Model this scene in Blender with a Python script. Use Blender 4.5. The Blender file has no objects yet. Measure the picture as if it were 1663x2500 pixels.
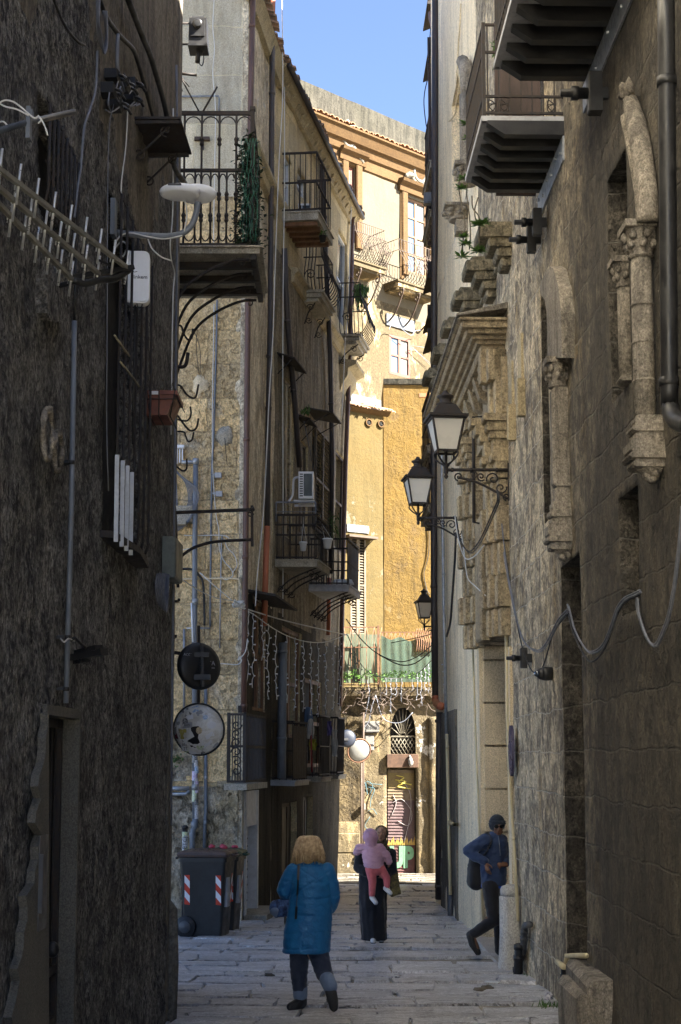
import bpy, math, random
from mathutils import Vector, Matrix, noise
R_ = random.Random(7)
scene = bpy.context.scene
COL = scene.collection
V = Vector
# ---------------------------------------------------------------- camera model: photo pixel -> ray in the place
PXK = 1663/1568
FP = 3465/PXK; U0 = 784; V0 = 1450/PXK
PITCH = math.atan(.1154); CP, SP = math.cos(PITCH), math.sin(PITCH)
CAMZ = 2.07; SLOPE = -.0297
def ray(u, v):
    a = (u-U0)/FP; b = (V0-v)/FP
    return V((a, CP-SP*b, SP+CP*b))
def P(u, v, y):
    r = ray(u, v); t = y/r.y
    return V((r.x*t, y, CAMZ+r.z*t))
def gz(y): return SLOPE*y
def G(u, v):
    r = ray(u, v); t = CAMZ/(SLOPE*r.y-r.z)
    return V((r.x*t, r.y*t, CAMZ+r.z*t))
class Frame:
    """a wall plane: s along it, h up, o out towards the street"""
    def __init__(s, o, d, n_right=True, tilt=0):
        s.o = V((o[0], o[1], 0)); d = V((d[0], d[1], 0)).normalized()
        n = V((d.y, -d.x, 0)) if n_right else V((-d.y, d.x, 0))
        up = (V((0, 0, 1))+n*tilt).normalized()
        s.d, s.up = d, up
        s.n = (n-up*n.dot(up)).normalized()
    def pt(s, a, h, o=0): return s.o+s.d*a+s.up*h+s.n*o
    def hit(s, u, v, o=0):
        r = ray(u, v); c = V((0, 0, CAMZ)); q = s.o+s.n*o
        t = (q-c).dot(s.n)/r.dot(s.n)
        return c+r*t
    def sh(s, u, v, o=0):
        p = s.hit(u, v, o)-s.o
        return p.dot(s.d), p.dot(s.up)
    def mat(s): return Matrix((( s.d.x, s.up.x, s.n.x, 0), (s.d.y, s.up.y, s.n.y, 0), (s.d.z, s.up.z, s.n.z, 0), (0, 0, 0, 1)))
class LeanFrame(Frame):
    """an old front that stands plumb at its near end and leans out more and more towards its far end"""
    def w(s, a, h): return -s.k*h*(1-min(1, max(0, a/s.L)))
    def pt(s, a, h, o=0): return Frame.pt(s, a, h, o+s.w(a, h))
    def hit(s, u, v, o=0):
        e = 0
        for _ in range(12): p = Frame.hit(s, u, v, o+e); q = p-s.o; e = s.w(q.dot(s.d), q.dot(s.up))
        return p
# ---------------------------------------------------------------- mesh builder
class MB:
    def __init__(s): s.v = []; s.f = []; s.mi = []; s.sm = []; s.m = 0
    def add(s, vs, fs, smooth=False):
        b = len(s.v); s.v += [V(x) for x in vs]
        for f in fs: s.f.append([b+i for i in f]); s.mi.append(s.m); s.sm.append(smooth)
        return s
    def hexa(s, p):   # 8 points: 4 bottom ring, 4 top ring
        return s.add(p, [(3, 2, 1, 0), (4, 5, 6, 7), (0, 1, 5, 4), (1, 2, 6, 5), (2, 3, 7, 6), (3, 0, 4, 7)])
    def box(s, c, sz, rot=None, taper=1):
        x, y, z = sz[0]/2, sz[1]/2, sz[2]/2; c = V(c); M = rot or Matrix.Identity(3); t = taper
        return s.hexa([c+M@V(q) for q in ((-x, -y, -z), (x, -y, -z), (x, y, -z), (-x, y, -z), (-x*t, -y*t, z), (x*t, -y*t, z), (x*t, y*t, z), (-x*t, y*t, z))])
    def fb(s, F, s0, s1, h0, h1, o0, o1):
        return s.hexa([F.pt(a, h, o) for h in (h0, h1) for a, o in ((s0, o0), (s1, o0), (s1, o1), (s0, o1))])
    def bev(s, F, s0, s1, h0, h1, o0, o1, b=.02):   # box with chamfered outer face
        p = [F.pt(s0, h0, o0), F.pt(s1, h0, o0), F.pt(s1, h1, o0), F.pt(s0, h1, o0)]
        q = [F.pt(s0, h0, o1-b), F.pt(s1, h0, o1-b), F.pt(s1, h1, o1-b), F.pt(s0, h1, o1-b)]
        r = [F.pt(s0+b, h0+b, o1), F.pt(s1-b, h0+b, o1), F.pt(s1-b, h1-b, o1), F.pt(s0+b, h1-b, o1)]
        f = [(8, 9, 10, 11)]
        for k in range(4):
            j = (k+1) % 4; f += [(k, j, 4+j, 4+k), (4+k, 4+j, 8+j, 8+k)]
        return s.add(p+q+r, f)
    def bar(s, a, b, w, h=None):
        a, b = V(a), V(b); d = (b-a).normalized(); h = h or w
        x = d.cross(V((0, 0, 1)));  x = x.normalized() if x.length > 1e-3 else V((1, 0, 0)); z = x.cross(d)
        return s.hexa([q+x*i*w/2+z*j*h/2 for q in (a, b) for i, j in ((-1, -1), (1, -1), (1, 1), (-1, 1))])
    def tube(s, pts, r, n=6, closed=False):
        pts = [V(p) for p in pts]; N = len(pts); rs = r if isinstance(r, (list, tuple)) else [r]*N
        t0 = (pts[1]-pts[0]).normalized(); x = t0.orthogonal().normalized(); vs = []
        for i, p in enumerate(pts):
            a = pts[i-1] if i or closed else pts[0]; b = pts[(i+1) % N] if i < N-1 or closed else pts[-1]
            t = (b-a)
            t = t.normalized() if t.length > 1e-9 else t0
            x = (x-t*x.dot(t)); x = x.normalized() if x.length > 1e-6 else t.orthogonal().normalized()
            y = t.cross(x)
            vs += [p+(x*math.cos(2*math.pi*k/n)+y*math.sin(2*math.pi*k/n))*rs[i] for k in range(n)]
        fs = []
        for i in range(N if closed else N-1):
            j = (i+1) % N
            for k in range(n): l = (k+1) % n; fs.append((i*n+k, i*n+l, j*n+l, j*n+k))
        if not closed: fs += [tuple(range(n-1, -1, -1)), tuple(range((N-1)*n, N*n))]
        return s.add(vs, fs, True)
    def lathe(s, prof, c, axis=(0, 0, 1), n=16, ang=0):
        c = V(c); z = V(axis).normalized(); x = z.orthogonal().normalized(); y = z.cross(x); vs = []
        if abs(z.z) > .999: x, y = V((1, 0, 0)), V((0, 1, 0))
        for r, h in prof:
            vs += [c+z*h+(x*math.cos(2*math.pi*k/n+ang)+y*math.sin(2*math.pi*k/n+ang))*r for k in range(n)]
        fs = []
        for i in range(len(prof)-1):
            for k in range(n): l = (k+1) % n; fs.append((i*n+k, i*n+l, (i+1)*n+l, (i+1)*n+k))
        fs += [tuple(range(n-1, -1, -1)), tuple(range((len(prof)-1)*n, len(prof)*n))]
        return s.add(vs, fs, n > 8)
    def prism(s, pts, M, d0, d1, smooth=False):   # 2d outline in M's xy plane, extruded along z
        n = len(pts); vs = [M@V((x, y, d)) for d in (d0, d1) for x, y in pts]
        fs = [tuple(range(n-1, -1, -1)), tuple(range(n, 2*n))]+[(i, (i+1) % n, n+(i+1) % n, n+i) for i in range(n)]
        return s.add(vs, fs, smooth)
    def mold(s, F, prof, s0, s1):    # profile (o,h) swept along the wall
        n = len(prof); vs = [F.pt(a, h, o) for a in (s0, s1) for o, h in prof]
        return s.add(vs, [(i, (i+1) % n, n+(i+1) % n, n+i) for i in range(n)]+[tuple(range(n-1, -1, -1)), tuple(range(n, 2*n))])
    def blob(s, c, r, n=8, m=6, jit=0, M=None):
        c = V(c); r = r if isinstance(r, (tuple, list)) else (r, r, r); vs = []
        for i in range(m+1):
            th = math.pi*i/m
            for k in range(n):
                ph = 2*math.pi*k/n; q = V((math.sin(th)*math.cos(ph), math.sin(th)*math.sin(ph), math.cos(th)))
                if jit: q *= 1+jit*noise.noise(q*2.3+c*7)
                q = V((q.x*r[0], q.y*r[1], q.z*r[2])); vs.append(c+(M@q if M else q))
        return s.add(vs, [(i*n+k, (i+1)*n+k, (i+1)*n+(k+1) % n, i*n+(k+1) % n) for i in range(m) for k in range(n)], True)
    def leaf(s, p, d, l, w, fold=.25):
        p = V(p); d = V(d).normalized(); x = d.cross(V((R_.uniform(-.3, .3), R_.uniform(-.3, .3), 1))).normalized(); u = x.cross(d)
        return s.add([p, p+d*l*.5+x*w/2+u*fold*w, p+d*l, p+d*l*.5-x*w/2+u*fold*w], [(0, 1, 2), (0, 2, 3)])
    def wall(s, F, s0, s1, h0, h1, ops=(), cell=.5, fn=None, thick=.6, back=6., mi=None, rev=None):
        def lines(a, b, cuts):
            c = sorted({round(x, 4) for x in [a, b]+[q for q in cuts if a < q < b]}); out = [c[0]]
            for x, y in zip(c, c[1:]):
                k = max(1, math.ceil((y-x)/cell)); out += [x+(y-x)*i/k for i in range(1, k+1)]
            return out
        S = lines(s0, s1, [q for o in ops for q in o[:2]]); H = lines(h0, h1, [q for o in ops for q in o[2:4]])
        fn = fn or (lambda a, h: 0); b = len(s.v); nh = len(H)
        for a in S:
            for h in H: s.v.append(F.pt(a, h, fn(a, h)))
        inside = lambda a, h: any(o[0] < a < o[1] and o[2] < h < o[3] for o in ops)
        m0 = s.m; E = 1e-3
        for i in range(len(S)-1):
            for j in range(nh-1):
                a, h = (S[i]+S[i+1])/2, (H[j]+H[j+1])/2
                if inside(a, h): continue
                s.f.append([b+i*nh+j, b+(i+1)*nh+j, b+(i+1)*nh+j+1, b+i*nh+j+1]); s.mi.append(mi(a, h) if mi else m0); s.sm.append(cell < .2)
        for o in ops:
            ia = [i for i, a in enumerate(S) if o[0]-E <= a <= o[1]+E]; jh = [j for j, h in enumerate(H) if o[2]-E <= h <= o[3]+E]
            ring = [(i, jh[0]) for i in ia]+[(ia[-1], j) for j in jh[1:]]+[(i, jh[-1]) for i in ia[-2::-1]]+[(ia[0], j) for j in jh[-2:0:-1]]
            fr = [b+i*nh+j for i, j in ring]; bk = len(s.v); dep = o[4] if len(o) > 4 else .25
            s.v += [F.pt(S[i], H[j], -dep) for i, j in ring]; n = len(ring)
            for k in range(n):
                l = (k+1) % n; s.f.append([fr[k], fr[l], bk+l, bk+k]); s.mi.append(m0 if rev is None else rev); s.sm.append(False)
        # returns from the face to the body, and the body itself
        for ring in ([(i, nh-1) for i in range(len(S))], [(0, j) for j in range(nh)], [(len(S)-1, j) for j in range(nh)]):
            fr = [b+i*nh+j for i, j in ring]; bk = len(s.v); s.v += [F.pt(S[i], H[j], -thick) for i, j in ring]
            for k in range(len(ring)-1): s.f.append([fr[k], fr[k+1], bk+k+1, bk+k]); s.mi.append(m0); s.sm.append(False)
        if back: s.fb(F, s0, s1, h0, h1, -back, -thick)
        return s
    def lump(s, c, r, **k): return s.blob(c, r, **k)
BASE = {}
def kind_mats(m): return m if isinstance(m, (list, tuple)) else [m]
def mesh_of(name, mb, mats, base):
    me = bpy.data.meshes.new(name); me.from_pydata([v-base for v in mb.v], [], mb.f)
    for m in kind_mats(mats): me.materials.append(m)
    me.polygons.foreach_set('material_index', mb.mi); me.polygons.foreach_set('use_smooth', mb.sm); me.update()
    return me
def thing(name, label, cat, loc=(0, 0, 0), group=None):
    o = bpy.data.objects.new(name, None); COL.objects.link(o); o.location = loc; o.empty_display_size = .2
    o['label'] = label; o['category'] = cat
    if group: o['group'] = group
    BASE[o] = V(loc); return o
SPLIT = {'bracket': 'bracket', 'scrollwork': 'scroll', 'boxes': 'junction_box', 'modillions': 'modillion', 'jamb_strip': 'jamb_strip', 'joints': 'pipe_joint', 'collar': 'collar', 'clips': 'clip', 'ovals': 'oval', 'beams': 'beam', 'loose_lead': 'loose_lead', 'poles': 'pole', 'rods': 'rod', 'corner_blocks': 'corner_block', 'open_shutters': 'open_shutter', 'clamps': 'clamp', 'eyes': 'eye', 'turned_up_cuffs': 'turned_up_cuff', 'graffiti_flames': 'graffiti_flame', 'joists': 'joist', 'pink_cap': 'pink_cap', 'stepped_cornice': 'cornice_block', 'capital': 'capital', 'arches': 'arch', 'terracotta_section': 'terracotta_section', 'strut': 'strut', 'rosettes': 'rosette'}
def pieces_of(mb):
    p = list(range(len(mb.v)))
    def f(i):
        while p[i] != i: p[i] = p[p[i]]; i = p[i]
        return i
    for q in mb.f:
        for k in q[1:]: p[f(k)] = f(q[0])
    g = {}
    for i, q in enumerate(mb.f): g.setdefault(f(q[0]), []).append(i)
    bb = []
    for fs in g.values():
        vs = [mb.v[k] for i in fs for k in mb.f[i]]; bb.append([fs, V([min(v[a] for v in vs) for a in range(3)]), V([max(v[a] for v in vs) for a in range(3)])])
    done = False
    while not done:   # pieces that touch stay one piece
        done = True
        for i in range(len(bb)):
            for j in range(len(bb)-1, i, -1):
                if all(bb[i][1][a]-.004 < bb[j][2][a] and bb[j][1][a]-.004 < bb[i][2][a] for a in range(3)):
                    bb[i] = [bb[i][0]+bb[j][0], V([min(bb[i][1][a], bb[j][1][a]) for a in range(3)]), V([max(bb[i][2][a], bb[j][2][a]) for a in range(3)])]; del bb[j]; done = False
    out = []
    for fs, _, _ in bb:
        m = MB(); idx = {}
        for i in sorted(fs):
            q = []
            for k in mb.f[i]:
                if k not in idx: idx[k] = len(m.v); m.v.append(mb.v[k])
                q.append(idx[k])
            m.f.append(q); m.mi.append(mb.mi[i]); m.sm.append(mb.sm[i])
        out.append(m)
    return out
def part(name, mb, mats, parent, label=None):
    if name in SPLIT:
        for q in pieces_of(mb): o = part1(SPLIT[name], q, mats, parent, label)
        return o
    return part1(name, mb, mats, parent, label)
def part1(name, mb, mats, parent, label=None):
    base = BASE[parent]; o = bpy.data.objects.new(name, mesh_of(name, mb, mats, base)); COL.objects.link(o); o.parent = parent
    BASE[o] = base
    if label: o['label'] = label
    return o
def single(name, mb, mats, label, cat, loc=None, group=None):
    if loc is None:
        n = len(mb.v); loc = V((sum(v.x for v in mb.v)/n, sum(v.y for v in mb.v)/n, min(v.z for v in mb.v)))
    loc = V(loc); o = bpy.data.objects.new(name, mesh_of(name, mb, mats, loc)); COL.objects.link(o); o.location = loc
    o['label'] = label; o['category'] = cat
    if group: o['group'] = group
    BASE[o] = loc; return o
def setting(name, mb, mats, kind='structure'):
    o = bpy.data.objects.new(name, mesh_of(name, mb, mats, V((0, 0, 0)))); COL.objects.link(o); o['kind'] = kind; return o
def dup(root, loc, rotz=0, label=None, group=None, scale=1):
    def cp(o, par):
        c = o.copy(); COL.objects.link(c); c.parent = par
        for k in o.children: cp(k, c)
        return c
    r = cp(root, None); r.location = loc; r.rotation_euler = (0, 0, rotz); r.scale = (scale,)*3
    if label: r['label'] = label
    if group: r['group'] = group
    return r
def text_mb(mb, body, size, M, ext=.002, off=0):
    cu = bpy.data.curves.new('t', 'FONT'); cu.body = body; cu.size = size; cu.extrude = ext; cu.align_x = 'CENTER'; cu.align_y = 'CENTER'; cu.resolution_u = 3; cu.offset = off
    o = bpy.data.objects.new('t', cu); COL.objects.link(o); dg = bpy.context.evaluated_depsgraph_get(); me = bpy.data.meshes.new_from_object(o.evaluated_get(dg))
    mb.add([M@v.co for v in me.vertices], [tuple(p.vertices) for p in me.polygons])
    bpy.data.objects.remove(o); bpy.data.curves.remove(cu); bpy.data.meshes.remove(me); return mb
def face_mat(c, n, up=(0, 0, 1)):   # local xy plane at c facing n
    n = V(n).normalized(); x = V(up).cross(n).normalized(); y = n.cross(x)
    return Matrix.Translation(V(c))@Matrix(((x.x, y.x, n.x, 0), (x.y, y.y, n.y, 0), (x.z, y.z, n.z, 0), (0, 0, 0, 1)))
def sag(a, b, d, n=14):
    a, b = V(a), V(b); return [a.lerp(b, i/n)-V((0, 0, 4*d*(i/n)*(1-i/n))) for i in range(n+1)]
def smooth_pts(pts, k=4):   # Catmull-Rom
    p = [V(q) for q in pts]; p = [p[0]*2-p[1]]+p+[p[-1]*2-p[-2]]; out = []
    for i in range(1, len(p)-2):
        for j in range(k):
            t = j/k; a, b, c, d = p[i-1:i+3]
            out.append(.5*((2*b)+(c-a)*t+(2*a-5*b+4*c-d)*t*t+(3*b-a-3*c+d)*t**3))
    return out+[p[-2]]
def scroll(c, X, Y, r, turns=1.25, a0=0, k=.12, n=18):   # spiral in plane X,Y
    return [V(c)+(X*math.cos(a0+2*math.pi*turns*i/n)+Y*math.sin(a0+2*math.pi*turns*i/n))*r*(k+(1-k)*i/n) for i in range(n+1)]
def ell(rx, ry, n=20, a=0): return [(rx*math.cos(2*math.pi*k/n+a), ry*math.sin(2*math.pi*k/n+a)) for k in range(n)]
def rrect(w, h, r, n=4):
    out = []
    for cx, cy, a in ((w/2-r, h/2-r, 0), (-w/2+r, h/2-r, 90), (-w/2+r, -h/2+r, 180), (w/2-r, -h/2+r, 270)):
        out += [(cx+r*math.cos(math.radians(a+90*i/n)), cy+r*math.sin(math.radians(a+90*i/n))) for i in range(n+1)]
    return out
# ---------------------------------------------------------------- materials
def new_mat(name):
    m = bpy.data.materials.new(name); m.use_nodes = True; nt = m.node_tree; b = nt.nodes['Principled BSDF']
    return m, nt, b
def nd(nt, t, **k):
    n = nt.nodes.new('ShaderNode'+t)
    for a, v in k.items():
        if a in n.inputs: n.inputs[a].default_value = v
        else: setattr(n, a, v)
    return n
def mixc(nt, fac, a, b, blend='MIX'):
    n = nt.nodes.new('ShaderNodeMix'); n.data_type = 'RGBA'; n.blend_type = blend
    for s, v in ((0, fac), (6, a), (7, b)):
        if hasattr(v, 'type'): nt.links.new(v, n.inputs[s])
        elif s == 0: n.inputs[0].default_value = v
        else: n.inputs[s].default_value = (*v, 1) if len(v) == 3 else v
    return n.outputs[2]
def rampf(nt, x, lo, hi, a=0, b=1):
    n = nt.nodes.new('ShaderNodeMapRange'); n.interpolation_type = 'SMOOTHSTEP'; nt.links.new(x, n.inputs[0])
    for i, v in ((1, lo), (2, hi), (3, a), (4, b)): n.inputs[i].default_value = v
    return n.outputs[0]
def coords(nt, scale=(1, 1, 1), loc=(0, 0, 0)):
    t = nd(nt, 'TexCoord'); m = nd(nt, 'Mapping'); m.inputs['Scale'].default_value = scale; m.inputs['Location'].default_value = loc
    nt.links.new(t.outputs['Object'], m.inputs[0]); return m.outputs[0]
def tnoise(nt, co, scale, detail=5, rough=.6, dist=0):
    n = nd(nt, 'TexNoise'); n.inputs['Scale'].default_value = scale; n.inputs['Detail'].default_value = detail; n.inputs['Roughness'].default_value = rough; n.inputs['Distortion'].default_value = dist
    nt.links.new(co, n.inputs['Vector']); return n.outputs['Fac']
def math_(nt, op, a, b):
    n = nt.nodes.new('ShaderNodeMath'); n.operation = op
    for i, v in ((0, a), (1, b)):
        if hasattr(v, 'type'): nt.links.new(v, n.inputs[i])
        else: n.inputs[i].default_value = v
    return n.outputs[0]
def stone(name, base, alt, dark, patch=.5, streak=.5, pits=.4, bump=.5, rough=.9, peel=None, peel_amt=.5, blocks=None, seed=0, stain=None, fine=14, lo=.42, hi=.62, grit=3.2, gamt=.38, zst=.13, shade_soot=None):
    """weathered plaster or ashlar: two tones, grime streaks, pits, peeling patches, optional block courses (axis, w, h)"""
    base, alt = [tuple(x*k for x, k in zip(c_, (1.02, 1, .95))) for c_ in (base, alt)]
    m, nt, b = new_mat(name); L = nt.links.new; co = coords(nt, loc=(seed*3.1, seed*1.7, seed*.9)); cs = coords(nt, (1, 1, zst), (seed*2.3, 0, seed))
    big = tnoise(nt, co, .7, 6, .65, .4); mid = tnoise(nt, co, 3.2, 6, .7, .3); fin = tnoise(nt, co, fine, 4, .7); st = tnoise(nt, cs, 3.5, 6, .72, .2); st2 = tnoise(nt, cs, 14, 3, .6)
    c = mixc(nt, rampf(nt, big, .5-.25*patch-.02, .5+.2*patch), base, alt)
    c = mixc(nt, rampf(nt, mid, .48, .7, 0, .55), c, alt)
    if peel: 
        pe = rampf(nt, math_(nt, 'ADD', math_(nt, 'MULTIPLY', big, .6), math_(nt, 'MULTIPLY', mid, .4)), .6-.16*peel_amt, .615-.16*peel_amt)
        c = mixc(nt, pe, c, peel)
    if stain: c = mixc(nt, rampf(nt, tnoise(nt, coords(nt, (1, 1, .5), (seed+5, 2, 7)), 1.1, 7, .7, .6), .52, .68, 0, .85), c, stain)
    g = math_(nt, 'MULTIPLY', rampf(nt, st, lo, hi), rampf(nt, st2, .3, .62, .45, 1))
    c = mixc(nt, math_(nt, 'MULTIPLY', g, streak), c, dark)
    c = mixc(nt, rampf(nt, fin, .3, .72, .0, .55), c, dark if pits > .3 else base)
    gr = tnoise(nt, coords(nt, (1, 1, .7), (seed, 3, seed)), fine*grit, 4, .75, .4); v = nd(nt, 'Value'); 
    gc = nd(nt, 'CombineColor'); gv = rampf(nt, gr, .3, .7, 1-gamt, 1+gamt*1.15)
    for i in range(3): L(gv, gc.inputs[i])
    c = mixc(nt, 1, c, gc.outputs[0], 'MULTIPLY')
    hgt = math_(nt, 'ADD', math_(nt, 'ADD', math_(nt, 'MULTIPLY', mid, 1.2), math_(nt, 'MULTIPLY', fin, .55)), math_(nt, 'MULTIPLY', gr, .35))
    if pits:
        vo = tnoise(nt, coords(nt, (1, 1, .75), (seed, seed*2, 0)), fine*.8, 5, .65, 1.2)
        pt = math_(nt, 'MULTIPLY', rampf(nt, vo, .36, .47, 1, 0), rampf(nt, mid, .36, .56, .35, 1))
        c = mixc(nt, math_(nt, 'MULTIPLY', pt, pits), c, dark); hgt = math_(nt, 'SUBTRACT', hgt, math_(nt, 'MULTIPLY', pt, pits*.9))
    if peel: hgt = math_(nt, 'SUBTRACT', hgt, math_(nt, 'MULTIPLY', pe, .35))
    if blocks:
        ax, bw, bh = blocks[:3]; jd = blocks[3] if len(blocks) > 3 else .8
        t = nd(nt, 'TexCoord'); sp = nd(nt, 'SeparateXYZ'); cb = nd(nt, 'CombineXYZ'); L(t.outputs['Object'], sp.inputs[0])
        wob = math_(nt, 'MULTIPLY', tnoise(nt, co, 1.6, 4), .16)
        L(math_(nt, 'ADD', sp.outputs[ax], wob), cb.inputs[0]); L(math_(nt, 'ADD', sp.outputs[2], wob), cb.inputs[1])
        br = nd(nt, 'TexBrick'); br.inputs['Scale'].default_value = 1; br.inputs['Brick Width'].default_value = bw; br.inputs['Row Height'].default_value = bh
        br.inputs['Mortar Size'].default_value = .012; br.inputs['Mortar Smooth'].default_value = .6; br.inputs['Color1'].default_value = (.6, .6, .6, 1); br.inputs['Color2'].default_value = (1.15, 1.12, 1.06, 1); br.inputs['Mortar'].default_value = (1, 1, 1, 1)
        L(cb.outputs[0], br.inputs['Vector'])
        c = mixc(nt, .8, c, br.outputs['Color'], 'MULTIPLY')
        jf = math_(nt, 'MULTIPLY', br.outputs['Fac'], jd); c = mixc(nt, jf, c, blocks[4] if len(blocks) > 4 else dark)
        hgt = math_(nt, 'SUBTRACT', hgt, math_(nt, 'MULTIPLY', br.outputs['Fac'], .7))
    if shade_soot:   # near-end shade put into the colour, partly sooty, ragged edge: (axis, from, to, tone)
        t2 = nd(nt, 'TexCoord'); s2 = nd(nt, 'SeparateXYZ'); L(t2.outputs['Object'], s2.inputs[0]); e = math_(nt, 'ADD', math_(nt, 'ADD', s2.outputs[shade_soot[0]], math_(nt, 'MULTIPLY', big, 3.2)), math_(nt, 'ADD', math_(nt, 'MULTIPLY', mid, 2.4), math_(nt, 'MULTIPLY', fin, 1.2)))
        c = mixc(nt, rampf(nt, e, shade_soot[1]+3.4, shade_soot[2]+3.4, .9, 0), c, shade_soot[3])
    bp = nd(nt, 'Bump'); bp.inputs['Strength'].default_value = min(1, bump); bp.inputs['Distance'].default_value = .05*max(1, bump); L(hgt, bp.inputs['Height'])
    L(c, b.inputs['Base Color']); L(bp.outputs[0], b.inputs['Normal']); b.inputs['Roughness'].default_value = rough; b.inputs['Specular IOR Level'].default_value = .25
    return m
def simple(name, col, rough=.6, metal=0, var=.3, scale=6, bump=.15, alt=None, spec=.4, fine=40, streak=False):
    """one colour with wear: noise towards alt (or a darker tone)"""
    m, nt, b = new_mat(name); L = nt.links.new; co = coords(nt, (1, 1, .25) if streak else (1, 1, 1)); n1 = tnoise(nt, co, scale, 6, .65, .3); n2 = tnoise(nt, co, fine, 3, .6)
    alt = alt or tuple(x*.45 for x in col)
    c = mixc(nt, math_(nt, 'MULTIPLY', rampf(nt, n1, .4, .68), var*1.6), col, alt); c = mixc(nt, rampf(nt, n2, .35, .75, 0, var), c, alt)
    L(c, b.inputs['Base Color']); L(rampf(nt, n1, .3, .7, max(.03, rough-.12), min(1, rough+.12)), b.inputs['Roughness']); b.inputs['Metallic'].default_value = metal; b.inputs['Specular IOR Level'].default_value = spec
    if bump:
        bp = nd(nt, 'Bump'); bp.inputs['Strength'].default_value = bump; bp.inputs['Distance'].default_value = .01; L(math_(nt, 'ADD', n1, n2), bp.inputs['Height']); L(bp.outputs[0], b.inputs['Normal'])
    return m
def cloth(name, col, rough=.85, fold=.4, scale=9, alt=None, sheen=.2, weave=220):
    m, nt, b = new_mat(name); L = nt.links.new; co = coords(nt); n1 = tnoise(nt, co, scale, 4, .55, .5); n2 = tnoise(nt, co, weave, 2)
    L(mixc(nt, rampf(nt, n1, .35, .7, 0, .5), col, alt or tuple(x*.6 for x in col)), b.inputs['Base Color'])
    bp = nd(nt, 'Bump'); bp.inputs['Strength'].default_value = fold; bp.inputs['Distance'].default_value = .03; L(math_(nt, 'ADD', n1, math_(nt, 'MULTIPLY', n2, .06)), bp.inputs['Height']); L(bp.outputs[0], b.inputs['Normal'])
    b.inputs['Roughness'].default_value = rough; b.inputs['Specular IOR Level'].default_value = .25; b.inputs['Sheen Weight'].default_value = sheen
    return m
# ================================================================ materials
M_dark = stone('dark_plaster', (0.172, 0.167, 0.155), (0.261, 0.258, 0.248), (0.025, 0.023, 0.024), streak=.75, pits=.85, bump=1.9, fine=14, grit=3, gamt=.75, zst=1.0, peel=(.26, .245, .215), peel_amt=-.02, seed=1)
M_darksmooth = stone('dark_render', (0.130, 0.117, 0.098), (0.182, 0.163, 0.137), (0.039, 0.034, 0.026), streak=.8, pits=.15, bump=.5, fine=9, seed=2)
M_sand = stone('sandstone', (0.880, 0.672, 0.378), (0.800, 0.643, 0.405), (0.360, 0.250, 0.123), streak=.25, pits=.55, bump=1.4, fine=11, stain=(.5, .47, .4), seed=3, blocks=(0, 1.1, .62, .5, (.3, .22, .13)))
M_rubble = stone('rubble_base', (.5, .4, .25), (.55, .5, .42), (.10, .075, .045), streak=.45, pits=.8, bump=2.2, fine=6, stain=(.10, .085, .05), seed=4)
M_greyblock = stone('grey_ashlar', (.5, .45, .34), (.6, .56, .47), (.22, .19, .14), streak=.45, pits=.2, bump=.5, fine=30, peel=(.58, .58, .56), peel_amt=-.1, seed=5, blocks=(0, 1.7, .96, .75, (.55, .47, .3)))
M_b1 = stone('worn_cream_plaster', (0.717, 0.638, 0.482), (0.806, 0.728, 0.582), (0.246, 0.202, 0.146), streak=.75, pits=.5, bump=.9, fine=11, zst=.3, lo=.4, hi=.58, stain=(.3, .25, .17), peel=(.66, .63, .58), peel_amt=-.1, seed=6)
M_b2hi = stone('cream_plaster', (0.561, 0.468, 0.289), (0.510, 0.442, 0.306), (0.162, 0.136, 0.093), streak=.5, pits=.2, bump=.4, fine=16, peel=(.42, .39, .33), peel_amt=.0, seed=7, blocks=(1, 1.4, .7, .5))
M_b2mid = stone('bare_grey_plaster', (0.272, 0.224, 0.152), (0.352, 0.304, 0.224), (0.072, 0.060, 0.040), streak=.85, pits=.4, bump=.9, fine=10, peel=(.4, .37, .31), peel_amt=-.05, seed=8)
M_b2low = stone('dark_low_plaster', (0.043, 0.037, 0.025), (0.066, 0.056, 0.041), (0.013, 0.010, 0.009), streak=.8, pits=.3, bump=.8, fine=12, seed=9)  # darker plaster on the lowest storeys
M_trim = stone('stone_trim', (.42, .36, .24), (.34, .28, .18), (.09, .075, .05), streak=.55, pits=.25, bump=.5, fine=18, seed=10)
M_rdark = stone('shaded_sooty_ashlar', (.13, .12, .108), (.10, .092, .083), (.03, .028, .026), streak=.8, pits=.5, bump=1.3, fine=13, seed=11, gamt=.6, zst=.7, blocks=(1, .75, .44, .4, (.2, .19, .17)), lo=.42, hi=.56)  # tan ashlar copy with the near end's shade and grime put into it
M_rmid = stone('shaded_grimy_ashlar', (.38, .33, .25), (.3, .26, .19), (.07, .062, .054), streak=.8, pits=.6, bump=1.3, fine=13, seed=11, gamt=.55, zst=.7, blocks=(1, .75, .44, .6, (.4, .36, .3)))  # half-dark ashlar copy, near-end shade and grime put into the colour
M_r = stone('tan_ashlar', (0.818, 0.715, 0.545), (0.741, 0.637, 0.461), (0.124, 0.108, 0.094), streak=.8, pits=.6, bump=1.3, fine=13, seed=11, gamt=.5, zst=.7, shade_soot=(1, -1.6, 1.8, (.046, .043, .040)), blocks=(1, .75, .44, .7, (.62, .56, .46)), stain=(.38, .26, .11), lo=.44, hi=.56)  # near end darkened: street shade, partly sooty, put into the colour
M_rfar = stone('pale_grey_plaster', (0.845, 0.739, 0.556), (0.762, 0.649, 0.464), (0.309, 0.250, 0.176), streak=.6, pits=.2, bump=.5, fine=16, peel=(.36, .33, .28), peel_amt=-.1, seed=12)
M_portal = stone('ochre_carved_stone', (0.512, 0.421, 0.276), (0.409, 0.333, 0.230), (0.093, 0.078, 0.057), streak=.5, pits=.35, bump=.8, fine=15, seed=13)
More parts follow.
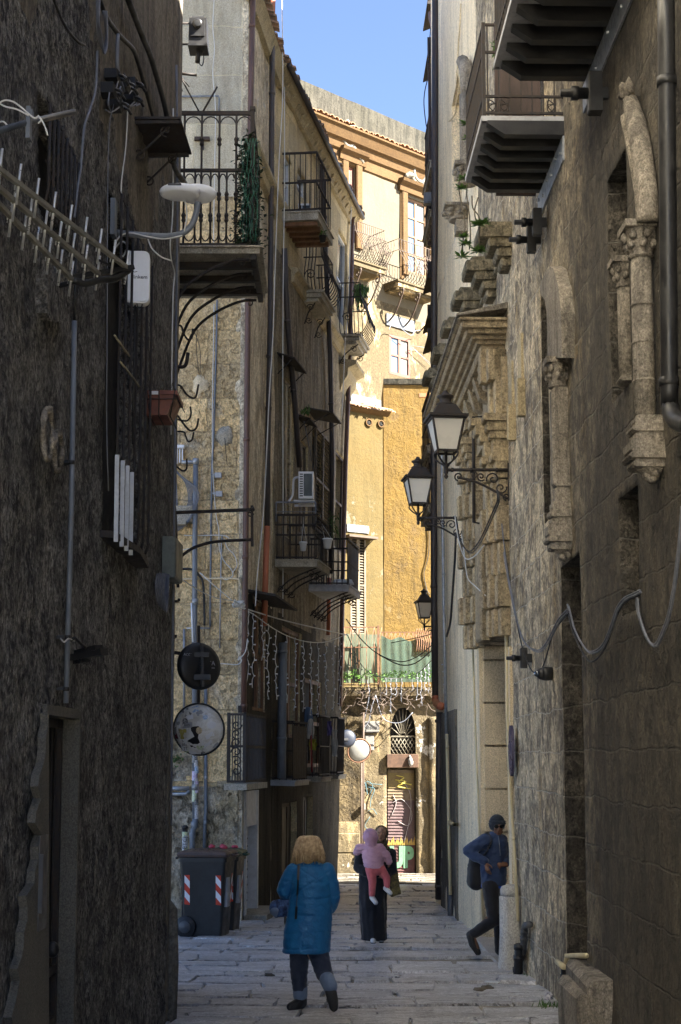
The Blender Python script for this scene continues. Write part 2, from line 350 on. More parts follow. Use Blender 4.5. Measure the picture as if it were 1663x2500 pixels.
M_greystone = stone('grey_carved_stone', (.26, .23, .19), (.33, .3, .26), (.05, .045, .04), streak=.7, pits=.5, bump=.55, fine=24, seed=14)
M_jamb = stone('cream_jamb', (.62, .53, .38), (.56, .47, .33), (.3, .25, .18), streak=.4, pits=.1, bump=.3, fine=25, seed=15)
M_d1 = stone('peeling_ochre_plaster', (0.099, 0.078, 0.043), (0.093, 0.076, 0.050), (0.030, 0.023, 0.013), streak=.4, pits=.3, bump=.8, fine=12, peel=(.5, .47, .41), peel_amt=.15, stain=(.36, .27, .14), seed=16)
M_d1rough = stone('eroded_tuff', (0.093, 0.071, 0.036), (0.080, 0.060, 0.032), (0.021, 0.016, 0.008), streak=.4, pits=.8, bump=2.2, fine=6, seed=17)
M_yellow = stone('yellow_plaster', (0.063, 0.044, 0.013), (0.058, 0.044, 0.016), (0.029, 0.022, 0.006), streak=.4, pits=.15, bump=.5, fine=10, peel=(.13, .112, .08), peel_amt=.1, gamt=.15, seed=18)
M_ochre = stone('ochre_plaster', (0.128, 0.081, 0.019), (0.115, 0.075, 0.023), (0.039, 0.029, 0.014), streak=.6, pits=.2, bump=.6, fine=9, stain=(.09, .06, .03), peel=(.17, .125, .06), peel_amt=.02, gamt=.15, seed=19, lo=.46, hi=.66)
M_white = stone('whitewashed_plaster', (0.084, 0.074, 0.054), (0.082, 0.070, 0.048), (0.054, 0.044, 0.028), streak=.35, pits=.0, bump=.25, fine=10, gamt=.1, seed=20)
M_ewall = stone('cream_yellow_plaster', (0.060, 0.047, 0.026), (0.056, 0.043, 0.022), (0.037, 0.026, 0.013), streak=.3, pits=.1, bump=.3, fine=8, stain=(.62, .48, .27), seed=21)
M_bounce = stone('bounce_white', (.82, .79, .7), (.8, .76, .66), (.5, .45, .36), streak=.2, pits=0, bump=.2, seed=31)  # pale plaster of the unseen storey added to bounce sunlight down
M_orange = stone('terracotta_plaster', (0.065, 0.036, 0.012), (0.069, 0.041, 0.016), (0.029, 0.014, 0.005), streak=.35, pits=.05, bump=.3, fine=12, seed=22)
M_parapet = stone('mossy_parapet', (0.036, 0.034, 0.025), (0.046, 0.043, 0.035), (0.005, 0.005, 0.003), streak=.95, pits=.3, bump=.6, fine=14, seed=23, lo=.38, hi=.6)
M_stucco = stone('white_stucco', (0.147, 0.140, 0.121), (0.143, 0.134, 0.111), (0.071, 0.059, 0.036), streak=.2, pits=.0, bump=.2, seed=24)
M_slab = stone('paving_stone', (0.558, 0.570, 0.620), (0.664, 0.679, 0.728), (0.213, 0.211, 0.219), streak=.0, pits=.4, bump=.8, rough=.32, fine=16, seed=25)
M_slabfar = stone('sun_dimmed_paving_stone', (0.060, 0.051, 0.036), (0.075, 0.064, 0.047), (0.026, 0.023, 0.017), streak=.0, pits=.4, bump=.8, rough=.5, fine=16, seed=45)  # darker paving copy for the sunlit stretch, glare offset in the colour
def cracks(mat):
    nt = mat.node_tree; b = nt.nodes['Principled BSDF']; src = b.inputs['Base Color'].links[0].from_socket; n = tnoise(nt, coords(nt, (.55, 3.2, 1), (3, 1, 0)), 1.3, 6, .62, .9)
    f = rampf(nt, math_(nt, 'ABSOLUTE', math_(nt, 'SUBTRACT', n, .5), 0), .006, .024, 1, 0); g = rampf(nt, tnoise(nt, coords(nt, (.5, 1.6, 1)), .9, 3), .45, .6)
    c = mixc(nt, math_(nt, 'MULTIPLY', math_(nt, 'MULTIPLY', f, g), .85), src, (.03, .028, .026)); nt.links.new(mixc(nt, rampf(nt, tnoise(nt, coords(nt, (.4, 1.5, 1), (9, 4, 0)), 2.2, 5), .4, .65, 0, .5), c, (.3, .29, .27)), b.inputs['Base Color'])
cracks(M_slab); cracks(M_slabfar)
M_joint = stone('joint_dirt', (.05, .046, .04), (.08, .072, .058), (.02, .02, .018), streak=0, pits=.3, bump=1, seed=26)
M_conc = stone('worn_concrete', (.3, .28, .24), (.38, .36, .32), (.1, .09, .07), streak=.6, pits=.3, bump=.5, fine=20, seed=27)
M_tile = simple('roof_tile', (.36, .21, .12), .85, var=.5, scale=5, bump=.4, alt=(.14, .12, .09))
M_iron = simple('black_iron', (.018, .017, .018), .75, var=.4, scale=12, bump=.3, alt=(.05, .035, .025))
M_rust = simple('rusty_iron', (.16, .075, .035), .85, var=.5, scale=7, bump=.4, alt=(.06, .035, .025))
M_ironbrown = simple('brown_iron', (.05, .03, .018), .7, var=.5, scale=9, bump=.2, alt=(.05, .035, .025))
M_black = simple('black_plastic', (.012, .012, .013), .42, var=.3, bump=.1, alt=(.03, .03, .03))
M_steel = simple('galvanised_steel', (.34, .36, .39), .45, .55, var=.35, scale=14, alt=(.2, .21, .22))
M_bluegrey = simple('blue_grey_conduit', (.16, .18, .21), .5, var=.4, scale=9, alt=(.09, .10, .115), streak=True)
M_alu = simple('aluminium', (.62, .64, .66), .35, .7, var=.2, scale=20)
M_whitep = simple('white_plastic', (.70, .72, .76), .4, var=.12, scale=6, bump=.05, alt=(.5, .5, .5))
M_wcable = simple('white_cable', (.6, .6, .58), .5, var=.15, bump=0)
M_gcable = simple('grey_cable', (.15, .16, .19), .5, var=.3, bump=0)
M_bcable = simple('black_cable', (.015, .015, .017), .5, var=.3, bump=0)
M_pbrown = simple('brown_painted_downpipe', (.115, .06, .045), .5, var=.4, scale=6, alt=(.05, .03, .025), streak=True)
M_porange = simple('terracotta_downpipe', (.42, .13, .06), .5, var=.4, scale=6, alt=(.22, .08, .045), streak=True)
M_pdark = simple('dark_downpipe', (.035, .032, .034), .5, var=.4, scale=6, alt=(.07, .05, .04), streak=True)
M_pcream = simple('cream_gas_pipe', (.52, .45, .28), .5, var=.3, scale=6, alt=(.36, .3, .19), streak=True)
M_brownwood = simple('brown_wood', (.20, .10, .05), .65, var=.5, scale=5, bump=.3, alt=(.09, .05, .03), streak=True)
M_redwood = simple('red_brown_window_wood', (.12, .04, .022), .6, var=.4, scale=6, alt=(.07, .025, .015))
M_palewood = simple('weathered_shutter_wood', (.50, .43, .31), .75, var=.45, scale=6, alt=(.3, .25, .17), streak=True)
M_darkwood = simple('dark_shutter_wood', (.055, .035, .028), .6, var=.4, scale=6, alt=(.02, .015, .012), streak=True)
M_dimwood = simple('dusty_shutter_wood', (.16, .13, .095), .75, var=.45, scale=6, alt=(.07, .055, .04), streak=True)
M_wframe = simple('pale_window_frame', (.55, .58, .62), .5, var=.3, scale=8, alt=(.36, .37, .38))
M_glass = simple('window_glass', (.035, .05, .07), .06, var=.2, scale=1.5, bump=.02, spec=.9)
M_blueglass = simple('sky_tinted_glass', (.05, .085, .13), .08, var=.35, scale=1.2, bump=.02, alt=(.10, .12, .14), spec=.9)  # blue of the reflected sky put into the base colour
M_curtain = simple('window_curtain', (.10, .10, .092), .8, var=.2, scale=3, alt=(.07, .07, .063), streak=True)
M_room = simple('dark_room', (.012, .011, .01), .9, bump=0)
M_leaf = simple('leaf_green', (.13, .24, .06), .5, var=.5, scale=14, bump=.1, alt=(.03, .07, .015))
M_leafdark = simple('ivy_green', (.018, .035, .014), .5, var=.5, scale=14, alt=(.008, .014, .008))
M_bright = simple('fresh_green', (.08, .17, .03), .5, var=.5, scale=14, alt=(.03, .07, .015))
M_stem = simple('dry_stem', (.12, .10, .07), .8, var=.4, scale=12)
M_net = cloth('green_shade_net', (.034, .064, .045), .8, .15, 5, (.048, .076, .056), weave=60)
nt_n = M_net.node_tree; tr = nt_n.nodes.new('ShaderNodeBsdfTransparent'); mx_ = nt_n.nodes.new('ShaderNodeMixShader'); mx_.inputs[0].default_value = .28; nt_n.links.new(nt_n.nodes['Principled BSDF'].outputs[0], mx_.inputs[1]); nt_n.links.new(tr.outputs[0], mx_.inputs[2]); nt_n.links.new(mx_.outputs[0], nt_n.nodes['Material Output'].inputs[0])
M_majolica = simple('glazed_tile', (.15, .145, .12), .3, var=.8, scale=11, bump=.05, alt=(.05, .06, .08))
M_marble = stone('white_marble', (.46, .45, .43), (.38, .37, .36), (.2, .19, .18), streak=.4, pits=.3, bump=.6, rough=.6, fine=20, seed=41)
M_greybeam = simple('grey_painted_steel', (.06, .062, .068), .5, var=.3, scale=8, alt=(.06, .06, .06))
M_slate = simple('grey_balcony_slab', (.36, .37, .4), .55, var=.3, scale=8, alt=(.2, .2, .2))
# ================================================================ world, sun, camera
w = bpy.data.worlds.new('World'); scene.world = w; w.use_nodes = True; nt = w.node_tree
SUN_EL, SUN_DIR = math.radians(42), V((.93, -.37, 0)).normalized()
sk = nt.nodes.new('ShaderNodeTexSky'); sk.sky_type = 'NISHITA'; sk.sun_disc = False; sk.sun_elevation = SUN_EL; sk.sun_rotation = math.atan2(SUN_DIR.x, SUN_DIR.y); sk.air_density = .40; sk.dust_density = .4; sk.ozone_density = .35
bg = nt.nodes['Background']; nt.links.new(sk.outputs[0], bg.inputs[0]); bg.inputs[1].default_value = .05
sl = bpy.data.lights.new('sun', 'SUN'); sl.energy = 4.8; sl.angle = math.radians(.5); sl.color = (1, .93, .82)
so = bpy.data.objects.new('sun', sl); COL.objects.link(so); d = SUN_DIR*math.cos(SUN_EL)+V((0, 0, math.sin(SUN_EL))); so.rotation_euler = d.to_track_quat('Z', 'Y').to_euler(); so.location = (20, 0, 40)
cam = bpy.data.cameras.new('camera'); cam.sensor_fit = 'VERTICAL'; cam.sensor_height = 36; cam.lens = 36*3465/2500; cam.shift_y = 200/2500; cam.clip_end = 2000
co_ = bpy.data.objects.new('camera', cam); COL.objects.link(co_); co_.location = (0, 0, CAMZ); co_.rotation_euler = (math.pi/2+PITCH, 0, 0); scene.camera = co_
scene.view_settings.view_transform = 'Standard'; scene.view_settings.look = 'None'; scene.view_settings.gamma = 1; scene.view_settings.exposure = 3.68
scene.cycles.max_bounces = 8; scene.cycles.diffuse_bounces = 6
# ================================================================ ground
g = MB(); g.add([(-60, -40, gz(-40)-.03), (60, -40, gz(-40)-.03), (60, 43, gz(43)-.03), (-60, 43, gz(43)-.03), (60, 300, gz(43)-.03), (-60, 300, gz(43)-.03)], [(0, 1, 2, 3), (3, 2, 4, 5)])
setting('ground', g, M_conc)
def wob(x, y): return x+.10*noise.noise(V((x*.7, y*.7, 5)))+.04*noise.noise(V((x*2, y*2, 1))), y+.28*noise.noise(V((x*.55, y*.45, 9)))+.07*noise.noise(V((x*1.9, y*1.5, 3)))
def slabs(mb, x0, x1, y0, y1, along=False):
    y = y0
    while y < y1:
        dy = R_.uniform(.4, .78); x = x0+R_.uniform(-.5, 0); sk_ = R_.uniform(-.09, .09)
        while x < x1:
            dx = R_.uniform(.45, 1.05); j = lambda: R_.uniform(-.018, .018); gp = R_.choice((.003, .006, .011, .018)); hh = R_.uniform(-.011, .011); tx, ty = R_.uniform(-.012, .012), R_.uniform(-.02, .02)
            q = [(x+gp+j(), y+gp+j()), (x+dx-gp+j(), y+gp+j()), (x+dx-gp+j(), y+dy-gp+j()), (x+gp+j(), y+dy-gp+j())]
            cx, cy = x+dx/2, y+dy/2; top, low = [], []
            for k in range(4):
                (ax, ay), (bx, by) = q[k], q[(k+1) % 4]
                for t in (0, .28, .55, .8):
                    px, py = ax+(bx-ax)*t+(j()*1.1 if t else 0), ay+(by-ay)*t+(j()*1.1 if t else 0); py += sk_*(px-x0); zz = gz(py)+hh+(px-cx)*tx+(py-cy)*ty
                    low.append((px, py, zz-.03)); top.append((px+(cx-px)*.03, py+(cy-py)*.055, zz+.012+R_.uniform(-.006, .006)))
            n = len(low); c = (cx, cy+sk_*(cx-x0), gz(cy)+hh+.016); low = [(*wob(a, b), z+gz(wob(a, b)[1])-gz(b)) for a, b, z in low]; top = [(*wob(a, b), z+gz(wob(a, b)[1])-gz(b)) for a, b, z in top]; c = (*wob(c[0], c[1]), c[2]+gz(wob(c[0], c[1])[1])-gz(c[1]))
            mb.add(low+top+[c], [(i, (i+1) % n, n+(i+1) % n, n+i) for i in range(n)]+[(n+i, n+(i+1) % n, 2*n) for i in range(n)])
            x += dx
        y += dy
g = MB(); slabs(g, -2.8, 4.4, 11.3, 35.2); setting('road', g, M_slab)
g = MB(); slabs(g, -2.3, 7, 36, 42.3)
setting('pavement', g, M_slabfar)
# ================================================================ wall planes
FA = Frame((-1.64, 13.98), (.014, 1)); FR = Frame((2.3, 14.12), (-.02, 1), n_right=False)
FB1 = Frame((-1.74, 24.87), (.117, 1)); FB2 = LeanFrame((-1.36, 28.1), (.155, 1), tilt=.022); FB2.k, FB2.L = .0225, 8.4
FC = Frame((0, 24.87), (1, 0)); FD = Frame((0, 41.2), (1, 0))
FE = Frame((1.70, 48), (1.09, 1)); FY = Frame(P(850, 1000, 44)[:2], (1.55, 1)); FO = Frame((0, 44.9), (1, 0))
def nz(sc, amp, seed=0, st=1):
    return lambda a, h: amp*(noise.fractal(V((a*sc, h*sc*st, seed)), 1, 2, 4))
def uvop(F, u0, v0, u1, v1, dep=.25, o=0):   # opening from two photo corners
    a, h = F.sh(u0, v0, o); b, k = F.sh(u1, v1, o); return (min(a, b), max(a, b), min(h, k), max(h, k), dep)
# ================================================================ buildings: walls
BLD_A = thing('dark_house', 'sooty-dark rough plastered house with barred windows and an iron gate', 'house', FA.pt(0, gz(13.98)))
OA = [uvop(FA, 95, 215, 160, 600, .16), uvop(FA, 252, 430, 316, 1290, .2)]
a0, _ = FA.sh(92, 1900); a1, _ = FA.sh(170, 1900); _, h1 = FA.sh(120, 1648)
GATE = (a0, a1, -.45, h1, .13); OA.append(GATE)
def fa_n(a, h):
    q = V((a*2.2, h*1.5, 3)); big = noise.fractal(V((a*.8, h*.5, 9)), 1, 2, 3)
    r = .5+.5*math.tanh(3*(big+.12)); return .016*big+r*(.020*noise.fractal(q*2.4, 1, 2, 4)+.008*noise.noise(q*9))-.01
wa = MB(); wa.wall(FA, -8.2, -.33, -.8, 11.2, OA, .05, fa_n, back=2.4, mi=lambda a, h: 1 if h > 6.6+1.6*noise.noise(V((a*.7, h*.5, 2)))+.6*noise.noise(V((a*3, h*2, 5))) else 0)
wa.m = 1; wa.wall(FA, -.33, 0, -.8, 11.2, (), .12, lambda a, h: .006*noise.noise(V((a*4, h*2, 1))), back=0); wa.m = 0
wa.m = 2; wa.wall(FA, -8.2, -.0, 11.2, 17.5, (), .5, None, back=2.4); wa.wall(FA, -20, -8.2, 10.2, 17.5, (), .6, None, back=2.4); wa.m = 0; wa.wall(FA, -9.2, -8.2, -.8, 10.2, (), .4, None, back=2.4); wa.m = 2; wa.wall(FA, -20, -9.2, -.2, 10.2, (), .6, None, back=2.4)  # unseen pale upper storey and near stretch, added to bounce sunlight into the street
wa.m = 1; wa.fb(FA, -.33, 2.4, -.8, 11.2, -2.4, -.42); wa.fb(FA, -.33, 0, -.8, 11.2, -.42, -.02)
part('wall', wa, [M_dark, M_darksmooth, M_bounce], BLD_A)
BLD_R = thing('stone_palace', 'tall tan ashlar palace with gothic windows, steel balconies and a carved portal', 'palace', FR.pt(0, gz(14.12)))
OR = [uvop(FR, 1398, 420, 1452, 880, .32), uvop(FR, 1243, 668, 1268, 1190, .3), uvop(FR, 1424, 1150, 1472, 1400, .35)]
s0, _ = FR.sh(1300, 1800); s1, _ = FR.sh(1346, 1800); _, hb = FR.sh(1325, 2235); _, ht = FR.sh(1300, 1300); OR.append((s1, s0, hb, ht, .24))
def fr_n(a, h):
    return .014*noise.fractal(V((a*1.1, h*.35, 5)), 1, 2, 4)+.010*noise.fractal(V((a*5, h*1.2, 2)), 1, 2, 3)+(.03*max(0, 1-(h+.4)/.9)*(.5+noise.noise(V((a*2, h*2, 4)))) if h < .6 else 0)
wr = MB()
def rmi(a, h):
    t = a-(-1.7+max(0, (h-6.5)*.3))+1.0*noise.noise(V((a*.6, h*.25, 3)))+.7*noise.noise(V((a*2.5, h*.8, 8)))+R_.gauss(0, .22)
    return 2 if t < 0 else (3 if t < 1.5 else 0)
wr.wall(FR, -5.2, 4.45, -.9, 11.5, OR, .06, fr_n, rev=2)  # recess shade put into the reveals by the darker ashlar copy
DOOR_R = (4.45, 7.3, -1, 3.75, .62)
wr.wall(FR, 4.45, 7.3, -1, 11.5, [DOOR_R], .12, fr_n, thick=.8)
wr.m = 1; O3 = uvop(FR, 1040, 245, 1064, 520, .4)
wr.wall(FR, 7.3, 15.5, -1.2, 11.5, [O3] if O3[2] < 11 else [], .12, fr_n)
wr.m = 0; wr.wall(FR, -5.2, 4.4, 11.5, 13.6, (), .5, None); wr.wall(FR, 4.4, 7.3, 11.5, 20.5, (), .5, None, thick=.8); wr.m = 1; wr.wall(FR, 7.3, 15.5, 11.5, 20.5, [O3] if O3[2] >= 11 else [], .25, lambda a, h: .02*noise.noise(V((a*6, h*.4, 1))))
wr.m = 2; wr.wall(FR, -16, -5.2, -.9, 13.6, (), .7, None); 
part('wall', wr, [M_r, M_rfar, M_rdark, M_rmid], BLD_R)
# a further wing of the palace, round the corner; unseen, sized to block the sun
ww = MB(); ww.fb(FR, 15.5, 21.2, -1.3, 19.5, -3, -.62); part('rear_wing', ww, M_rfar, BLD_R)
# ---- corner house: sandstone front + cream side
BLD_C = thing('corner_house', 'sandstone corner house behind the wheelie bins, pitted stone below and grey blocks above', 'house', V((-1.74, 24.87, gz(24.87))))
wc = MB(); amp = lambda a, h: .03*noise.fractal(V((a*2, h*2, 1)), 1, 2, 4) if h > 2.2 else .07*noise.fractal(V((a*1.6, h*1.6, 7)), 1, 2, 4)+.03
EAVE = 16.35
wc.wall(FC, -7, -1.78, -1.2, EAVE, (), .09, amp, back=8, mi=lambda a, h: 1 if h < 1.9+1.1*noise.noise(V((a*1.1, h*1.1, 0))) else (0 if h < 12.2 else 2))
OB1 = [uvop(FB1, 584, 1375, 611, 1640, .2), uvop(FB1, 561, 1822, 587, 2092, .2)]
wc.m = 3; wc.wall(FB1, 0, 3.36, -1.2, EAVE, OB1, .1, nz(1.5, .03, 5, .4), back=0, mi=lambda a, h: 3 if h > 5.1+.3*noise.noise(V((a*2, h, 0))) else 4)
wc.m = 3; wc.fb(FC, -1.80, -1.70, -1.2, EAVE, -.5, .012)
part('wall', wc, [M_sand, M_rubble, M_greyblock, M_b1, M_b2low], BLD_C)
# ---- row house with the long eave
BLD_B = thing('row_house', 'shabby plastered row house with small balconies and a long tiled eave', 'house', FB2.pt(0, gz(28.1)))
OB2 = [uvop(FB2, *q) for q in ((654, 345, 671, 488), (685, 385, 705, 470), (779, 525, 796, 760), (656, 868, 673, 1246), (690, 1010, 706, 1240), (722, 980, 753, 1245), (774, 1035, 789, 1275), (648, 1440, 690, 1700), (702, 1560, 738, 1765), (650, 1850, 682, 2030), (700, 1835, 718, 2012))]
BAND = FB2.sh(715, 690)[1]
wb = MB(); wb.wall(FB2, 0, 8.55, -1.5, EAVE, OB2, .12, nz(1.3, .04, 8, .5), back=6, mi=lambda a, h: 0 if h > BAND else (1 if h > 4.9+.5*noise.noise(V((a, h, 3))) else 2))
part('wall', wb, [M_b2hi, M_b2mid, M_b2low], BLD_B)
# ---- end house: ground wall with terrace, yellow tower
BLD_D = thing('end_house', 'sunlit yellow house closing the street, with a terrace over its roller shutter door', 'house', V((1, 41.2, gz(41.2))))
TER = P(900, 1585, 41.2).z
OD = [uvop(FD, 890, 1768, 959, 2016, .3), uvop(FD, 899, 1628, 957, 1737, .3)]
wd = MB(); wd.wall(FD, -2.5, 7, -1.6, TER, OD, .12, lambda a, h: .02*noise.fractal(V((a*2, h*2, 3)), 1, 2, 4)+(.06*noise.fractal(V((a*2, h*2, 8)), 1, 2, 4) if a < .65 or a > 2.55 else 0), back=7, mi=lambda a, h: 1 if (a < .62+.15*noise.noise(V((h, a, 1))) and h > .2) or (a > 2.6 and h < .8+.8*noise.noise(V((a*2, h, 5)))) else 0)
part('wall', wd, [M_d1, M_d1rough], BLD_D)
wy = MB(); ytop = FY.sh(850, 943)[1]; ys1 = FY.sh(882, 1200)[0]; ys0 = ys1-5
OY = [uvop(FY, 806, 1232, 842, 1462, .2)]
wy.wall(FY, ys0, ys1, TER-.1, ytop, OY, .25, nz(1, .015, 2), back=.9); part('wall', wy, M_yellow, BLD_D)
wo = MB(); otop = FO.sh(940, 873)[1]; os0 = FO.sh(884, 1200)[0]
wo.wall(FO, os0, os0+5.5, TER-.1, otop, (), .25, nz(1, .015, 4), back=2.5); part('wall', wo, M_ochre, BLD_D)
# ---- big palazzo behind
BLD_E = thing('sunlit_palazzo', 'large white and terracotta palazzo with stucco medallions, seen in the sun over the end house', 'palazzo', V((1.7, 48, -1.2)))
etop = FE.sh(850, 322)[1]
OE = [uvop(FE, 936, 452, 986, 640, .22), uvop(FE, 896, 768, 945, 872, .2), uvop(FE, 992, 792, 1010, 868, .2), uvop(FE, 800, 380, 816, 560, .22)]
eb = FE.sh(920, 712)[1]
we = MB(); we.wall(FE, -9, 11, -1.5, etop, OE, .4, nz(.7, .02, 6), back=9, mi=lambda a, h: 0 if h > eb+.4*noise.noise(V((a*.8, h, 0))) else 1)
part('wall', we, [M_white, M_ewall], BLD_E)
# ================================================================ dark house: gate, barred windows, canopy and everything fixed near it
def ft(mb, F, uv, r, o=.05, n=6, k=3): mb.tube(smooth_pts([F.hit(u, v, o) for u, v in uv], k) if k > 1 else [F.hit(u, v, o) for u, v in uv], r, n); return mb
def yt(mb, uv, y, r, n=6, k=3):
    p = [P(u, v, y if not isinstance(y, (list, tuple)) else y[i]) for i, (u, v) in enumerate(uv)]
    mb.tube(smooth_pts(p, k) if k > 1 else p, r, n); return mb
M_greyrender = stone('grey_cement_render', (.115, .112, .10), (.14, .134, .12), (.08, .075, .065), streak=.25, pits=.1, bump=.6, fine=40, seed=30)
a0, a1, h0, h1 = GATE[:4]; g0, g1 = a0, FA.sh(141, 1900, -.1)[0]
m = MB()
R_.seed(3); edge = [(93-(v-1640)*.118+R_.uniform(-6, 7)+(10 if 1900 < v < 2050 else 0), v) for v in range(1642, 2440, 28)]
poly = [FA.sh(*q) for q in edge+[(93, 2440), (93, 1640)]]
m.prism(poly, Matrix.Translation(FA.pt(0, 0, 0))@FA.mat(), .004, .05)
m.fb(FA, a1-.03, a1+.012, h0, h1+.05, -.13, .03); m.fb(FA, a0-.02, a1-.03, h1, h1+.06, -.13, .03)
dsur = part('door_surround', m, M_greyrender, BLD_A)
m = MB(); q0, q1 = FA.sh(70, 1925), FA.sh(84, 2135); m.fb(FA, q0[0], q1[0], q1[1], q0[1], .05, .056); m.fb(FA, q0[0], q0[0]+.03, q1[1]+.1, q0[1]-.1, .056, .075)
part('intercom', m, M_greybeam, dsur)
m = MB(); m.fb(FA, g0+.01, a1-.035, h0, h1-.01, -.128, -.12); M_gate = M_iron
gt = part('gate', m, M_room, BLD_A)
m = MB()
for k in range(9):
    s = g0+.03+(a1-.07-g0-.03)*k/8; m.tube([FA.pt(s, h0+.95, -.09), FA.pt(s, h1-.06, -.09)], .009, 6)
m.fb(FA, g0+.005, g0+.05, h0, h1-.01, -.118, -.075); m.fb(FA, a1-.085, a1-.036, h0, h1-.01, -.118, -.075)
for hh in (h0+.86, h0+1.18, h1-.06): m.fb(FA, g0+.05, a1-.085, hh, hh+.055, -.115, -.076)
m.fb(FA, g0+.05, a1-.085, h0, h0+.86, -.115, -.095); m.bev(FA, g0+.1, a1-.13, h0+.1, h0+.78, -.095, -.08, .02)
part('gate_bars', m, M_iron, gt)
m = MB(); m.blob(FA.hit(121, 2186, -.03), (.042, .042, .05), n=12, m=8); m.tube([FA.hit(121, 2186, -.1), FA.hit(121, 2186, -.03)], .014, 8); part('knob', m, M_black, gt)
# barred windows
def grille(F, op, nb, name, bulge=0, bar=.011, mat=M_iron, sill=True):
    s0, s1, h0, h1 = op[:4]; m = MB(); m.fb(F, s0, s1, h0, h1, -op[4]-.02, -op[4]+.02); w_ = part(name, m, M_room, BLD_A)
    m = MB(); o = .02+bulge
    for k in range(nb): s = s0+.02+(s1-s0-.04)*k/(nb-1); m.tube([F.pt(s, h0, o*.6), F.pt(s, h0+.12, o), F.pt(s, h1-.05, o)], bar, 6)
    for t in (.0, .4, 1): hh = h0+.03+(h1-h0-.06)*t; m.fb(F, s0, s1, hh-.009, hh+.009, o-.018, o-.012)
    part('bars', m, mat, w_); return w_
grille(FA, OA[0], 8, 'barred_window', .03)
w2 = grille(FA, OA[1], 7, 'barred_window', .07)
m = MB(); s0, s1, h0, h1 = OA[1][:4]
m.prism([(s0-.06, -.02), (s0-.02, .09), ((s0+s1)/2, .15), (s1+.02, .09), (s1+.06, -.02)], Matrix.Translation(FA.pt(0, h0-.06, 0))@Matrix(((FA.d.x, FA.n.x, 0, 0), (FA.d.y, FA.n.y, 0, 0), (0, 0, 1, 0), (0, 0, 0, 1))), 0, .05); part('sill', m, M_iron, w2)
m = MB()
for (ua, va, vb) in ((270, 1047, 1247), (283, 1060, 1258), (294, 1072, 1268), (304, 1087, 1278)): m.bar(FA.hit(ua, va, .11), FA.hit(ua-3, vb, .11), .03, .012)
single('shutter_slats', m, M_wframe, 'four pale slats fixed over the lower bars of the tall barred window', 'slats')
m = MB(); q = FA.sh(100, 690, 0); m.prism([FA.sh(*t) for t in ((88, 640), (112, 655), (140, 720), (122, 740), (96, 740), (86, 720))], Matrix.Translation(FA.pt(0, 0, 0))@FA.mat(), -.02, .055)
part('stone_ledge', m, M_dark, BLD_A)
# plaster ridge at the foot of the corner
m = MB(); m.tube([FA.pt(-.08, -.6, .0), FA.pt(-.08, .1, .03), FA.pt(-.08, .62, .02), FA.pt(-.08, .74, -.04)], [.075, .062, .055, .02], 10); part('corner_guard', m, M_darksmooth, BLD_A)
# iron canopy over the wall
cn = thing('canopy', 'small black iron canopy on scroll brackets high on the dark wall', 'canopy', FA.hit(292, 265))
y0, y1 = 11.15, 11.85; zc = P(292, 268, y0).z; x0, x1 = FA.hit(292, 265).x-.02, P(415, 280, y0).x
m = MB(); m.hexa([V((x, y, zc+dz)) for dz in (-.02, .0) for x, y in ((x0, y0), (x1, y0), (x1+.02, y1), (x0, y1))])
for y in (y0+.03, y1-.03): m.bar((x0, y, zc-.04), (x1, y, zc-.035), .03, .03)
part('roof_sheet', m, M_iron, cn)
for y in (y0+.08, y1-.08):
    m = MB(); X, Z = V((1, 0, 0)), V((0, 0, 1)); m.tube([V((x0, y, zc-.34)), V((x0+.14, y, zc-.2)), V((x1-.1, y, zc-.05))], .01, 5)
    m.tube(scroll((x0+.05, y, zc-.3), X, Z, .055, 1.3, 1), .008, 5); m.tube(scroll((x1-.13, y, zc-.09), X, Z, .05, 1.3, 3), .008, 5); part('scroll_bracket', m, M_iron, cn)
# cables on the dark wall
def cable(uv, r, mat, label, o=.06, F=FA, group=None, k=4, cat='cable', name='wall_cable'):
    m = MB(); ft(m, F, uv, r, o, 6, k); return single(name, m, mat, label, cat, None, group)
cable(((288, -20), (328, 84), (345, 125), (358, 168), (372, 215), (383, 262), (392, 330), (402, 385), (426, 422)), .026, M_bcable, 'thick black taped cable running down past the iron canopy')
cable(((224, -20), (243, 35), (261, 63), (274, 80), (290, 96), (307, 114), (318, 145), (328, 181), (338, 215), (354, 276)), .018, M_bcable, 'knotted black cable left of the thickest one, above the iron canopy')
m = MB()
for i in range(5):
    e = i*2.2; ft(m, FA, ((222+e, -15), (223+e*.6, 50), (226+e, 84), (236+e*.4, 114+e), (242+e*.5, 100+e), (244+e*.4, 76), (237+e, 25)), .006, .07+.01*i, 5, 4)
single('cable_coil', m, M_gcable, 'hanging loop of grey cables at the top of the dark wall', 'cable')
cable(((224, 118), (221, 202), (208, 250), (194, 295), (187, 379), (178, 440), (172, 500)), .009, M_gcable, 'long grey cable drooping down the dark wall left of the canopy')
cable(((120, -10), (143, 46), (160, 74), (181, 97), (196, 104)), .009, M_bcable, 'thin black cable crossing the top left of the dark wall')
cable(((296, 240), (294, 262), (290, 337), (282, 400), (279, 440), (283, 526)), .005, M_wcable, 'pair of pale cords hanging down to the tall barred window')
cable(((262, 240), (250, 330), (247, 700), (246, 980), (250, 1130)), .004, M_gcable, 'thin grey cord hanging along the tall barred window')
cable(((406, 150), (409, 400), (407, 640), (404, 900), (401, 1230), (397, 1500), (394, 1900)), .012, M_gcable, 'thin grey conduit following the corner edge of the dark house', .02, k=2)
cable(((399, 250), (398, 480), (392, 560), (395, 600), (402, 632), (398, 700), (394, 1000)), .007, M_wcable, 'kinked white cable beside the corner edge of the dark house', .03)
jb = thing('junction_cluster', 'dark tangle of electrical junction boxes and wires on the dark wall', 'junction boxes', FA.hit(278, 215))
m = MB()
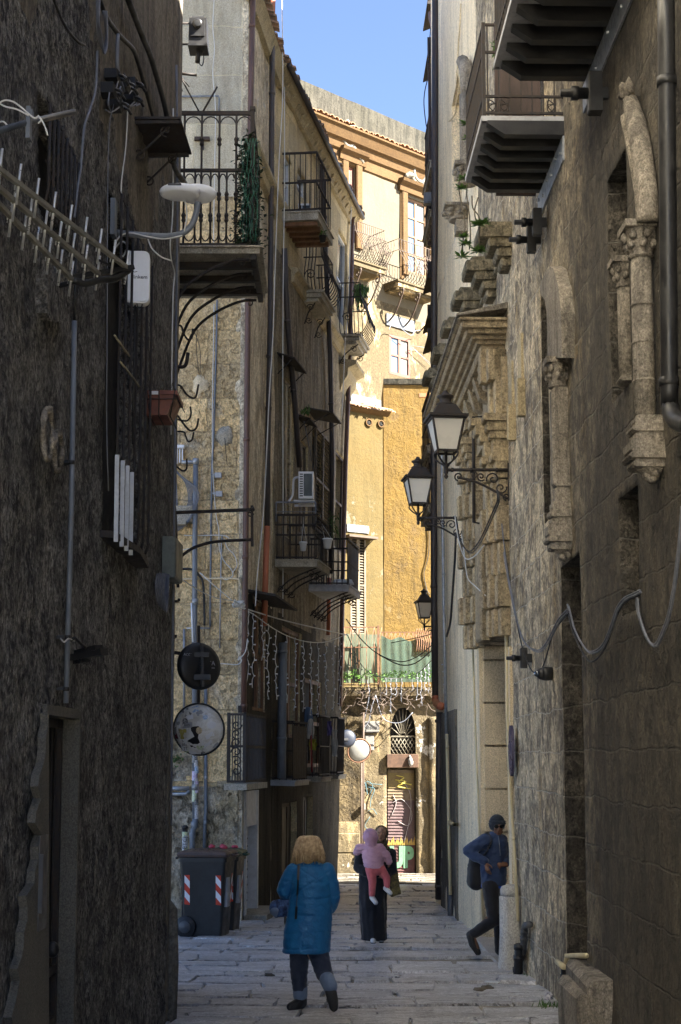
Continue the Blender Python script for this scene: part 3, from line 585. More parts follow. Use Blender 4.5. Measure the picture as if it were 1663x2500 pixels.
for u, v, sx, sz in ((262, 175, .10, .07), (285, 195, .12, .09), (253, 208, .11, .08), (304, 192, .08, .07), (268, 240, .13, .08), (300, 226, .09, .06)):
    a, h = FA.sh(u, v, .06); m.bev(FA, a-sx/2, a+sx/2, h-sz/2, h+sz/2, .0, .11, .02)
    for k in range(2): m.tube([FA.pt(a+sx*.3*(k*2-1), h, .08), FA.pt(a+sx*.3*(k*2-1), h-.02, .14), FA.pt(a+sx*.5*(k*2-1), h-.05, .16)], .012, 6)
part('boxes', m, M_black, jb)
m = MB()
for i in range(7):
    u, v = R_.uniform(236, 310), R_.uniform(160, 215); ft(m, FA, ((u, v), (u+R_.uniform(-18, 18), v+25), (u+R_.uniform(-12, 12), v+46), (u+R_.uniform(-22, 22), v+40)), .006, .09, 5, 4)
ft(m, FA, ((272, 80), (270, 120), (272, 165), (284, 210)), .016, .08); part('wires', m, M_gcable, jb)
# conduit down the dark wall
cd = thing('conduit', 'straight blue-grey conduit pipe running down to the gate of the dark house', 'pipe', FA.hit(130, 1615))
s_ = FA.sh(143, 1180)[0]; hA, hB = FA.sh(155, 742)[1], FA.sh(130, 1618)[1]
m = MB(); m.tube([FA.pt(s_, hA, .05), FA.pt(s_+.01, (hA+hB)/2, .055), FA.pt(s_, hB, .05)], .0165, 10); part('pipe', m, M_bluegrey, cd)
m = MB(); m.tube([FA.pt(s_, hA+.45, .05), FA.pt(s_, hA, .05)], .009, 6)
for hh in (hA-.9, hA-2.3, hB+.4): m.tube([FA.pt(s_, hh-.012, .05), FA.pt(s_, hh+.012, .05)], .021, 10); m.fb(FA, s_-.035, s_+.035, hh-.01, hh+.01, -.01, .04)
part('clips', m, M_black, cd)
# eroded stone rings
m = MB()
for cu, cv, du, dv in ((110, 998, 11, 60), (133, 1038, 9, 46)):
    pts = [FA.hit(cu+du*math.cos(t*.42), cv+dv*math.sin(t*.42), .05+.012*math.sin(t*1.7)) for t in range(15)]; m.tube(pts, [.017+.005*math.sin(t*2.2) for t in range(15)], 8, closed=True)
single('stone_rings', m, M_greystone, 'two eroded oval stone rings on the dark wall beside the conduit', 'wall rings')
# spotlight
fl = thing('floodlight', 'black twin floodlight on a bent arm beside the conduit', 'floodlight', FA.hit(165, 1500))
m = MB(); b0 = FA.hit(160, 1476, .06); b1 = P(205, 1497, 9.05); m.tube([b0, b0+V((.03, 0, .02)), b1], .010, 6); part('arm', m, M_black, fl)
for (ua, va), (ub, vb), t in (((168, 1514), (240, 1500), .035), ((180, 1502), (228, 1490), .028)):
    m = MB(); a, b = P(ua, va, 9.05), P(ub, vb, 8.95); d = (b-a).normalized(); rot = Matrix((d, V((0, 1, 0)).cross(d).cross(d)*-1, d.cross(V((0, 1, 0))))).transposed(); m.box((a+b)/2, ((b-a).length, .09, t*1.3), rot)
    for k in range(4): m.box(a.lerp(b, .1+.1*k)+V((0, 0, -.02)), (.006, .07, t*1.5), rot)
    part('lamp_head', m, M_black, fl)
m = MB(); m.tube(smooth_pts([FA.hit(140, 1470, .05), FA.hit(148, 1478, .08), FA.hit(158, 1470, .08), FA.hit(172, 1476, .07)]), .005, 5); part('lead', m, M_wcable, fl)
# planter
pl = thing('planter', 'red-brown plastic trough planter in a wire holder on the dark wall', 'planter', P(365, 957, 12.1))
y0, y1 = 11.9, 12.35; A0, A1 = P(330, 877, y0), P(404, 904, y0); xb0, xb1 = P(336, 950, y0).x, P(384, 955, y0).x; zt, zb = A1.z, P(350, 953, y0).z
m = MB(); m.hexa([V((xb0, y0+.03, zb)), V((xb1, y0+.03, zb)), V((xb1, y1-.03, zb)), V((xb0, y1-.03, zb)), V((A0.x, y0, zt)), V((A1.x, y0, zt)), V((A1.x, y1, zt)), V((A0.x, y1, zt))])
xm, ym = (A0.x+A1.x)/2, (y0+y1)/2; m.box((xm, y0-.005, zt), (A1.x-A0.x+.03, .02, .035)); m.box((xm, y1+.005, zt), (A1.x-A0.x+.03, .02, .035)); m.box((A1.x+.008, ym, zt), (.02, y1-y0, .035)); m.box((A0.x-.008, ym, zt), (.02, y1-y0, .035))
M_pot = simple('red_brown_plastic', (.20, .055, .03), .5, var=.4, scale=6, alt=(.10, .04, .03)); part('trough', m, M_pot, pl)
m = MB(); m.box(((A0.x*2+A1.x)/3, y0-.017, zt-.005), (.08, .006, .03)); part('tag', m, M_whitep, pl)
m = MB()
for x in (A0.x+.03, xm, A1.x): m.tube([V((x, y0-.02, zt+.03)), V((x*.7+xm*.3, y0-.01, zb-.02)), V((x*.7+xm*.3, y1, zb-.02))], .005, 5)
m.tube([V((A0.x-.05, y0-.022, zt-.06)), V((A1.x+.02, y0-.022, zt-.06)), V((A1.x+.03, y1, zt-.06))], .005, 5); part('wire_holder', m, M_iron, pl)
m = MB()
for i in range(16):
    b = V((R_.uniform(A0.x+.05, A1.x-.02), R_.uniform(y0+.05, y1-.05), zt)); tp = b+V((R_.uniform(-.05, .06), R_.uniform(-.04, .04), R_.uniform(.04, .12))); m.tube([b, tp], .003, 4)
    for k in range(3): m.leaf(tp, (R_.uniform(-1, 1), R_.uniform(-1, 1), R_.uniform(-.3, .8)), .03, .014)
part('dead_plant', m, M_stem, pl)
m = MB(); ft(m, FA, ((264, 772), (280, 795), (298, 820)), .008, .1, 5, 1); ft(m, FA, ((277, 833), (296, 856), (321, 890)), .008, .12, 5, 1); single('rope', m, simple('old_rope', (.35, .31, .2), .9, var=.5, scale=40), 'frayed yellowish rope tied from the tall barred window to the planter', 'rope')
# electric box by the corner
eb_ = thing('electric_box', 'grey-green metal electric box low on the corner of the dark house', 'electric box', FA.pt(-.9, FA.sh(380, 1315)[1], 0))
ha, hbx = FA.sh(380, 1212, .1)[1], FA.sh(380, 1312, .1)[1]; m = MB(); m.bev(FA, -.95, -.45, hbx, ha, 0, .13, .015); m.fb(FA, -.952, -.945, hbx+.03, ha-.03, .02, .11); part('case', m, simple('grey_green_metal', (.13, .145, .125), .5, var=.3), eb_)
m = MB()
for i in range(6): ft(m, FA, ((362+i*4, 1320), (358+i*4, 1360), (368+i*3, 1395+i*3), (378+i*2, 1360), (384+i, 1322)), .006, .05+.01*i, 5, 4)
part('cables', m, M_gcable, eb_)
# iron hooks past the corner
M_hook = M_iron
hooks = (('topmost slim iron hook ending in a small upturned loop', 15, .011, ((377, 748), (410, 749), (418, 752), (423, 768), (432, 781), (441, 778), (444, 757))),
 ('thickest of the black iron hooks, under the curved balcony brackets', 15, .02, ((362, 797), (383, 803), (394, 822), (404, 840), (417, 845), (428, 839), (433, 812))),
 ('iron hook alone level with the planter, beside its rim', 15, .011, ((405, 885), (416, 889), (428, 906), (440, 915), (451, 913), (457, 885))),
 ('long slanting iron hook under the planter, crossing another', 15, .011, ((394, 940), (410, 958), (432, 987), (444, 991), (453, 983), (457, 963))),
 ('flat iron hook under the planter crossed by the long slanting one', 15, .010, ((392, 961), (424, 969), (435, 965), (440, 952), (438, 936))),
 ('low iron hook with a step in its arm, third under the planter', 15, .010, ((392, 993), (422, 994), (427, 1003), (433, 1016), (442, 1012), (446, 995))),
 ('lowest black iron hook, above the bundle of looped wires', 15.2, .010, ((394, 1062), (408, 1075), (421, 1084), (430, 1078), (430, 1056))))
for lb, y, r, uv in hooks:
    m = MB(); p0 = P(*uv[0], y); m.tube([V((-1.98, y, p0.z)), p0], r, 6); yt(m, uv, y, r, 7, 4); single('iron_hook', m, M_hook, lb, 'hook', None, 'iron hooks past the corner')
# iron sign frame
m = MB(); Y = 16.0; a = P(392, 1181, Y); b = P(586, 1173, Y); m.bar(V((-1.98, Y, a.z)), b, .03, .035); c = P(580, 1249, Y); m.bar(P(580, 1164, Y), P(581, 1258, Y), .035, .03)
m.tube(smooth_pts([P(u, v, Y) for u, v in ((396, 1300), (418, 1280), (442, 1263), (472, 1252), (505, 1246), (581, 1242))], 4), .018, 6); m.bar(P(404, 1185, Y), P(410, 1352, Y), .045, .03); m.blob(P(581, 1172, Y), .03, jit=.3)
m.tube(scroll(P(576, 1182, Y), V((1, 0, 0)), V((0, 0, 1)), .04, 1, 0), .008, 5)
single('sign_bracket', m, M_iron, 'empty black iron sign bracket with a curved brace sticking out past the corner', 'bracket')
# short stubs sticking out of the corner
for u, v, lb in ((412, 1384, 'short black iron stub at the height of the pale conduit bend'), (404, 1468, 'lower short black iron stub, level with the drooping white lead')):
    m = MB(); b = P(u, v, 15.5); m.tube([V((-1.98, 15.5, b.z)), b], .014, 6); m.tube([b, b+V((0, 0, .03))], .018, 6); single('iron_stub', m, M_iron, lb, 'stub')
# ---- balcony past the corner
bc = thing('iron_balcony', 'black iron balcony with slender bars and dark ivy sticking out past the dark house', 'balcony', V((-1.9, 15.6, 6.9)))
y0, y1 = 14.92, 16.45; q = P(598, 570, y0); zt = q.z; xr = q.x; xl = -2.0; zb = P(598, 583, y0).z
m = MB(); m.hexa([V((x, y, z)) for z in (zb, zt) for x, y in ((xl, y0), (xr, y0), (xr-.02, y1), (xl, y1))]); m.hexa([V((x, y, z)) for z in (zt, zt+.018) for x, y in ((xl, y0-.03), (xr+.03, y0-.03), (xr+.01, y1), (xl, y1))])
part('slab', m, M_conc, bc)
m = MB()
for y in (y0+.3, y0+.75, y0+1.2): m.box(((xl+xr)/2, y, zb-.035), (xr-xl-.1, .07, .07))
m.box((xr-.07, (y0+y1)/2, zb-.03), (.06, y1-y0-.05, .06)); part('joists', m, M_iron, bc)
for y in (y0+.06, y0+.52, y0+.98, y0+1.44):
    m = MB(); p = [V((xr-.12, y, zb-.05)), V((xr-.32, y, zb-.07)), V((xr-.6, y, zb-.2)), V((xr-.85, y, zb-.42)), V((xl+.1, y, zb-.85)), V((xl+.0, y, zb-1.15))]; m.tube(smooth_pts(p, 5), .017, 7); m.tube(scroll((xr-.2, y, zb-.09), V((1, 0, 0)), V((0, 0, 1)), .05, 1.1, 2), .009, 5); part('curved_bracket', m, M_iron, bc)
zr0, zm, zr1 = zt+.05, P(480, 389, y0).z, P(480, 257, y0).z; xp = P(581, 300, y0).x
m = MB()
for z, t in ((zr1, .045), (zm, .035), (zr0, .025)): m.bar((xl, y0+.04, z), (xp, y0+.04, z), .03, t); m.bar((xp, y0+.04, z), (xp-.02, y1-.03, z), .03, t)
m.box((xp, y0+.04, (zt+zr1)/2), (.045, .045, zr1-zt+.06)); m.box((xp-.02, y1-.05, (zt+zr1)/2), (.04, .04, zr1-zt)); m.box((xp, y0+.04, zr1+.05), (.06, .06, .04)); part('rails', m, M_iron, bc)
def balusters(full, half, yy, mk):
    for x in full:
        m = MB(); f = lambda z: mk(x, z); m.tube([f(zr0), f(zr1)], .013, 6)
        for z in (zr1-.33, zr0+.3, zm-.3): m.lathe([(.014, -.05), (.026, -.03), (.018, 0), (.028, .03), (.014, .06)], f(z), n=8)
        part('baluster', m, M_iron, bc)
    for x in half:
        m = MB(); f = lambda z: mk(x, z); m.tube([f(zr0), f(zm)], .012, 6)
        for z in (zr0+.3, zm-.3): m.lathe([(.014, -.05), (.024, -.03), (.018, 0), (.025, .03), (.014, .06)], f(z), n=8)
        part('baluster', m, M_iron, bc)
xs = [P(c*.4209, 400, y0).x for c in (1005, 1100, 1197, 1290)]; xh = [P(c*.4209, 450, y0).x for c in (1065, 1150, 1238)]
balusters(xs, xh, y0, lambda x, z: V((x, y0+.04, z)))
balusters([y0+.35+.37*k for k in range(3)], [], y0, lambda x, z: V((xp-.01, x, z)))
m = MB(); X, Z = V((1, 0, 0)), V((0, 0, 1))
for seq, zz, sg in ((xs+[xp], zr1-.06, 1), (sorted(xs+xh), zm-.06, 1), (sorted(xs+xh), zr0+.06, -1)):
    for a, b in zip(seq, seq[1:]):
        c = V(((a+b)/2, y0+.04, zz-.1*sg)); r = (b-a)/2; m.tube([c+X*r*math.cos(t)+Z*sg*.12*math.sin(t) for t in [math.pi*i/8 for i in range(9)]], .008, 5)
part('arches', m, M_iron, bc)
m = MB()
for i in range(1500):
    z = zt+.02+R_.random()**1.1*(zr1-zt-.28); wd_ = .04+.045*(1-(z-zt)/(zr1-zt)); b = V((xp-.06+R_.gauss(0, wd_), y0+R_.uniform(-.03, .5), z)); m.leaf(b, (R_.uniform(-1, 1), R_.uniform(-1, .4), R_.uniform(-1, .5)), R_.uniform(.04, .08), R_.uniform(.03, .05))
single('ivy', m, M_leafdark, 'dark ivy mass hung on the corner of the iron balcony', 'plant', V((xp-.06, y0, zt)))
m = MB()
for i in range(9):
    x = xp-.1+.02*i; z = zt+.05; p = []
    while z < zr1-.25: p.append(V((x+R_.uniform(-.025, .025), y0-.05, z))); z += .09
    m.tube(p, .003, 4)
single('green_wire_net', m, simple('green_wire', (.03, .16, .11), .5), 'green wire mesh stretched over the ivy on the iron balcony', 'net')
# dark lamp box, stick aerial above it
lb = thing('lamp_housing', 'old dark rectangular lamp housing on two rods above the iron balcony', 'lamp', P(455, 118, 15))
c0, c1 = P(437, 44, 15), P(478, 118, 15); cc = (c0+c1)/2; m = MB(); wd_, ht_ = c1.x-c0.x, c0.z-c1.z; m.box(cc, (wd_, .22, ht_*.8), taper=.95); m.box(cc+V((0, 0, ht_*.42)), (wd_*.8, .18, ht_*.16), taper=.8); m.box(cc-V((0, 0, ht_*.44)), (wd_*1.05, .24, .03)); m.box(cc+V((0, -.118, .02)), (wd_*.75, .02, ht_*.5)); part('body', m, M_black, lb)
m = MB(); m.lathe([(.05, 0), (.055, .03), (.035, .035)], cc+V((0, -.13, .06)), (0, -1, 0), 12); part('lens', m, M_black, lb)
m = MB(); m.tube([cc-V((.0, 0, ht_*.45)), cc-V((.01, 0, ht_*.85))], .028, 8); m.tube(smooth_pts([cc-V((.01, 0, ht_*.8)), cc-V((-.04, 0, ht_*.95)), cc-V((-.06, 0, ht_*.7)), cc-V((-.04, 0, ht_*.5))]), .007, 5); part('cable_end', m, M_black, lb)
m = MB()
for v in (54, 102): z = P(440, v, 15).z; m.tube([V((-1.98, 15, z)), V((c0.x+.02, 15, z))], .011, 6)
part('rods', m, M_iron, lb)
m = MB(); Y = 15.3
for a, b, r in (((404, 156), (458, 256), .009), ((500, 200), (468, 256), .012), ((412, 169), (453, 173), .016), ((415, 175), (436, 200), .006), ((408, 165), (420, 210), .006)): m.tube([P(*a, Y), P(*b, Y)], r, 6)
m.tube([P(405, 156, Y), V((-2, Y, P(405, 156, Y).z))], .01, 6); single('broken_aerial', m, M_iron, 'broken stick aerial with crossed dark rods above the iron balcony rail', 'aerial')
# ================================================================ aerials on the dark house
da = thing('disc_aerial', 'white flat twin-lobed dome aerial on a curved grey arm', 'aerial', FA.hit(262, 540))
Y = 10.45; pts = [V((FA.hit(262, 535).x-.02, Y, P(262, 535, Y).z))]+[P(u, v, Y) for u, v in ((300, 539), (350, 543), (395, 543), (425, 534), (443, 515), (452, 490), (456, 466))]
m = MB(); m.tube(smooth_pts(pts, 5), .024, 10); m.fb(FA, FA.sh(262, 535)[0]-.05, FA.sh(262, 535)[0]+.05, pts[0].z-.12, pts[0].z+.16, -.02, .015); part('arm', m, M_bluegrey, da)
def lobe(u0, u1, v0, v1, y, tilt):
    m = MB(); a, b = P(u0, (v0+v1)/2, y), P(u1, (v0+v1)/2, y); c = (a+b)/2; rx = (b.x-a.x)/2; th = (P(0, v0, y).z-P(0, v1, y).z)/2
    pr = []
    for k in range(9):
        t = math.pi*(k/8-.5); pr.append((max(.005, rx-th*.55+th*.55*math.cos(t)), th*.46*math.sin(t)))
    b0 = len(m.v); m.lathe(pr, c, (0, .12, 1) if tilt else (0, .2, 1), 28); m.sm = [True]*len(m.sm)
    for i in range(b0, len(m.v)): m.v[i].y = c.y+(m.v[i].y-c.y)*.55
    return m, c, rx, th
m, c1, rx, th = lobe(367, 462, 423, 462, Y-.08, True); l1 = part('front_lobe', m, M_whitep, da)
m = MB(); m.box(c1+V((-.02, -.18, -.012)), (.1, .015, .012)); part('slot', m, M_greybeam, l1)
m, c2, rx, th = lobe(407, 499, 426, 467, Y+.1, False); part('rear_lobe', m, M_whitep, da)
m = MB(); m.tube(smooth_pts([P(425, 462, Y-.05), P(429, 478, Y-.05), P(430, 500, Y-.03), P(424, 532, Y-.03)]), .006, 5); m.tube(smooth_pts([P(262, 570, Y-.05), P(275, 545, Y-.06), P(300, 536, Y-.06), P(340, 545, Y-.05), P(380, 550, Y-.04), P(420, 542, Y-.03)]), .006, 5)
m.tube(smooth_pts([P(265, 572, Y-.05), P(280, 556, Y-.08), P(292, 566, Y-.08), P(284, 590, Y-.07), P(276, 582, Y-.07)]), .006, 5); part('coax_lead', m, M_wcable, da)
m = MB(); yt(m, ((340, 548), (345, 562), (352, 575), (372, 592), (395, 600)), 10.8, .006); single('loose_lead', m, M_wcable, 'loose pale lead hanging below the arm of the white dome aerial', 'cable')
# router box
rb = thing('antenna_box', 'white upright plastic radio box with dark lettering on the dark wall', 'radio box', P(316, 698, 10.55))
a, b = P(289, 577, 10.55), P(342, 697, 10.55); c = (a+b)/2; W_, H_ = b.x-a.x, a.z-b.z
Mx = face_mat(c+V((0, .05, 0)), (.06, -1, 0)); m = MB(); m.prism(rrect(W_, H_, .045, 5), Mx, -.04, .045); m.prism(rrect(W_*.9, H_*.95, .04, 5), Mx, .045, .056); part('case', m, M_whitep, rb)
m = MB(); text_mb(m, 'linkem', .042, Mx@Matrix.Translation((0.022, -.005, .0575))); m.add([Mx@V(q) for q in ((-.04, .028, .058), (-.032, .024, .058), (-.024, .038, .058), (-.03, .042, .058))], [(0, 1, 2, 3)]); m.add([Mx@V(q) for q in ((-.024, .03, .058), (.0, .036, .058), (.0, .041, .058), (-.024, .036, .058))], [(0, 1, 2, 3)]); part('lettering', m, M_black, rb)
m = MB(); m.tube(smooth_pts([c+V((0, .02, -H_/2)), c+V((.01, .02, -H_/2-.03)), c+V((.035, .02, -H_/2-.03)), c+V((.04, .03, -H_/2))]), .005, 5); m.box(c+V((-.05, .12, .03)), (.06, .1, .05)); m.tube([c+V((-.02, .06, -H_/2)), c+V((-.02, .06, -1.3))], .008, 6); part('mount', m, M_black, rb)
# television aerial with three toothed booms
ya = thing('television_aerial', 'grey metal television aerial with three toothed booms converging on a black holder', 'aerial', P(228, 640, 8.1))
B3 = (((-24, 372, 6.55), (297, 620, 8.25)), ((-22, 415, 6.6), (229, 632, 8.1)), ((-20, 452, 6.65), (167, 645, 8.0)))
sp = (((10, 860), (95, 1000), (200, 1080), (310, 1140), (405, 1215), (500, 1290), (598, 1370), (690, 1440)), ((15, 1040), (105, 1110), (190, 1180), (280, 1240), (370, 1310), (455, 1370), (545, 1440)), ((5, 1120), (85, 1210), (165, 1280), (240, 1350), (310, 1440), (385, 1500)))
for (A0, A1), (n0, n1) in zip(B3, ((0, 8), (0, 7), (0, 6))):
    a, b = P(*A0), P(*A1); m = MB(); m.bar(a, b, .024, .024); bo = part('boom', m, simple('dull_aluminium', (.30, .29, .25), .5, .5, var=.3) if n1 == 8 else bpy.data.materials['dull_aluminium'], ya)
    m = MB(); nn = n1
    for k in range(nn+1):
        t = .06+.92*k/nn; c = a.lerp(b, t); dv = V((.017, -.03, .095)); m.tube([c-dv, c+dv], .0075, 7)
        m.tube([c-dv*.35+V((-.012, -.02, 0)), c+dv*.2+V((-.012, -.02, 0))], .004, 5)
    part('rods', m, M_alu, bo)
e = [P(*q[1]) for q in B3]
m = MB(); m.tube(smooth_pts([e[2], e[2].lerp(e[1], .5)-V((0, .0, .035)), e[1]-V((0, 0, .03)), e[1].lerp(e[0], .5)-V((0, 0, .04)), e[0]], 4), .024, 8); m.bar(e[2]+V((-.01, 0, .012)), e[0]+V((.02, 0, .01)), .05, .03); part('holder', m, M_black, ya)
m = MB(); q = e[1]; m.tube([q, V((FA.hit(229, 632).x-.3, 8.4, q.z-.05))], .016, 7); m.bar(P(222, 596, 8.0), P(255, 612, 8.15), .008, .012); part('mount', m, M_black, ya)
am = thing('aerial_boom', 'dark horizontal tube of another aerial with a bluish clamp, top left', 'aerial', P(66, 275, 7.4))
m = MB(); m.tube([P(-30, 309, 6.6), P(64, 282, 7.0), P(170, 258, 7.5)], .0175, 10); part('tube', m, simple('dark_blue_tube', (.05, .06, .075), .45, var=.3), am)
m = MB(); m.box(P(67, 285, 6.98), (.022, .05, .17)); m.box(P(70, 262, 6.98), (.03, .04, .03)); part('clamp', m, M_bluegrey, am)
m = MB()
for uv in (((-5, 240), (10, 231), (30, 234), (50, 248), (66, 262), (80, 272), (90, 266)), ((-5, 236), (14, 246), (40, 252), (66, 266)), ((-5, 282), (8, 280), (18, 290)), ((92, 270), (103, 290), (110, 312)), ((88, 268), (95, 276), (88, 284))): yt(m, uv, 6.85, .0045)
part('leads', m, M_wcable, am)
# ================================================================ pipes and wires on the corner house
def pipe(F, uv, r, mat, label, o=None, collars=(), name='pipe', cmat=None, k=1, cat='pipe', group=None):
    o = o if o is not None else r+.03; t = thing(name, label, cat, F.hit(*uv[-1], o), group); m = MB(); ft(m, F, uv, r, o, 10, k); part('tube', m, mat, t)
    m = MB()
    for u, v in collars: 
        a = F.hit(u, v, o); m.tube([a-V((0, 0, .03)), a+V((0, 0, .03))], r*1.16, 10); b = F.hit(u, v, 0); m.tube([a, b], r*.3, 5)
    if collars: part('collar', m, cmat or mat, t)
    return t
pipe(FC, ((583, -40), (577, 250), (571, 700), (566, 1224), (564, 1413), (561, 1640)), .052, M_pbrown, 'straight brown downpipe on the corner beside the sandstone wall', .04, ((580, 60), (568, 1012), (565, 1283), (563, 1500), (561, 1625)), 'downpipe', cat='downpipe')
t = pipe(FB1, ((628, -40), (626, 210), (622, 753), (617, 1000), (615, 1214)), .055, M_pdark, 'dark purple downpipe at the bend of the cream wall, orange at both ends', .12, ((626, 215), (620, 820), (618, 940)), 'downpipe', cat='downpipe')
m = MB(); ft(m, FB1, ((629, -45), (626, 68)), .058, .12, 10, 1); ft(m, FB1, ((615, 1212), (608, 1440)), .058, .12, 10, 1); part('terracotta_section', m, M_porange, t)
cp = thing('standpipe', 'thick grey pipe plastered with stickers rising behind the wheelie bins', 'pipe', FC.hit(444, 1960, .12))
m = MB(); ft(m, FC, ((451, 1060), (449, 1200), (448, 1500), (449, 1890)), .047, .12, 12, 1); ft(m, FC, ((449, 1885), (449, 1902), (444, 1912), (443, 1925), (443, 2010)), .05, .14, 12, 1); part('tube', m, M_bluegrey, cp)
m = MB()
for u, v in ((451, 1062), (449, 1385), (449, 1812), (447, 1898), (443, 1922)): a = FC.hit(u, v, .13); m.tube([a-V((0, 0, .05)), a+V((0, 0, .05))], .057, 12)
ft(m, FC, ((418, 1064), (436, 1064), (451, 1064)), .035, .12, 10, 1); part('joints', m, M_steel, cp)
stick = [simple('sticker_%s' % n, c, .5, var=.5, scale=60, bump=0, alt=a) for n, c, a in (('violet', (.35, .25, .5), (.8, .8, .85)), ('white', (.75, .75, .75), (.2, .2, .25)), ('black', (.03, .03, .03), (.5, .5, .5)), ('green', (.35, .45, .2), (.8, .8, .7)), ('blue', (.15, .3, .55), (.7, .75, .8)))]
for i, (v, n, h) in enumerate(((1745, 2, .16), (1758, 1, .12), (1772, 4, .12), (1786, 0, .16), (1799, 1, .11), (1812, 0, .2), (1832, 3, .2), (1850, 2, .14), (1870, 1, .24))):
    c = FC.hit(449+(i % 3-1)*1.2, v, .17); m = MB(); m.lathe([(.0485, -h/2), (.0485, h/2)], c-V((0, -.05, 0)), n=14)
    del m.f[-2:]; del m.mi[-2:]; del m.sm[-2:]
    part('sticker', m, stick[n], cp)
pipe(FC, ((474, 1560), (474, 1870), (472, 1893), (470, 1975)), .03, M_bluegrey, 'thin grey pipe right of the stickered standpipe', .06, ((474, 1640), (474, 1790), (473, 1893)), cmat=M_steel)
pipe(FC, ((384, 1815), (436, 1815)), .04, M_steel, 'upper of two short horizontal pipes joining the stickered standpipe', .1); pipe(FC, ((384, 1828), (428, 1828), (436, 1820)), .032, M_steel, 'lower of two short horizontal pipes beside the stickered standpipe', .1)
pipe(FC, ((500, 690), (498, 800), (492, 1000), (488, 1080), (486, 1220), (484, 1410), (484, 1442)), .018, M_bluegrey, 'thin blue-grey conduit down the middle of the sandstone wall', .03, ((494, 918), (488, 1090), (486, 1210)))
pipe(FC, ((512, 1233), (510, 1250), (507, 1413), (506, 1492)), .012, M_steel, 'thin grey conduit right of the blue-grey one low on the sandstone wall', .03)
pipe(FC, ((410, 1337), (425, 1333), (540, 1332), (551, 1337), (556, 1352)), .02, M_jamb, 'pale horizontal conduit bending down at the corner of the sandstone wall', .03, k=2)
pipe(FC, ((415, 222), (503, 221), (505, 228), (504, 256)), .016, M_bluegrey, 'blue-grey conduit turning down above the iron balcony rail', .03)
pipe(FC, ((424, 1448), (424, 1640)), .022, M_steel, 'short grey pipe left of the standpipe beside the black round disc', .06)
pipe(FC, ((430, 1446), (484, 1446)), .018, M_steel, 'horizontal grey pipe above the black round disc', .1)
pipe(FC, ((441, 1388), (444, 1478)), .016, M_whitep, 'white tube leaning beside the standpipe above the black round disc', .16)
def cwire(uv, r, mat, label, o=.04, F=None): 
    m = MB(); ft(m, F or FC, uv, r, o, 5, 4); return single('wall_cable', m, mat, label, 'cable')
cwire(((494, -15), (490, 60), (494, 110), (490, 170), (496, 250), (494, 400), (492, 560), (496, 690)), .009, M_wcable, 'white cable wandering down the grey blocks behind the iron balcony')
cwire(((493, 700), (489, 960), (490, 1080), (497, 1180), (504, 1220), (505, 1260), (515, 1290), (532, 1310), (536, 1325), (520, 1335), (510, 1328)), .009, M_wcable, 'white cable ending in a curl on the sandstone wall')
cwire(((392, 1316), (420, 1310), (442, 1311), (458, 1324), (468, 1345), (471, 1413), (471, 1440)), .022, M_bcable, 'thick black cable arching over beside the standpipe', .1)
cwire(((398, 1270), (430, 1264), (456, 1259)), .008, M_wcable, 'straight white wire tied to the empty sign bracket brace', .3)
cwire(((424, 1232), (440, 1233), (500, 1232), (520, 1234), (528, 1240)), .010, M_wcable, 'knotted white wire running right under the empty sign bracket', .05)
cwire(((516, 1240), (524, 1262), (538, 1275), (546, 1300), (534, 1320)), .008, M_wcable, 'looping white wire dangling from the knotted white wire', .05)
cwire(((455, 750), (452, 800), (458, 860)), .006, M_bcable, 'thin dark wire hanging over the sandstone under the balcony'); cwire(((446, 760), (460, 800), (461, 858)), .006, M_bcable, 'second thin dark wire hanging over the sandstone under the balcony')
cwire(((517, 1004), (520, 1040), (523, 1070)), .006, M_bcable, 'short dark wire trailing from the grey plaster patch')
m = MB()
for i in range(9):
    e = i*3.2; ft(m, FC, ((394+e*.4, 1060+e), (404+e*.8, 1085+e*.6), (426+e, 1110+e*.5), (434+e*.9, 1150), (420+e*.5, 1190+e*.5), (396, 1205+e)), .009, .1+.012*i, 5, 4)
for i in range(4): ft(m, FC, ((396+3*i, 1080), (398+3*i, 1130), (402+2*i, 1165), (398+i, 1190)), .01, .12, 5, 4)
single('cable_bundle', m, M_gcable, 'big bundle of looped grey wires at the left of the sandstone wall', 'cables')
m = MB(); a, b = FC.sh(390, 1022), FC.sh(420, 1078)
for i in range(6): x = a[0]+(b[0]-a[0])*i/5; m.fb(FC, x, x+.02, b[1]+.1*(i/5), a[1]-.08*i/5, .1, .13)
m.fb(FC, a[0], b[0]+.04, a[1]-.1, a[1]-.05, .05, .16); single('white_rack', m, M_whitep, 'small white slatted rack above the bundle of looped wires', 'rack')
m = MB(); a, b = FC.sh(390, 1193), FC.sh(432, 1213); m.fb(FC, a[0], b[0], b[1], b[1]+.06, .0, .3); m.bev(FC, a[0], b[0]+.1, b[1]+.06, a[1]+.2, .0, .18, .02); single('meter_box', m, M_conc, 'grey meter box on a pale shelf under the bundle of looped wires', 'meter box')
for u, v, lb_ in ((503, 1095, 'small grey clip box on the sandstone wall beside the blue-grey conduit'), (505, 1138, 'lower small grey clip box beside the blue-grey conduit')):
    m = MB(); a, h = FC.sh(u, v); m.bev(FC, a-.06, a+.06, h-.05, h+.05, 0, .06, .01); m.fb(FC, a-.12, a-.06, h+.0, h+.03, 0, .04); single('clip_box', m, M_slate, lb_, 'box')
m = MB(); m.blob(FC.hit(519, 1004, 0), (.15, .05, .17), n=14, m=8, jit=.5); single('plaster_patch', m, M_conc, 'round grey plaster patch on the sandstone wall', 'patch')
m = MB(); m.blob(FC.hit(462, 888, -.01), (.14, .05, .2), n=12, m=8, jit=.6); single('cement_patch', m, M_jamb, 'pale cement patch on the sandstone level with the planter', 'patch')
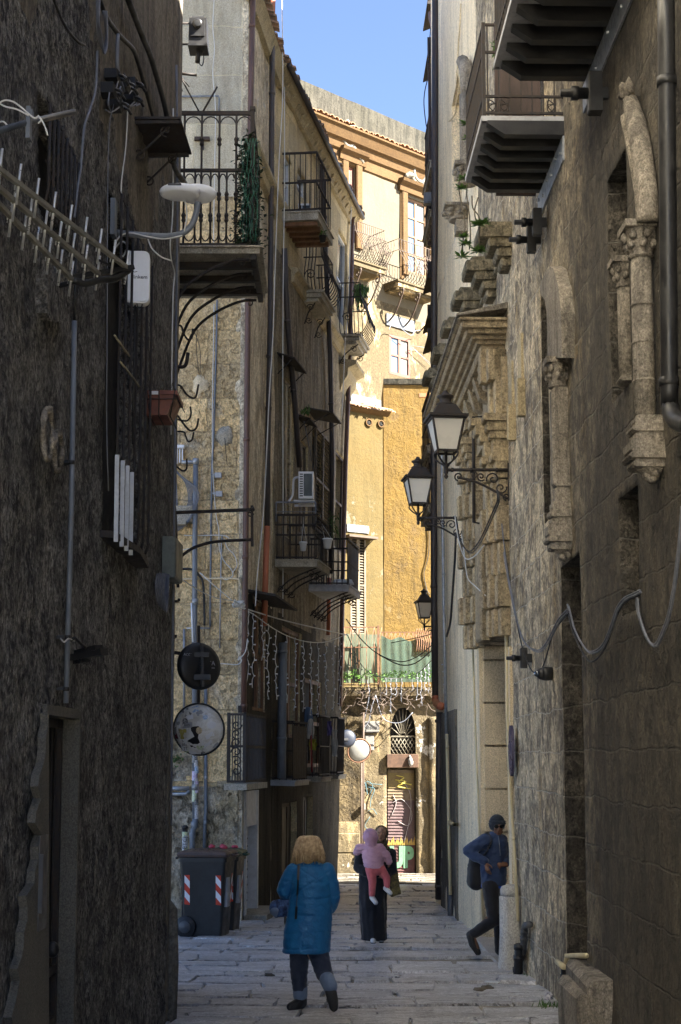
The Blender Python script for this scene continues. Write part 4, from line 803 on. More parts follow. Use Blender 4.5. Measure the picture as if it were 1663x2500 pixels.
m = MB(); a, h = FC.sh(466, 322); m.fb(FC, a-.14, a+.14, h-.03, h+.03, 0, .08); m.fb(FC, a-.03, a+.03, h-.2, h, 0, .03); single('wall_bracket', m, M_ironbrown, 'little rusty T-shaped bracket behind the iron balcony bars', 'bracket')
m = MB()
for i in range(70): b = FC.hit(R_.uniform(384, 420), 1738+abs(R_.gauss(0, 12)), .05); m.leaf(b, (R_.uniform(-1, 1), -1, R_.uniform(-.8, .6)), R_.uniform(.05, .1), .04)
single('wall_weed', m, M_leaf, 'small green weed growing from the stone left of the sticker-covered mirror', 'plant')
# cornice ledge running down the cream wall
m = MB(); 
q0, q1 = FB1.sh(588, 330, .05), FB1.sh(622, 470, .05)
q = [(.0, -.25), (.10, -.2), (.12, -.05), (.2, .02), (.2, .1), (.0, .14)]; m.mold(FB1, [(o, (q0[1]+q1[1])/2+h) for o, h in q], .25, 3.3); part('string_course', m, M_trim, BLD_C)
m = MB(); h = EAVE; m.mold(FB1, [(0, h-.35), (.1, h-.32), (.14, h-.18), (.17, h-.1), (.22, h), (0, h+.05)], -.3, 3.5); part('cornice', m, M_trim, BLD_C)
def tiles(F, s0, s1, h, o, parent, mat=M_tile, pitch=.22, name='roof_tiles'):
    m = MB(); s = s0
    while s < s1:
        r = pitch*.36*R_.uniform(.85, 1.1); e = R_.uniform(-.06, .06); dz = R_.uniform(-.02, .02); n = 7; vs = []
        for oo, zz in ((o+e, 0), (o-1.6, .55)):
            for k in range(n): a = math.pi*k/(n-1); vs.append(F.pt(s+r*1.25*math.cos(a), h+zz+dz+r*math.sin(a), oo))
            for k in range(n-1, -1, -1): a = math.pi*k/(n-1); vs.append(F.pt(s+(r-.018)*1.25*math.cos(a), h+zz+dz+(r-.018)*math.sin(a), oo))
        N = 2*n; m.add(vs, [(i, (i+1) % N, N+(i+1) % N, N+i) for i in range(N)]+[(i, i+1, N-2-i, N-1-i) for i in range(n-1)]); s += pitch
    return part(name, m, mat, parent)
tiles(FB1, -.3, 3.5, EAVE+.06, .28, BLD_C)
# shop door and window on the cream side
def shutterwin(F, op, parent, mat, name='window', frame=.05, slats=True, fm=None, o=-.06, cols=2, label=None):
    s0, s1, h0, h1, dep = op; m = MB(); m.fb(F, s0, s1, h0, h1, -dep-.01, -dep+.03); w_ = part(name, m, M_room, parent, label)
    m = MB(); W = (s1-s0)/cols
    for c in range(cols):
        a, b = s0+W*c, s0+W*(c+1); m.fb(F, a, a+frame, h0, h1, o-.03, o+.02); m.fb(F, b-frame, b, h0, h1, o-.03, o+.02)
        for hh in (h0, (h0+h1)/2-frame/2, h1-frame): m.fb(F, a+frame, b-frame, hh, hh+frame, o-.03, o+.018)
        if slats:
            hh = h0+frame+.03
            while hh < h1-frame: m.hexa([F.pt(x, y, z) for y, z0, z1 in ((hh, o-.02, o+.01), (hh+.045, o-.045, o-.035)) for x, z in ((a+frame, z0), (b-frame, z0), (b-frame, z1), (a+frame, z1))]); hh += .085
    part('shutter_leaf' if slats else 'frame', m, mat, w_); return w_
def glasswin(F, op, parent, fm, gm, cols=2, rows=3, fr=.06, o=-.1, name='window', label=None, mix=None):
    s0, s1, h0, h1, dep = op; m = MB(); mats = [gm]+([mix] if mix else [])
    W, H = (s1-s0)/cols, (h1-h0)/rows
    for c in range(cols):
        for r in range(rows): m.m = (1 if mix and c % 2 == 1 else 0); m.add([F.pt(x, y, o-.02) for x, y in ((s0+W*c, h0+H*r), (s0+W*c+W, h0+H*r), (s0+W*c+W, h0+H*r+H), (s0+W*c, h0+H*r+H))], [(0, 1, 2, 3)])
    w_ = part(name, m, mats, parent, label); m = MB()
    m.fb(F, s0, s0+fr, h0, h1, -dep, o+.03); m.fb(F, s1-fr, s1, h0, h1, -dep, o+.03); m.fb(F, s0+fr, s1-fr, h1-fr, h1, -dep, o+.03); m.fb(F, s0+fr, s1-fr, h0, h0+fr, -dep, o+.03)
    for c in range(1, cols): x = s0+W*c; m.fb(F, x-fr*.6, x+fr*.6, h0+fr, h1-fr, o-.03, o+.02)
    for r in range(1, rows): y = h0+H*r; m.fb(F, s0+fr, s1-fr, y-fr*.35, y+fr*.35, o-.03, o+.012)
    part('frame', m, fm, w_); return w_
shutterwin(FB1, OB1[0], BLD_C, M_brownwood, 'window', .07, False, label='tall brown window frame above the grille')
op = OB1[1]; m = MB(); m.fb(FB1, op[0], op[1], op[2], op[3], -.2, -.16); dr = part('door', m, M_room, BLD_C); m = MB()
m.fb(FB1, op[0], op[0]+.1, op[2], op[3], -.16, .05); m.fb(FB1, op[1]-.12, op[1], op[2], op[3], -.16, .06); m.fb(FB1, op[0]+.1, op[1]-.12, op[3]-.62, op[3], -.16, .04); part('frame', m, M_wframe, dr)
m = MB()
for k in range(9): hh = op[2]+.15+k*(op[3]-op[2]-.9)/9; m.fb(FB1, op[0]+.1, op[1]-.12, hh, hh+.03, -.16, -.12)
part('grille', m, M_iron, dr)
m = MB(); m.fb(FB1, op[0], op[1]+.4, op[2]-.2, op[2]+.02, -.1, .42); part('doorstep', m, M_conc, BLD_C)
m = MB(); a, h = FB1.sh(590, 1368, .1); m.hexa([FB1.pt(x, y, o) for y, yy in ((h, h-.1), (h+.04, h-.06)) for x, o, y in ((.35, 0, y), (3.0, 0, y), (3.0, .55, yy), (.35, .55, yy))]); part('window_canopy', m, M_iron, BLD_C)
# grey iron balcony front low on the cream side
b0, b1 = FB1.sh(561, 1640, .3), FB1.sh(608, 1800, .3)
m = MB(); m.fb(FB1, b0[0], b1[0], b1[1]-.1, b1[1], -.02, .36); lowb = part('low_balcony', m, M_conc, BLD_C); m = MB(); hA, hB = b1[1]+.02, b0[1]
for o in (.04, .32): m.fb(FB1, b0[0]+.02, b0[0]+.06, hA, hB, o-.02, o+.02)
for hh in (hA, (hA+hB)/2, hB-.05): m.fb(FB1, b0[0]+.02, b1[0], hh, hh+.04, .30, .33); m.fb(FB1, b0[0]+.02, b0[0]+.05, hh, hh+.04, .06, .3)
[m.fb(FB1, b0[0]+.025, b0[0]+.04, hA+.04, hB-.05, .06+.045*k, .075+.045*k) for k in range(6)]
for k in range(14): a = b0[0]+.1+(b1[0]-b0[0]-.1)*k/13; m.fb(FB1, a, a+.014, hA+.04, hB-.05, .305, .325)
for k in range(6):
    hh = hA+.2+(hB-hA-.4)*k/5; m.tube(scroll(FB1.pt(b0[0]+.018, hh, .18), FB1.n, FB1.up, .09, 1.2, k), .012, 5)
m.box(FB1.pt(b0[0]+.2, hB+.06, .2), (.06, .06, .12)); part('railing', m, M_iron, lowb)
M_sunwhite = simple('weathered_white', (.17, .165, .155), .6, var=.3, alt=(.11, .105, .095)); M_shut2 = simple('sun_bleached_wood', (.10, .08, .05), .75, var=.45, scale=6, alt=(.06, .045, .03), streak=True)
# ================================================================ row house: eave, balconies, shutters
B = FB2
m = MB(); h = EAVE; m.mold(B, [(0, h-.3), (.08, h-.28), (.12, h-.16), (.22, h-.1), (.28, h), (0, h+.05)], -.15, 8.4)
eav = part('cornice', m, M_trim, BLD_B); m = MB()
for k in range(18): s = .05+k*.47; m.hexa([B.pt(s+a, hh, o) for a, hh, o in ((0, h-.3, .05), (.1, h-.3, .05), (.1, h-.2, .16), (0, h-.2, .16), (0, h-.17, .05), (.1, h-.17, .05), (.1, h-.11, .2), (0, h-.11, .2))])
part('modillions', m, M_trim, eav)
tiles(B, -.2, 8.45, h+.07, .33, BLD_B, M_tile)
m = MB(); m.tube([B.pt(-.1, h-.02, .32), B.pt(8.4, h-.03, .32)], .06, 8); part('gutter', m, M_pdark, BLD_B)
m = MB(); hb_ = BAND; m.mold(B, [(0, hb_-.28), (.07, hb_-.25), (.08, hb_-.08), (.16, hb_-.02), (.16, hb_+.05), (0, hb_+.08)], 1.6, 8.5); part('string_course', m, M_trim, BLD_B)
m = MB(); q = B.sh(818, 850, .3); m.mold(B, [(0, q[1]-.75), (.08, q[1]-.5), (.2, q[1]-.3), (.22, q[1]-.1), (.42, q[1]), (.42, q[1]+.1), (0, q[1]+.12)], 7.3, 8.6); part('door_hood', m, M_trim, BLD_B)
glasswin(B, OB2[0], BLD_B, M_wframe, M_glass, 1, 2); glasswin(B, OB2[1], BLD_B, M_wframe, M_glass, 1, 2); glasswin(B, OB2[2], BLD_B, M_wframe, M_glass, 1, 2)
shutterwin(B, OB2[3], BLD_B, M_palewood, 'shuttered_window', .05, True, cols=2, label='tall pale louvred shutters beside the air conditioner'); shutterwin(B, OB2[4], BLD_B, M_dimwood, 'window', .06, False); shutterwin(B, OB2[5], BLD_B, M_dimwood, 'shuttered_window', .05, True, o=.05); shutterwin(B, OB2[6], BLD_B, M_darkwood, 'window', .06, False, cols=1)
shutterwin(B, OB2[7], BLD_B, M_brownwood, 'window', .08, False, label='tall brown wooden window frame'); shutterwin(B, OB2[8], BLD_B, M_brownwood, 'window', .08, False)
for o in OB2[9:]: 
    m = MB(); m.fb(B, o[0], o[1], o[2], o[3], -.18, -.14)
    for k in range(3): m.fb(B, o[0]+.06+k*(o[1]-o[0])/3, o[0]-.06+(k+1)*(o[1]-o[0])/3, o[2]+.1, o[3]-.1, -.14, -.12)
    part('door', m, M_darkwood, BLD_B)
def slab_rail(F, s0, s1, h, o1, rh, nb, parent, mat=M_iron, slab=M_conc, th=.12, rails=(1., .5, .04), o0=0, label=None, panel=False, side=True, bar=.011):
    m = MB(); m.fb(F, s0, s1, h-th, h, o0-.05, o1); m.fb(F, s0-.03, s1+.03, h, h+.03, o0, o1+.03); bl = part('balcony', m, slab, parent, label)
    m = MB(); e = .05
    for f in rails:
        z = h+.03+rh*f; t = .02 if f == 1 else .014
        m.fb(F, s0+e-.02, s1-e+.02, z-t, z+t, o1-e-.02, o1-e+.02); m.fb(F, s0+e-.02, s0+e+.02, z-t, z+t, o0, o1-e-.02); m.fb(F, s1-e-.02, s1-e+.02, z-t, z+t, o0, o1-e-.02)
    ns = max(2, int((o1-o0)/.13))
    for k in range(nb+1): s = s0+e+(s1-s0-2*e)*k/nb; m.tube([F.pt(s, h, o1-e), F.pt(s, h+rh+.02, o1-e)], bar, 5)
    for s in (s0+e, s1-e):
        for k in range(ns): o = o0+.04+(o1-e-o0-.04)*k/ns; m.tube([F.pt(s, h, o), F.pt(s, h+rh+.02, o)], bar, 5)
    if panel: m.fb(F, s0+e+.03, s1-e-.03, h+.08, h+rh-.05, o1-e-.006, o1-e+.006)
    part('railing', m, mat, bl); return bl
def scrollbrackets(F, ss, h, o1, parent, mat=M_iron, d=.5):
    for s in ss:
        m = MB(); m.tube(smooth_pts([F.pt(s, h, o1-.05), F.pt(s, h-.08, o1*.7), F.pt(s, h-d*.5, o1*.3), F.pt(s, h-d, .01)], 4), .016, 6); m.tube(scroll(F.pt(s, h-.13, o1-.16), F.n, F.up, .09, 1.3, 1), .011, 5); m.tube(scroll(F.pt(s, h-d+.08, .1), F.n, F.up, .08, 1.3, 4), .011, 5); part('scroll_bracket', m, mat, parent)
def ybal(y0, y1, ur, v, F=B, y=None):   # frame extents from depth range and the right end in the photo
    s0 = (y0-F.o.y)/F.d.y; s1 = (y1-F.o.y)/F.d.y; p = P(ur, v, y0); h = (p-F.o).dot(F.up); o = (p-F.pt(s0, h, 0)).dot(F.n); return s0, s1, h, o
s0, s1, h, o = ybal(28.75, 30.3, 735, 493); hr = P(680, 357, 28.75).z-P(680, 493, 28.75).z
b1 = slab_rail(B, s0, s1, h, o, hr, 9, BLD_B, th=.16, label='top square balcony with bare bars')
m = MB(); 
for k in range(5): m.fb(B, s0+.1+k*.3, s0+.22+k*.3, h-.24, h-.16, 0, o-.05)
part('beams', m, M_brownwood, b1)
def pot(c, r, hgt, label, mat, lmat, n=26, L=.22, name='potted_plant', droop=False):
    t = thing(name, label, 'potted plant', c); m = MB(); m.lathe([(r*.7, 0), (r, hgt*.9), (r*1.08, hgt*.9), (r*1.08, hgt), (r*.9, hgt)], c, n=14); part('pot', m, mat, t); m = MB(); c = V(c)+V((0, 0, hgt))
    for i in range(n):
        d = V((R_.uniform(-1, 1), R_.uniform(-1, 1), R_.uniform(.3, 1.2))); p = c+d*L*R_.uniform(.2, .6); m.tube([c, p], .004, 4)
        for k in range(3): m.leaf(p, d+V((R_.uniform(-.8, .8), R_.uniform(-.8, .8), R_.uniform(-.5, .5))), L*.45, L*.2)
    part('leaves', m, lmat, t); return t
pot(P(743, 558, 29.0), .08, .14, 'dark pot with a fresh green plant hung at the end of the topmost balcony', M_black, M_bright, 10, .14)
def belly(F, s0, s1, h, o1, rh, bulge, n, parent, mat, slab, th=.14, label=None, scr=True, nside=4):
    m = MB(); m.fb(F, s0, s1, h-th, h, -.05, o1); m.fb(F, s0-.05, s1+.05, h-.04, h+.02, 0, o1+.05); m.fb(F, s0+.06, s1-.06, h-th-.08, h-th, 0, o1-.08); bl = part('balcony', m, slab, parent, label)
    prof = [(0, 0), (.55, .08), (1, .25), (.9, .4), (.45, .6), (.12, .78), (.1, 1)]; m = MB()
    def rib(s, o, ds, do): m.tube(smooth_pts([F.pt(s+ds*a*bulge, h+.02+rh*b, o+do*a*bulge) for a, b in prof], 3), .012, 5)
    for k in range(n+1): rib(s0+.05+(s1-s0-.1)*k/n, o1-.04, 0, 1)
    for k in range(nside):
        o = .06+(o1-.12)*k/nside; rib(s0+.05, o, -1, 0); rib(s1-.05, o, 1, 0)
    for f, a in ((1., .1), (.72, .2), (.02, 0)):
        z = h+.02+rh*f; q = [F.pt(s0+.05-a*bulge, z, 0), F.pt(s0+.05-a*bulge, z, o1-.04+a*bulge), F.pt(s1-.05+a*bulge, z, o1-.04+a*bulge), F.pt(s1-.05+a*bulge, z, 0)]; m.tube(q, .016, 5)
    part('railing', m, mat, bl)
    if scr:
        m = MB()
        for k in range(n//3): 
            s = s0+.2+(s1-s0-.4)*k/max(1, n//3-1); m.tube(scroll(F.pt(s, h+rh*.32, o1-.02+bulge*.98), F.d, F.up, .13, 1.5, k), .012, 5)
        for s in (s0-bulge*.9, s1+bulge*.9): m.tube(scroll(F.pt(s, h+rh*.3, o1*.5), F.n, F.up, .13, 1.5, 0), .012, 5)
        part('scrollwork', m, mat, bl)
    return bl
s0, s1, h, o = ybal(30.9, 32.3, 741, 672); bb = belly(B, s0, s1, h, max(.3, o), P(0, 566, 30.9).z-P(0, 672, 30.9).z, .22, 8, BLD_B, M_iron, M_conc, label='bellied wrought iron balcony under the square one'); scrollbrackets(B, (s0+.15, s1-.15), h-.2, .3, bb)
s0, s1, h, o = ybal(35.0, 36.2, 829, 774); bb = belly(B, s0, s1, h, o, P(0, 655, 35).z-P(0, 774, 35).z, .24, 8, BLD_B, M_iron, M_conc, label='bellied wrought iron balcony at the far end with hanging greenery'); scrollbrackets(B, (s0+.15, s1-.15), h-.2, o, bb)
m = MB(); y = 35.2
for i in range(150):
    u, v = R_.gauss(829, 7), 652+abs(R_.gauss(0, 20)); p = P(u, v, y+R_.uniform(-.2, .5)); m.tube([p, p+V((R_.uniform(-.05, .05), 0, -.12))], .006, 4); m.leaf(p, (R_.uniform(-.6, .6), R_.uniform(-.6, .4), -1), R_.uniform(.12, .25), .05)
single('trailing_plant', m, M_bright, 'bright green plant trailing over the bellied balcony at the far end', 'plant')
s0, s1, h, o = ybal(28.3, 29.7, 733, 1293); b4 = slab_rail(B, s0, s1, h, o, P(0, 1190, 28.3).z-P(0, 1293, 28.3).z, 8, BLD_B, rails=(1., .78, .55, .05), label='balcony with two hanging white pots'); scrollbrackets(B, (s0+.2, s0+.7, s1-.2), h-.12, o, b4)
m = MB(); zt_ = P(0, 1156, 28.3).z; a = P(636, 1156, 28.3); b_ = P(727, 1156, 28.3); m.bar(a, b_, .03, .03); 
for p in (a, b_): m.tube([p, V((p.x, p.y, P(0, 1200, 28.3).z))], .015, 6)
m.bar(P(636, 1178, 28.3), P(727, 1178, 28.3), .012, .012); part('drying_frame', m, M_bluegrey, b4)
for (u, v, y, lb_) in ((698, 1268, 28.2, 'small white pot hanging in front of the balcony bars'), (754, 1262, 29.0, 'bigger white pot hanging slanted off the end of the balcony bars')):
    c = P(u, v, y); r = .075 if y < 28.5 else .10; hh = .15 if y < 28.5 else .17; t = thing('hanging_pot', lb_, 'hanging pot', c); m = MB(); m.lathe([(r*.7, 0), (r, hh), (r*1.12, hh), (r*1.12, hh+.03), (r*.9, hh+.03), (r*.85, hh-.01)], c, n=16); part('pot', m, M_whitep, t); m = MB(); tp = c+V((0 if y < 28.5 else -.14, 0, .55))
    for k in range(3): an = k*2.1; m.tube([c+V((r*math.cos(an), r*math.sin(an), hh)), tp], .005, 4)
    m.tube([tp, tp+V((0, 0, .14))], .005, 4); part('hanger', m, M_wcable, t)
s0, s1, h, o = ybal(31.9, 33.5, 806, 1351); b5 = slab_rail(B, s0, s1, h, o, P(0, 1245, 31.9).z-P(0, 1351, 31.9).z, 8, BLD_B, slab=M_slate, panel=True, label='balcony on dark scrolls with a dark panelled railing'); scrollbrackets(B, (s0+.15, s0+.6, s0+1.05, s1-.15), h-.12, o, b5, d=.55)
m = MB()
for k in range(7): c = P(775+k*5, 1347, 32.1); m.blob(c+V((0, 0, .06)), (.09, .07, .07), jit=.5)
single('snowy_bundle', m, M_wframe, 'row of crumpled pale bundles lying on the balcony with the dark panel', 'bundles')
m = MB()
for i in range(30): b_ = P(R_.uniform(760, 782), R_.uniform(1178, 1235), 31.6); m.tube([b_, b_+V((R_.uniform(-.1, .1), 0, -.18))], .004, 4); m.leaf(b_, (R_.uniform(-1, 1), -.4, R_.uniform(-.5, 1)), .1, .05)
single('climbing_plant', m, M_bright, 'thin light green climbing twigs between the two lower balconies', 'plant')
# low balconies of the first floor
lows = ((28.05, 29.6, 680, 1800, 1665, 'low balcony nearest the thick grey-blue pipe'), (31.6, 33.0, 739, 1792, 1650, 'low balcony crowded with mops and cloths'), (34.9, 36.0, 780, 1786, 1655, 'low balcony at the far end with a white cloth'))
for y0, y1, ur, v, vt, lb_ in lows:
    s0, s1, h, o = ybal(y0, y1, ur, v); slab_rail(B, s0, s1, h, max(.2, o), P(0, vt, y0).z-P(0, v, y0).z, 8, BLD_B, slab=M_slate if y0 < 29 else M_conc, th=.08, label=lb_, panel=y0 < 29)
def mop(u, v, y, mat, label, hm):
    t = thing('mop', label, 'mop', P(u, v+110, y)); m = MB(); c = P(u, v, y); m.tube([c, P(u+2, v+105, y)], .018, 7); part('handle', m, hm, t); m = MB()
    for i in range(46): a = R_.uniform(0, 6.3); r = R_.uniform(.02, .12); p = c+V((r*math.cos(a)*.5, r*math.sin(a)*.5, .14)); m.tube(smooth_pts([c+V((0, 0, .16)), p, p+V((math.cos(a)*.05, math.sin(a)*.05, -.2)), p+V((math.cos(a)*.04, math.sin(a)*.04, -.36+R_.uniform(-.06, .06)))], 2), .011, 4)
    part('strands', m, mat, t)
M_rag = cloth('grey_white_rag', (.5, .49, .45), fold=.6); mop(716, 1672, 31.4, M_rag, 'string mop with a grey-white head drying upside down on the low balcony', simple('red_handle', (.35, .03, .03), .4))
mop(709, 1645, 31.55, cloth('blue_rag', (.10, .16, .26), fold=.6), 'string mop with a dull blue head, behind the grey-white one', M_black)
def hung(u0, u1, v0, v1, y, mat, name, label, cat='cloth', wav=.05):
    m = MB(); n, k = 9, 10; vs = []
    for i in range(n+1):
        for j in range(k+1): vs.append(P(u0+(u1-u0)*i/n+1.2*math.sin(j*.9+i), v0+(v1-v0)*j/k+(2 if i % 3 else 5)*(j == k), y)+V((0, wav*math.sin(i*1.9+j*.2), 0)))
    m.add(vs, [(i*(k+1)+j, (i+1)*(k+1)+j, (i+1)*(k+1)+j+1, i*(k+1)+j+1) for i in range(n) for j in range(k)], True)
    N = len(vs); m.add([v+V((0, .01, 0)) for v in vs], [(i*(k+1)+j+1, (i+1)*(k+1)+j+1, (i+1)*(k+1)+j, i*(k+1)+j) for i in range(n) for j in range(k)], True); return single(name, m, mat, label, cat)
hung(712, 729, 1702, 1724, 31.5, cloth('yellow_cloth', (.42, .38, .04)), 'yellow_cloth', 'yellow cloth hanging under the grey-white mop head'); hung(764, 777, 1680, 1738, 34.7, M_rag, 'white_cloth', 'long white cloth hanging from the low balcony at the far end')
hung(700, 704, 1630, 1668, 31.7, cloth('red_cloth', (.3, .03, .05)), 'red_cloth', 'narrow red cloth beside the dull blue mop'); hung(752, 764, 1660, 1690, 32.6, cloth('violet_cloth', (.10, .08, .22)), 'violet_cloth', 'dark violet cloth hanging beyond the mops')
# window canopies on the row house
for (uw, uo, v, y0, y1, lb_) in ((650, 680, 817, 28.4, 29.6, 'steep dark canopy over the pale shutters'), (690, 716, 957, 30.1, 30.9, 'small dark canopy with a green weed on it'), (716, 768, 943, 31.2, 32.3, 'widest dark canopy over the dusty shutters')):
    s0, s1, h, o = ybal(y0, y1, uo, v+10); m = MB(); m.hexa([B.pt(s, z, x) for dz in (0, .03) for s, x, z in ((s0, 0, h+.12+dz), (s1, 0, h+.12+dz), (s1, o, h+dz), (s0, o, h+dz))]); c_ = part('window_canopy', m, M_iron, BLD_B, lb_)
    m = MB()
    for s in (s0+.05, s1-.05): m.tube([B.pt(s, h-.3, .01), B.pt(s, h+.01, o-.06)], .012, 5)
    part('strut', m, M_iron, c_)
m = MB(); c = P(703, 956, 30.4)
for i in range(40): m.leaf(c+V((R_.uniform(-.1, .1), R_.uniform(-.2, .2), R_.uniform(0, .06))), (R_.uniform(-.6, .6), R_.uniform(-.6, .6), 1), R_.uniform(.06, .16), .035)
single('canopy_weed', m, M_bright, 'bright green weed sprouting on the small canopy of the row house', 'plant')
def aircon(u0, u1, v0, v1, y, label, L=.78):
    a, b = P(u0, v0, y), P(u1, v1, y); c = (a+b)/2+V((0, L/2, 0)); w_, h_ = b.x-a.x, a.z-b.z; t = thing('air_conditioner', label, 'air conditioner', V((c.x, c.y, b.z))); m = MB(); F = Frame((a.x, y), (1, 0)); m.bev(F, 0, w_, b.z, a.z, -L, 0, .015); part('case', m, M_whitep, t)
    m = MB(); m.fb(F, w_*.35, w_*.9, b.z+.06, a.z-.05, 0, .006); part('panel', m, simple('dark_teal_panel', (.03, .045, .05), .35), t); m = MB()
    n = 10
    for k in range(n): z = b.z+.06+(h_-.12)*k/(n-1); m.fb(F, .03, w_*.3, z-.012, z+.012, 0, .008)
    part('vent_slots', m, M_black, t); m = MB(); m.fb(F, -.1, w_+.02, b.z-.05, b.z-.005, -L+.1, -L+.14); m.fb(F, -.1, w_+.02, b.z-.05, b.z-.005, -.14, -.1); m.tube(smooth_pts([V((a.x, y+.1, a.z-.1)), V((a.x-.1, y+.1, a.z-.16)), V((a.x-.12, y+.1, b.z+.1)), V((a.x-.22, y+.1, b.z-.06))], 4), .025, 6); part('bracket', m, M_whitep, t)
aircon(687, 722, 1085, 1148, 28.9, 'white air conditioner standing over the balcony with hanging pots'); aircon(685, 716, 468, 489, 30.4, 'small white air conditioner low behind the topmost balcony bars', .4)
# downpipes on the row house
def bpipe(uv, r, mat, label, o, coll=(), k=1, extra=None, name='downpipe'): return pipe(B, uv, r, mat, label, o, coll, name, cat='downpipe', k=k)
bpipe(((655, 572), (658, 660), (665, 780), (672, 850), (679, 930), (690, 1075)), .06, M_pdark, 'slanting dark downpipe passing behind the pale shutters', .12, ((662, 740), (676, 900)))
bpipe(((741, 378), (753, 660), (760, 815), (765, 1060), (763, 1320)), .058, M_pdark, 'dark downpipe through the middle of the row house', .12, ((747, 500), (756, 720), (762, 930)))
bpipe(((811, 498), (806, 800), (796, 1062), (791, 1250), (786, 1500), (783, 1625)), .058, M_pbrown, 'brown downpipe along the far edge of the row house', .1, ((808, 640), (801, 940)))
bpipe(((758, 1330), (757, 1400), (756, 1462)), .05, M_porange, 'short terracotta downpipe under the dark panelled balcony', .1)
pipe(FB1, ((652, 1480), (650, 1600), (648, 1792)), .085, M_bluegrey, 'thickest grey-blue pipe on the shaded low wall behind the icicle lights', .28, ((651, 1500), (649, 1700)), 'downpipe', cat='downpipe')
for uv, F, o, lb_ in ((((649, -10), (651, 210), (643, 361), (637, 511), (632, 660), (628, 780), (619, 930), (609, 1141), (600, 1250), (592, 1330), (588, 1395)), FB1, .22, 'long white cable down the cream wall to the icicle lights'), (((655, 200), (655, 420), (652, 660), (651, 900), (652, 1200), (651, 1420)), B, .12, 'thin straight white cable down the near end of the row house'), (((809, 455), (806, 560), (802, 700), (794, 800), (790, 900), (786, 965)), B, .2, 'wavy white cable down the far end of the row house past the bellied balcony'), (((700, 970), (714, 1040), (722, 1090), (716, 1110)), B, .2, 'grey wire drooping from the small canopy to the air conditioner')):
    cwire(uv, .012, M_wcable if 'white' in lb_ else M_gcable, lb_, o, F)
# ================================================================ end house
D = FD
def flat(F, s0, s1, h0, h1, o0=.0, o1=.03): m = MB(); m.bev(F, s0, s1, h0, h1, o0, o1, .01); return m
a, b = D.sh(893, 1772), D.sh(956, 2013); m = MB(); n = 34; M_sh = [simple('shutter_%d' % i, c, .6, .2, var=.5, scale=5, alt=al) for i, (c, al) in enumerate((((.15, .115, .07), (.09, .06, .035)), ((.18, .14, .05), (.11, .07, .04)), ((.072, .044, .046), (.10, .07, .066)), ((.09, .036, .032), (.06, .03, .026))))]
hs, hz = b[1], a[1]
for k in range(n):
    z0 = hs+(hz-hs)*k/n; z1 = hs+(hz-hs)*(k+1)/n; f = k/n; m.m = 3 if f < .28 else (2 if f < .68 else (1 if f > .8 and f < .95 else 0))
    m.hexa([D.pt(s, z, o) for s, o, z in ((a[0], -.2, z0), (b[0], -.2, z0), (b[0], -.145, z0), (a[0], -.145, z0), (a[0], -.2, z1), (b[0], -.2, z1), (b[0], -.17, z1), (a[0], -.17, z1))])
rs = part('roller_shutter', m, M_sh, BLD_D)
Mg = face_mat(D.pt((a[0]+b[0])/2, hs+.45, -.14), D.n); m = MB(); text_mb(m, 'UP', .58, Mg@Matrix.Translation((.0, .0, 0))@Matrix.Diagonal((.95, 1.35, 1, 1)), .006, .035); gfx = part('graffiti', m, simple('green_spray_paint', (.09, .21, .11), .6, alt=(.14, .26, .17)), rs)
m = MB()
for k in range(12): x = a[0]+.03+(b[0]-a[0]-.06)*k/11; m.add([D.pt(x-.045, hs+.82, -.14), D.pt(x+.045, hs+.82, -.14), D.pt(x+.03*(k % 2), hs+.98+.05*(k % 3), -.14)], [(0, 1, 2)])
part('graffiti_flames', m, simple('yellow_spray_paint', (.3, .19, .04), .6), rs)
def scribble(F, uvs, r, mat, parent, o=.01, name='graffiti_scribble'):
    m = MB()
    for uv in uvs: ft(m, F, uv, r, o, 4, 4)
    return part(name, m, mat, parent)
M_wp, M_blp = simple('white_spray_paint', (.25, .22, .22), .7), simple('blue_spray_paint', (.05, .11, .13), .7)
scribble(D, (((900, 1850), (925, 1840), (948, 1870), (940, 1900), (915, 1890)), ((930, 1800), (945, 1830), (944, 1880), (930, 1940)), ((905, 1830), (912, 1850), (900, 1880))), .012, M_wp, rs, -.135)
scribble(D, (((912, 1785), (930, 1790), (918, 1800), (948, 1806)), ((910, 1795), (935, 1800), (915, 1810), (946, 1816))), .014, simple('yellow_paint_line', (.5, .42, .08), .7), rs, -.13)
scribble(D, (((840, 1800), (846, 1830), (843, 1800), (858, 1808), (850, 1830)), ((848, 1804), (880, 1806)), ((846, 1868), (858, 1862), (868, 1875)), ((852, 1880), (840, 1900), (848, 1910)), ((846, 1812), (862, 1816), (854, 1840), (852, 1860))), .012, M_blp, BLD_D, .04)
scribble(D, (((822, 1955), (815, 1962), (824, 1966), (816, 1974), (826, 1978)), ((824, 1950), (820, 1985), (814, 1980))), .012, M_black, BLD_D, .14)
op = OD[1]; w_ = D.sh(926, 1700); m = MB(); m.fb(D, op[0], op[1], op[2], op[3], -.29, -.25); fan = part('fanlight', m, M_room, BLD_D); m = MB(); cx, hm = (op[0]+op[1])/2, D.sh(926, 1695)[1]; W = (op[1]-op[0])/2; H = op[3]-hm
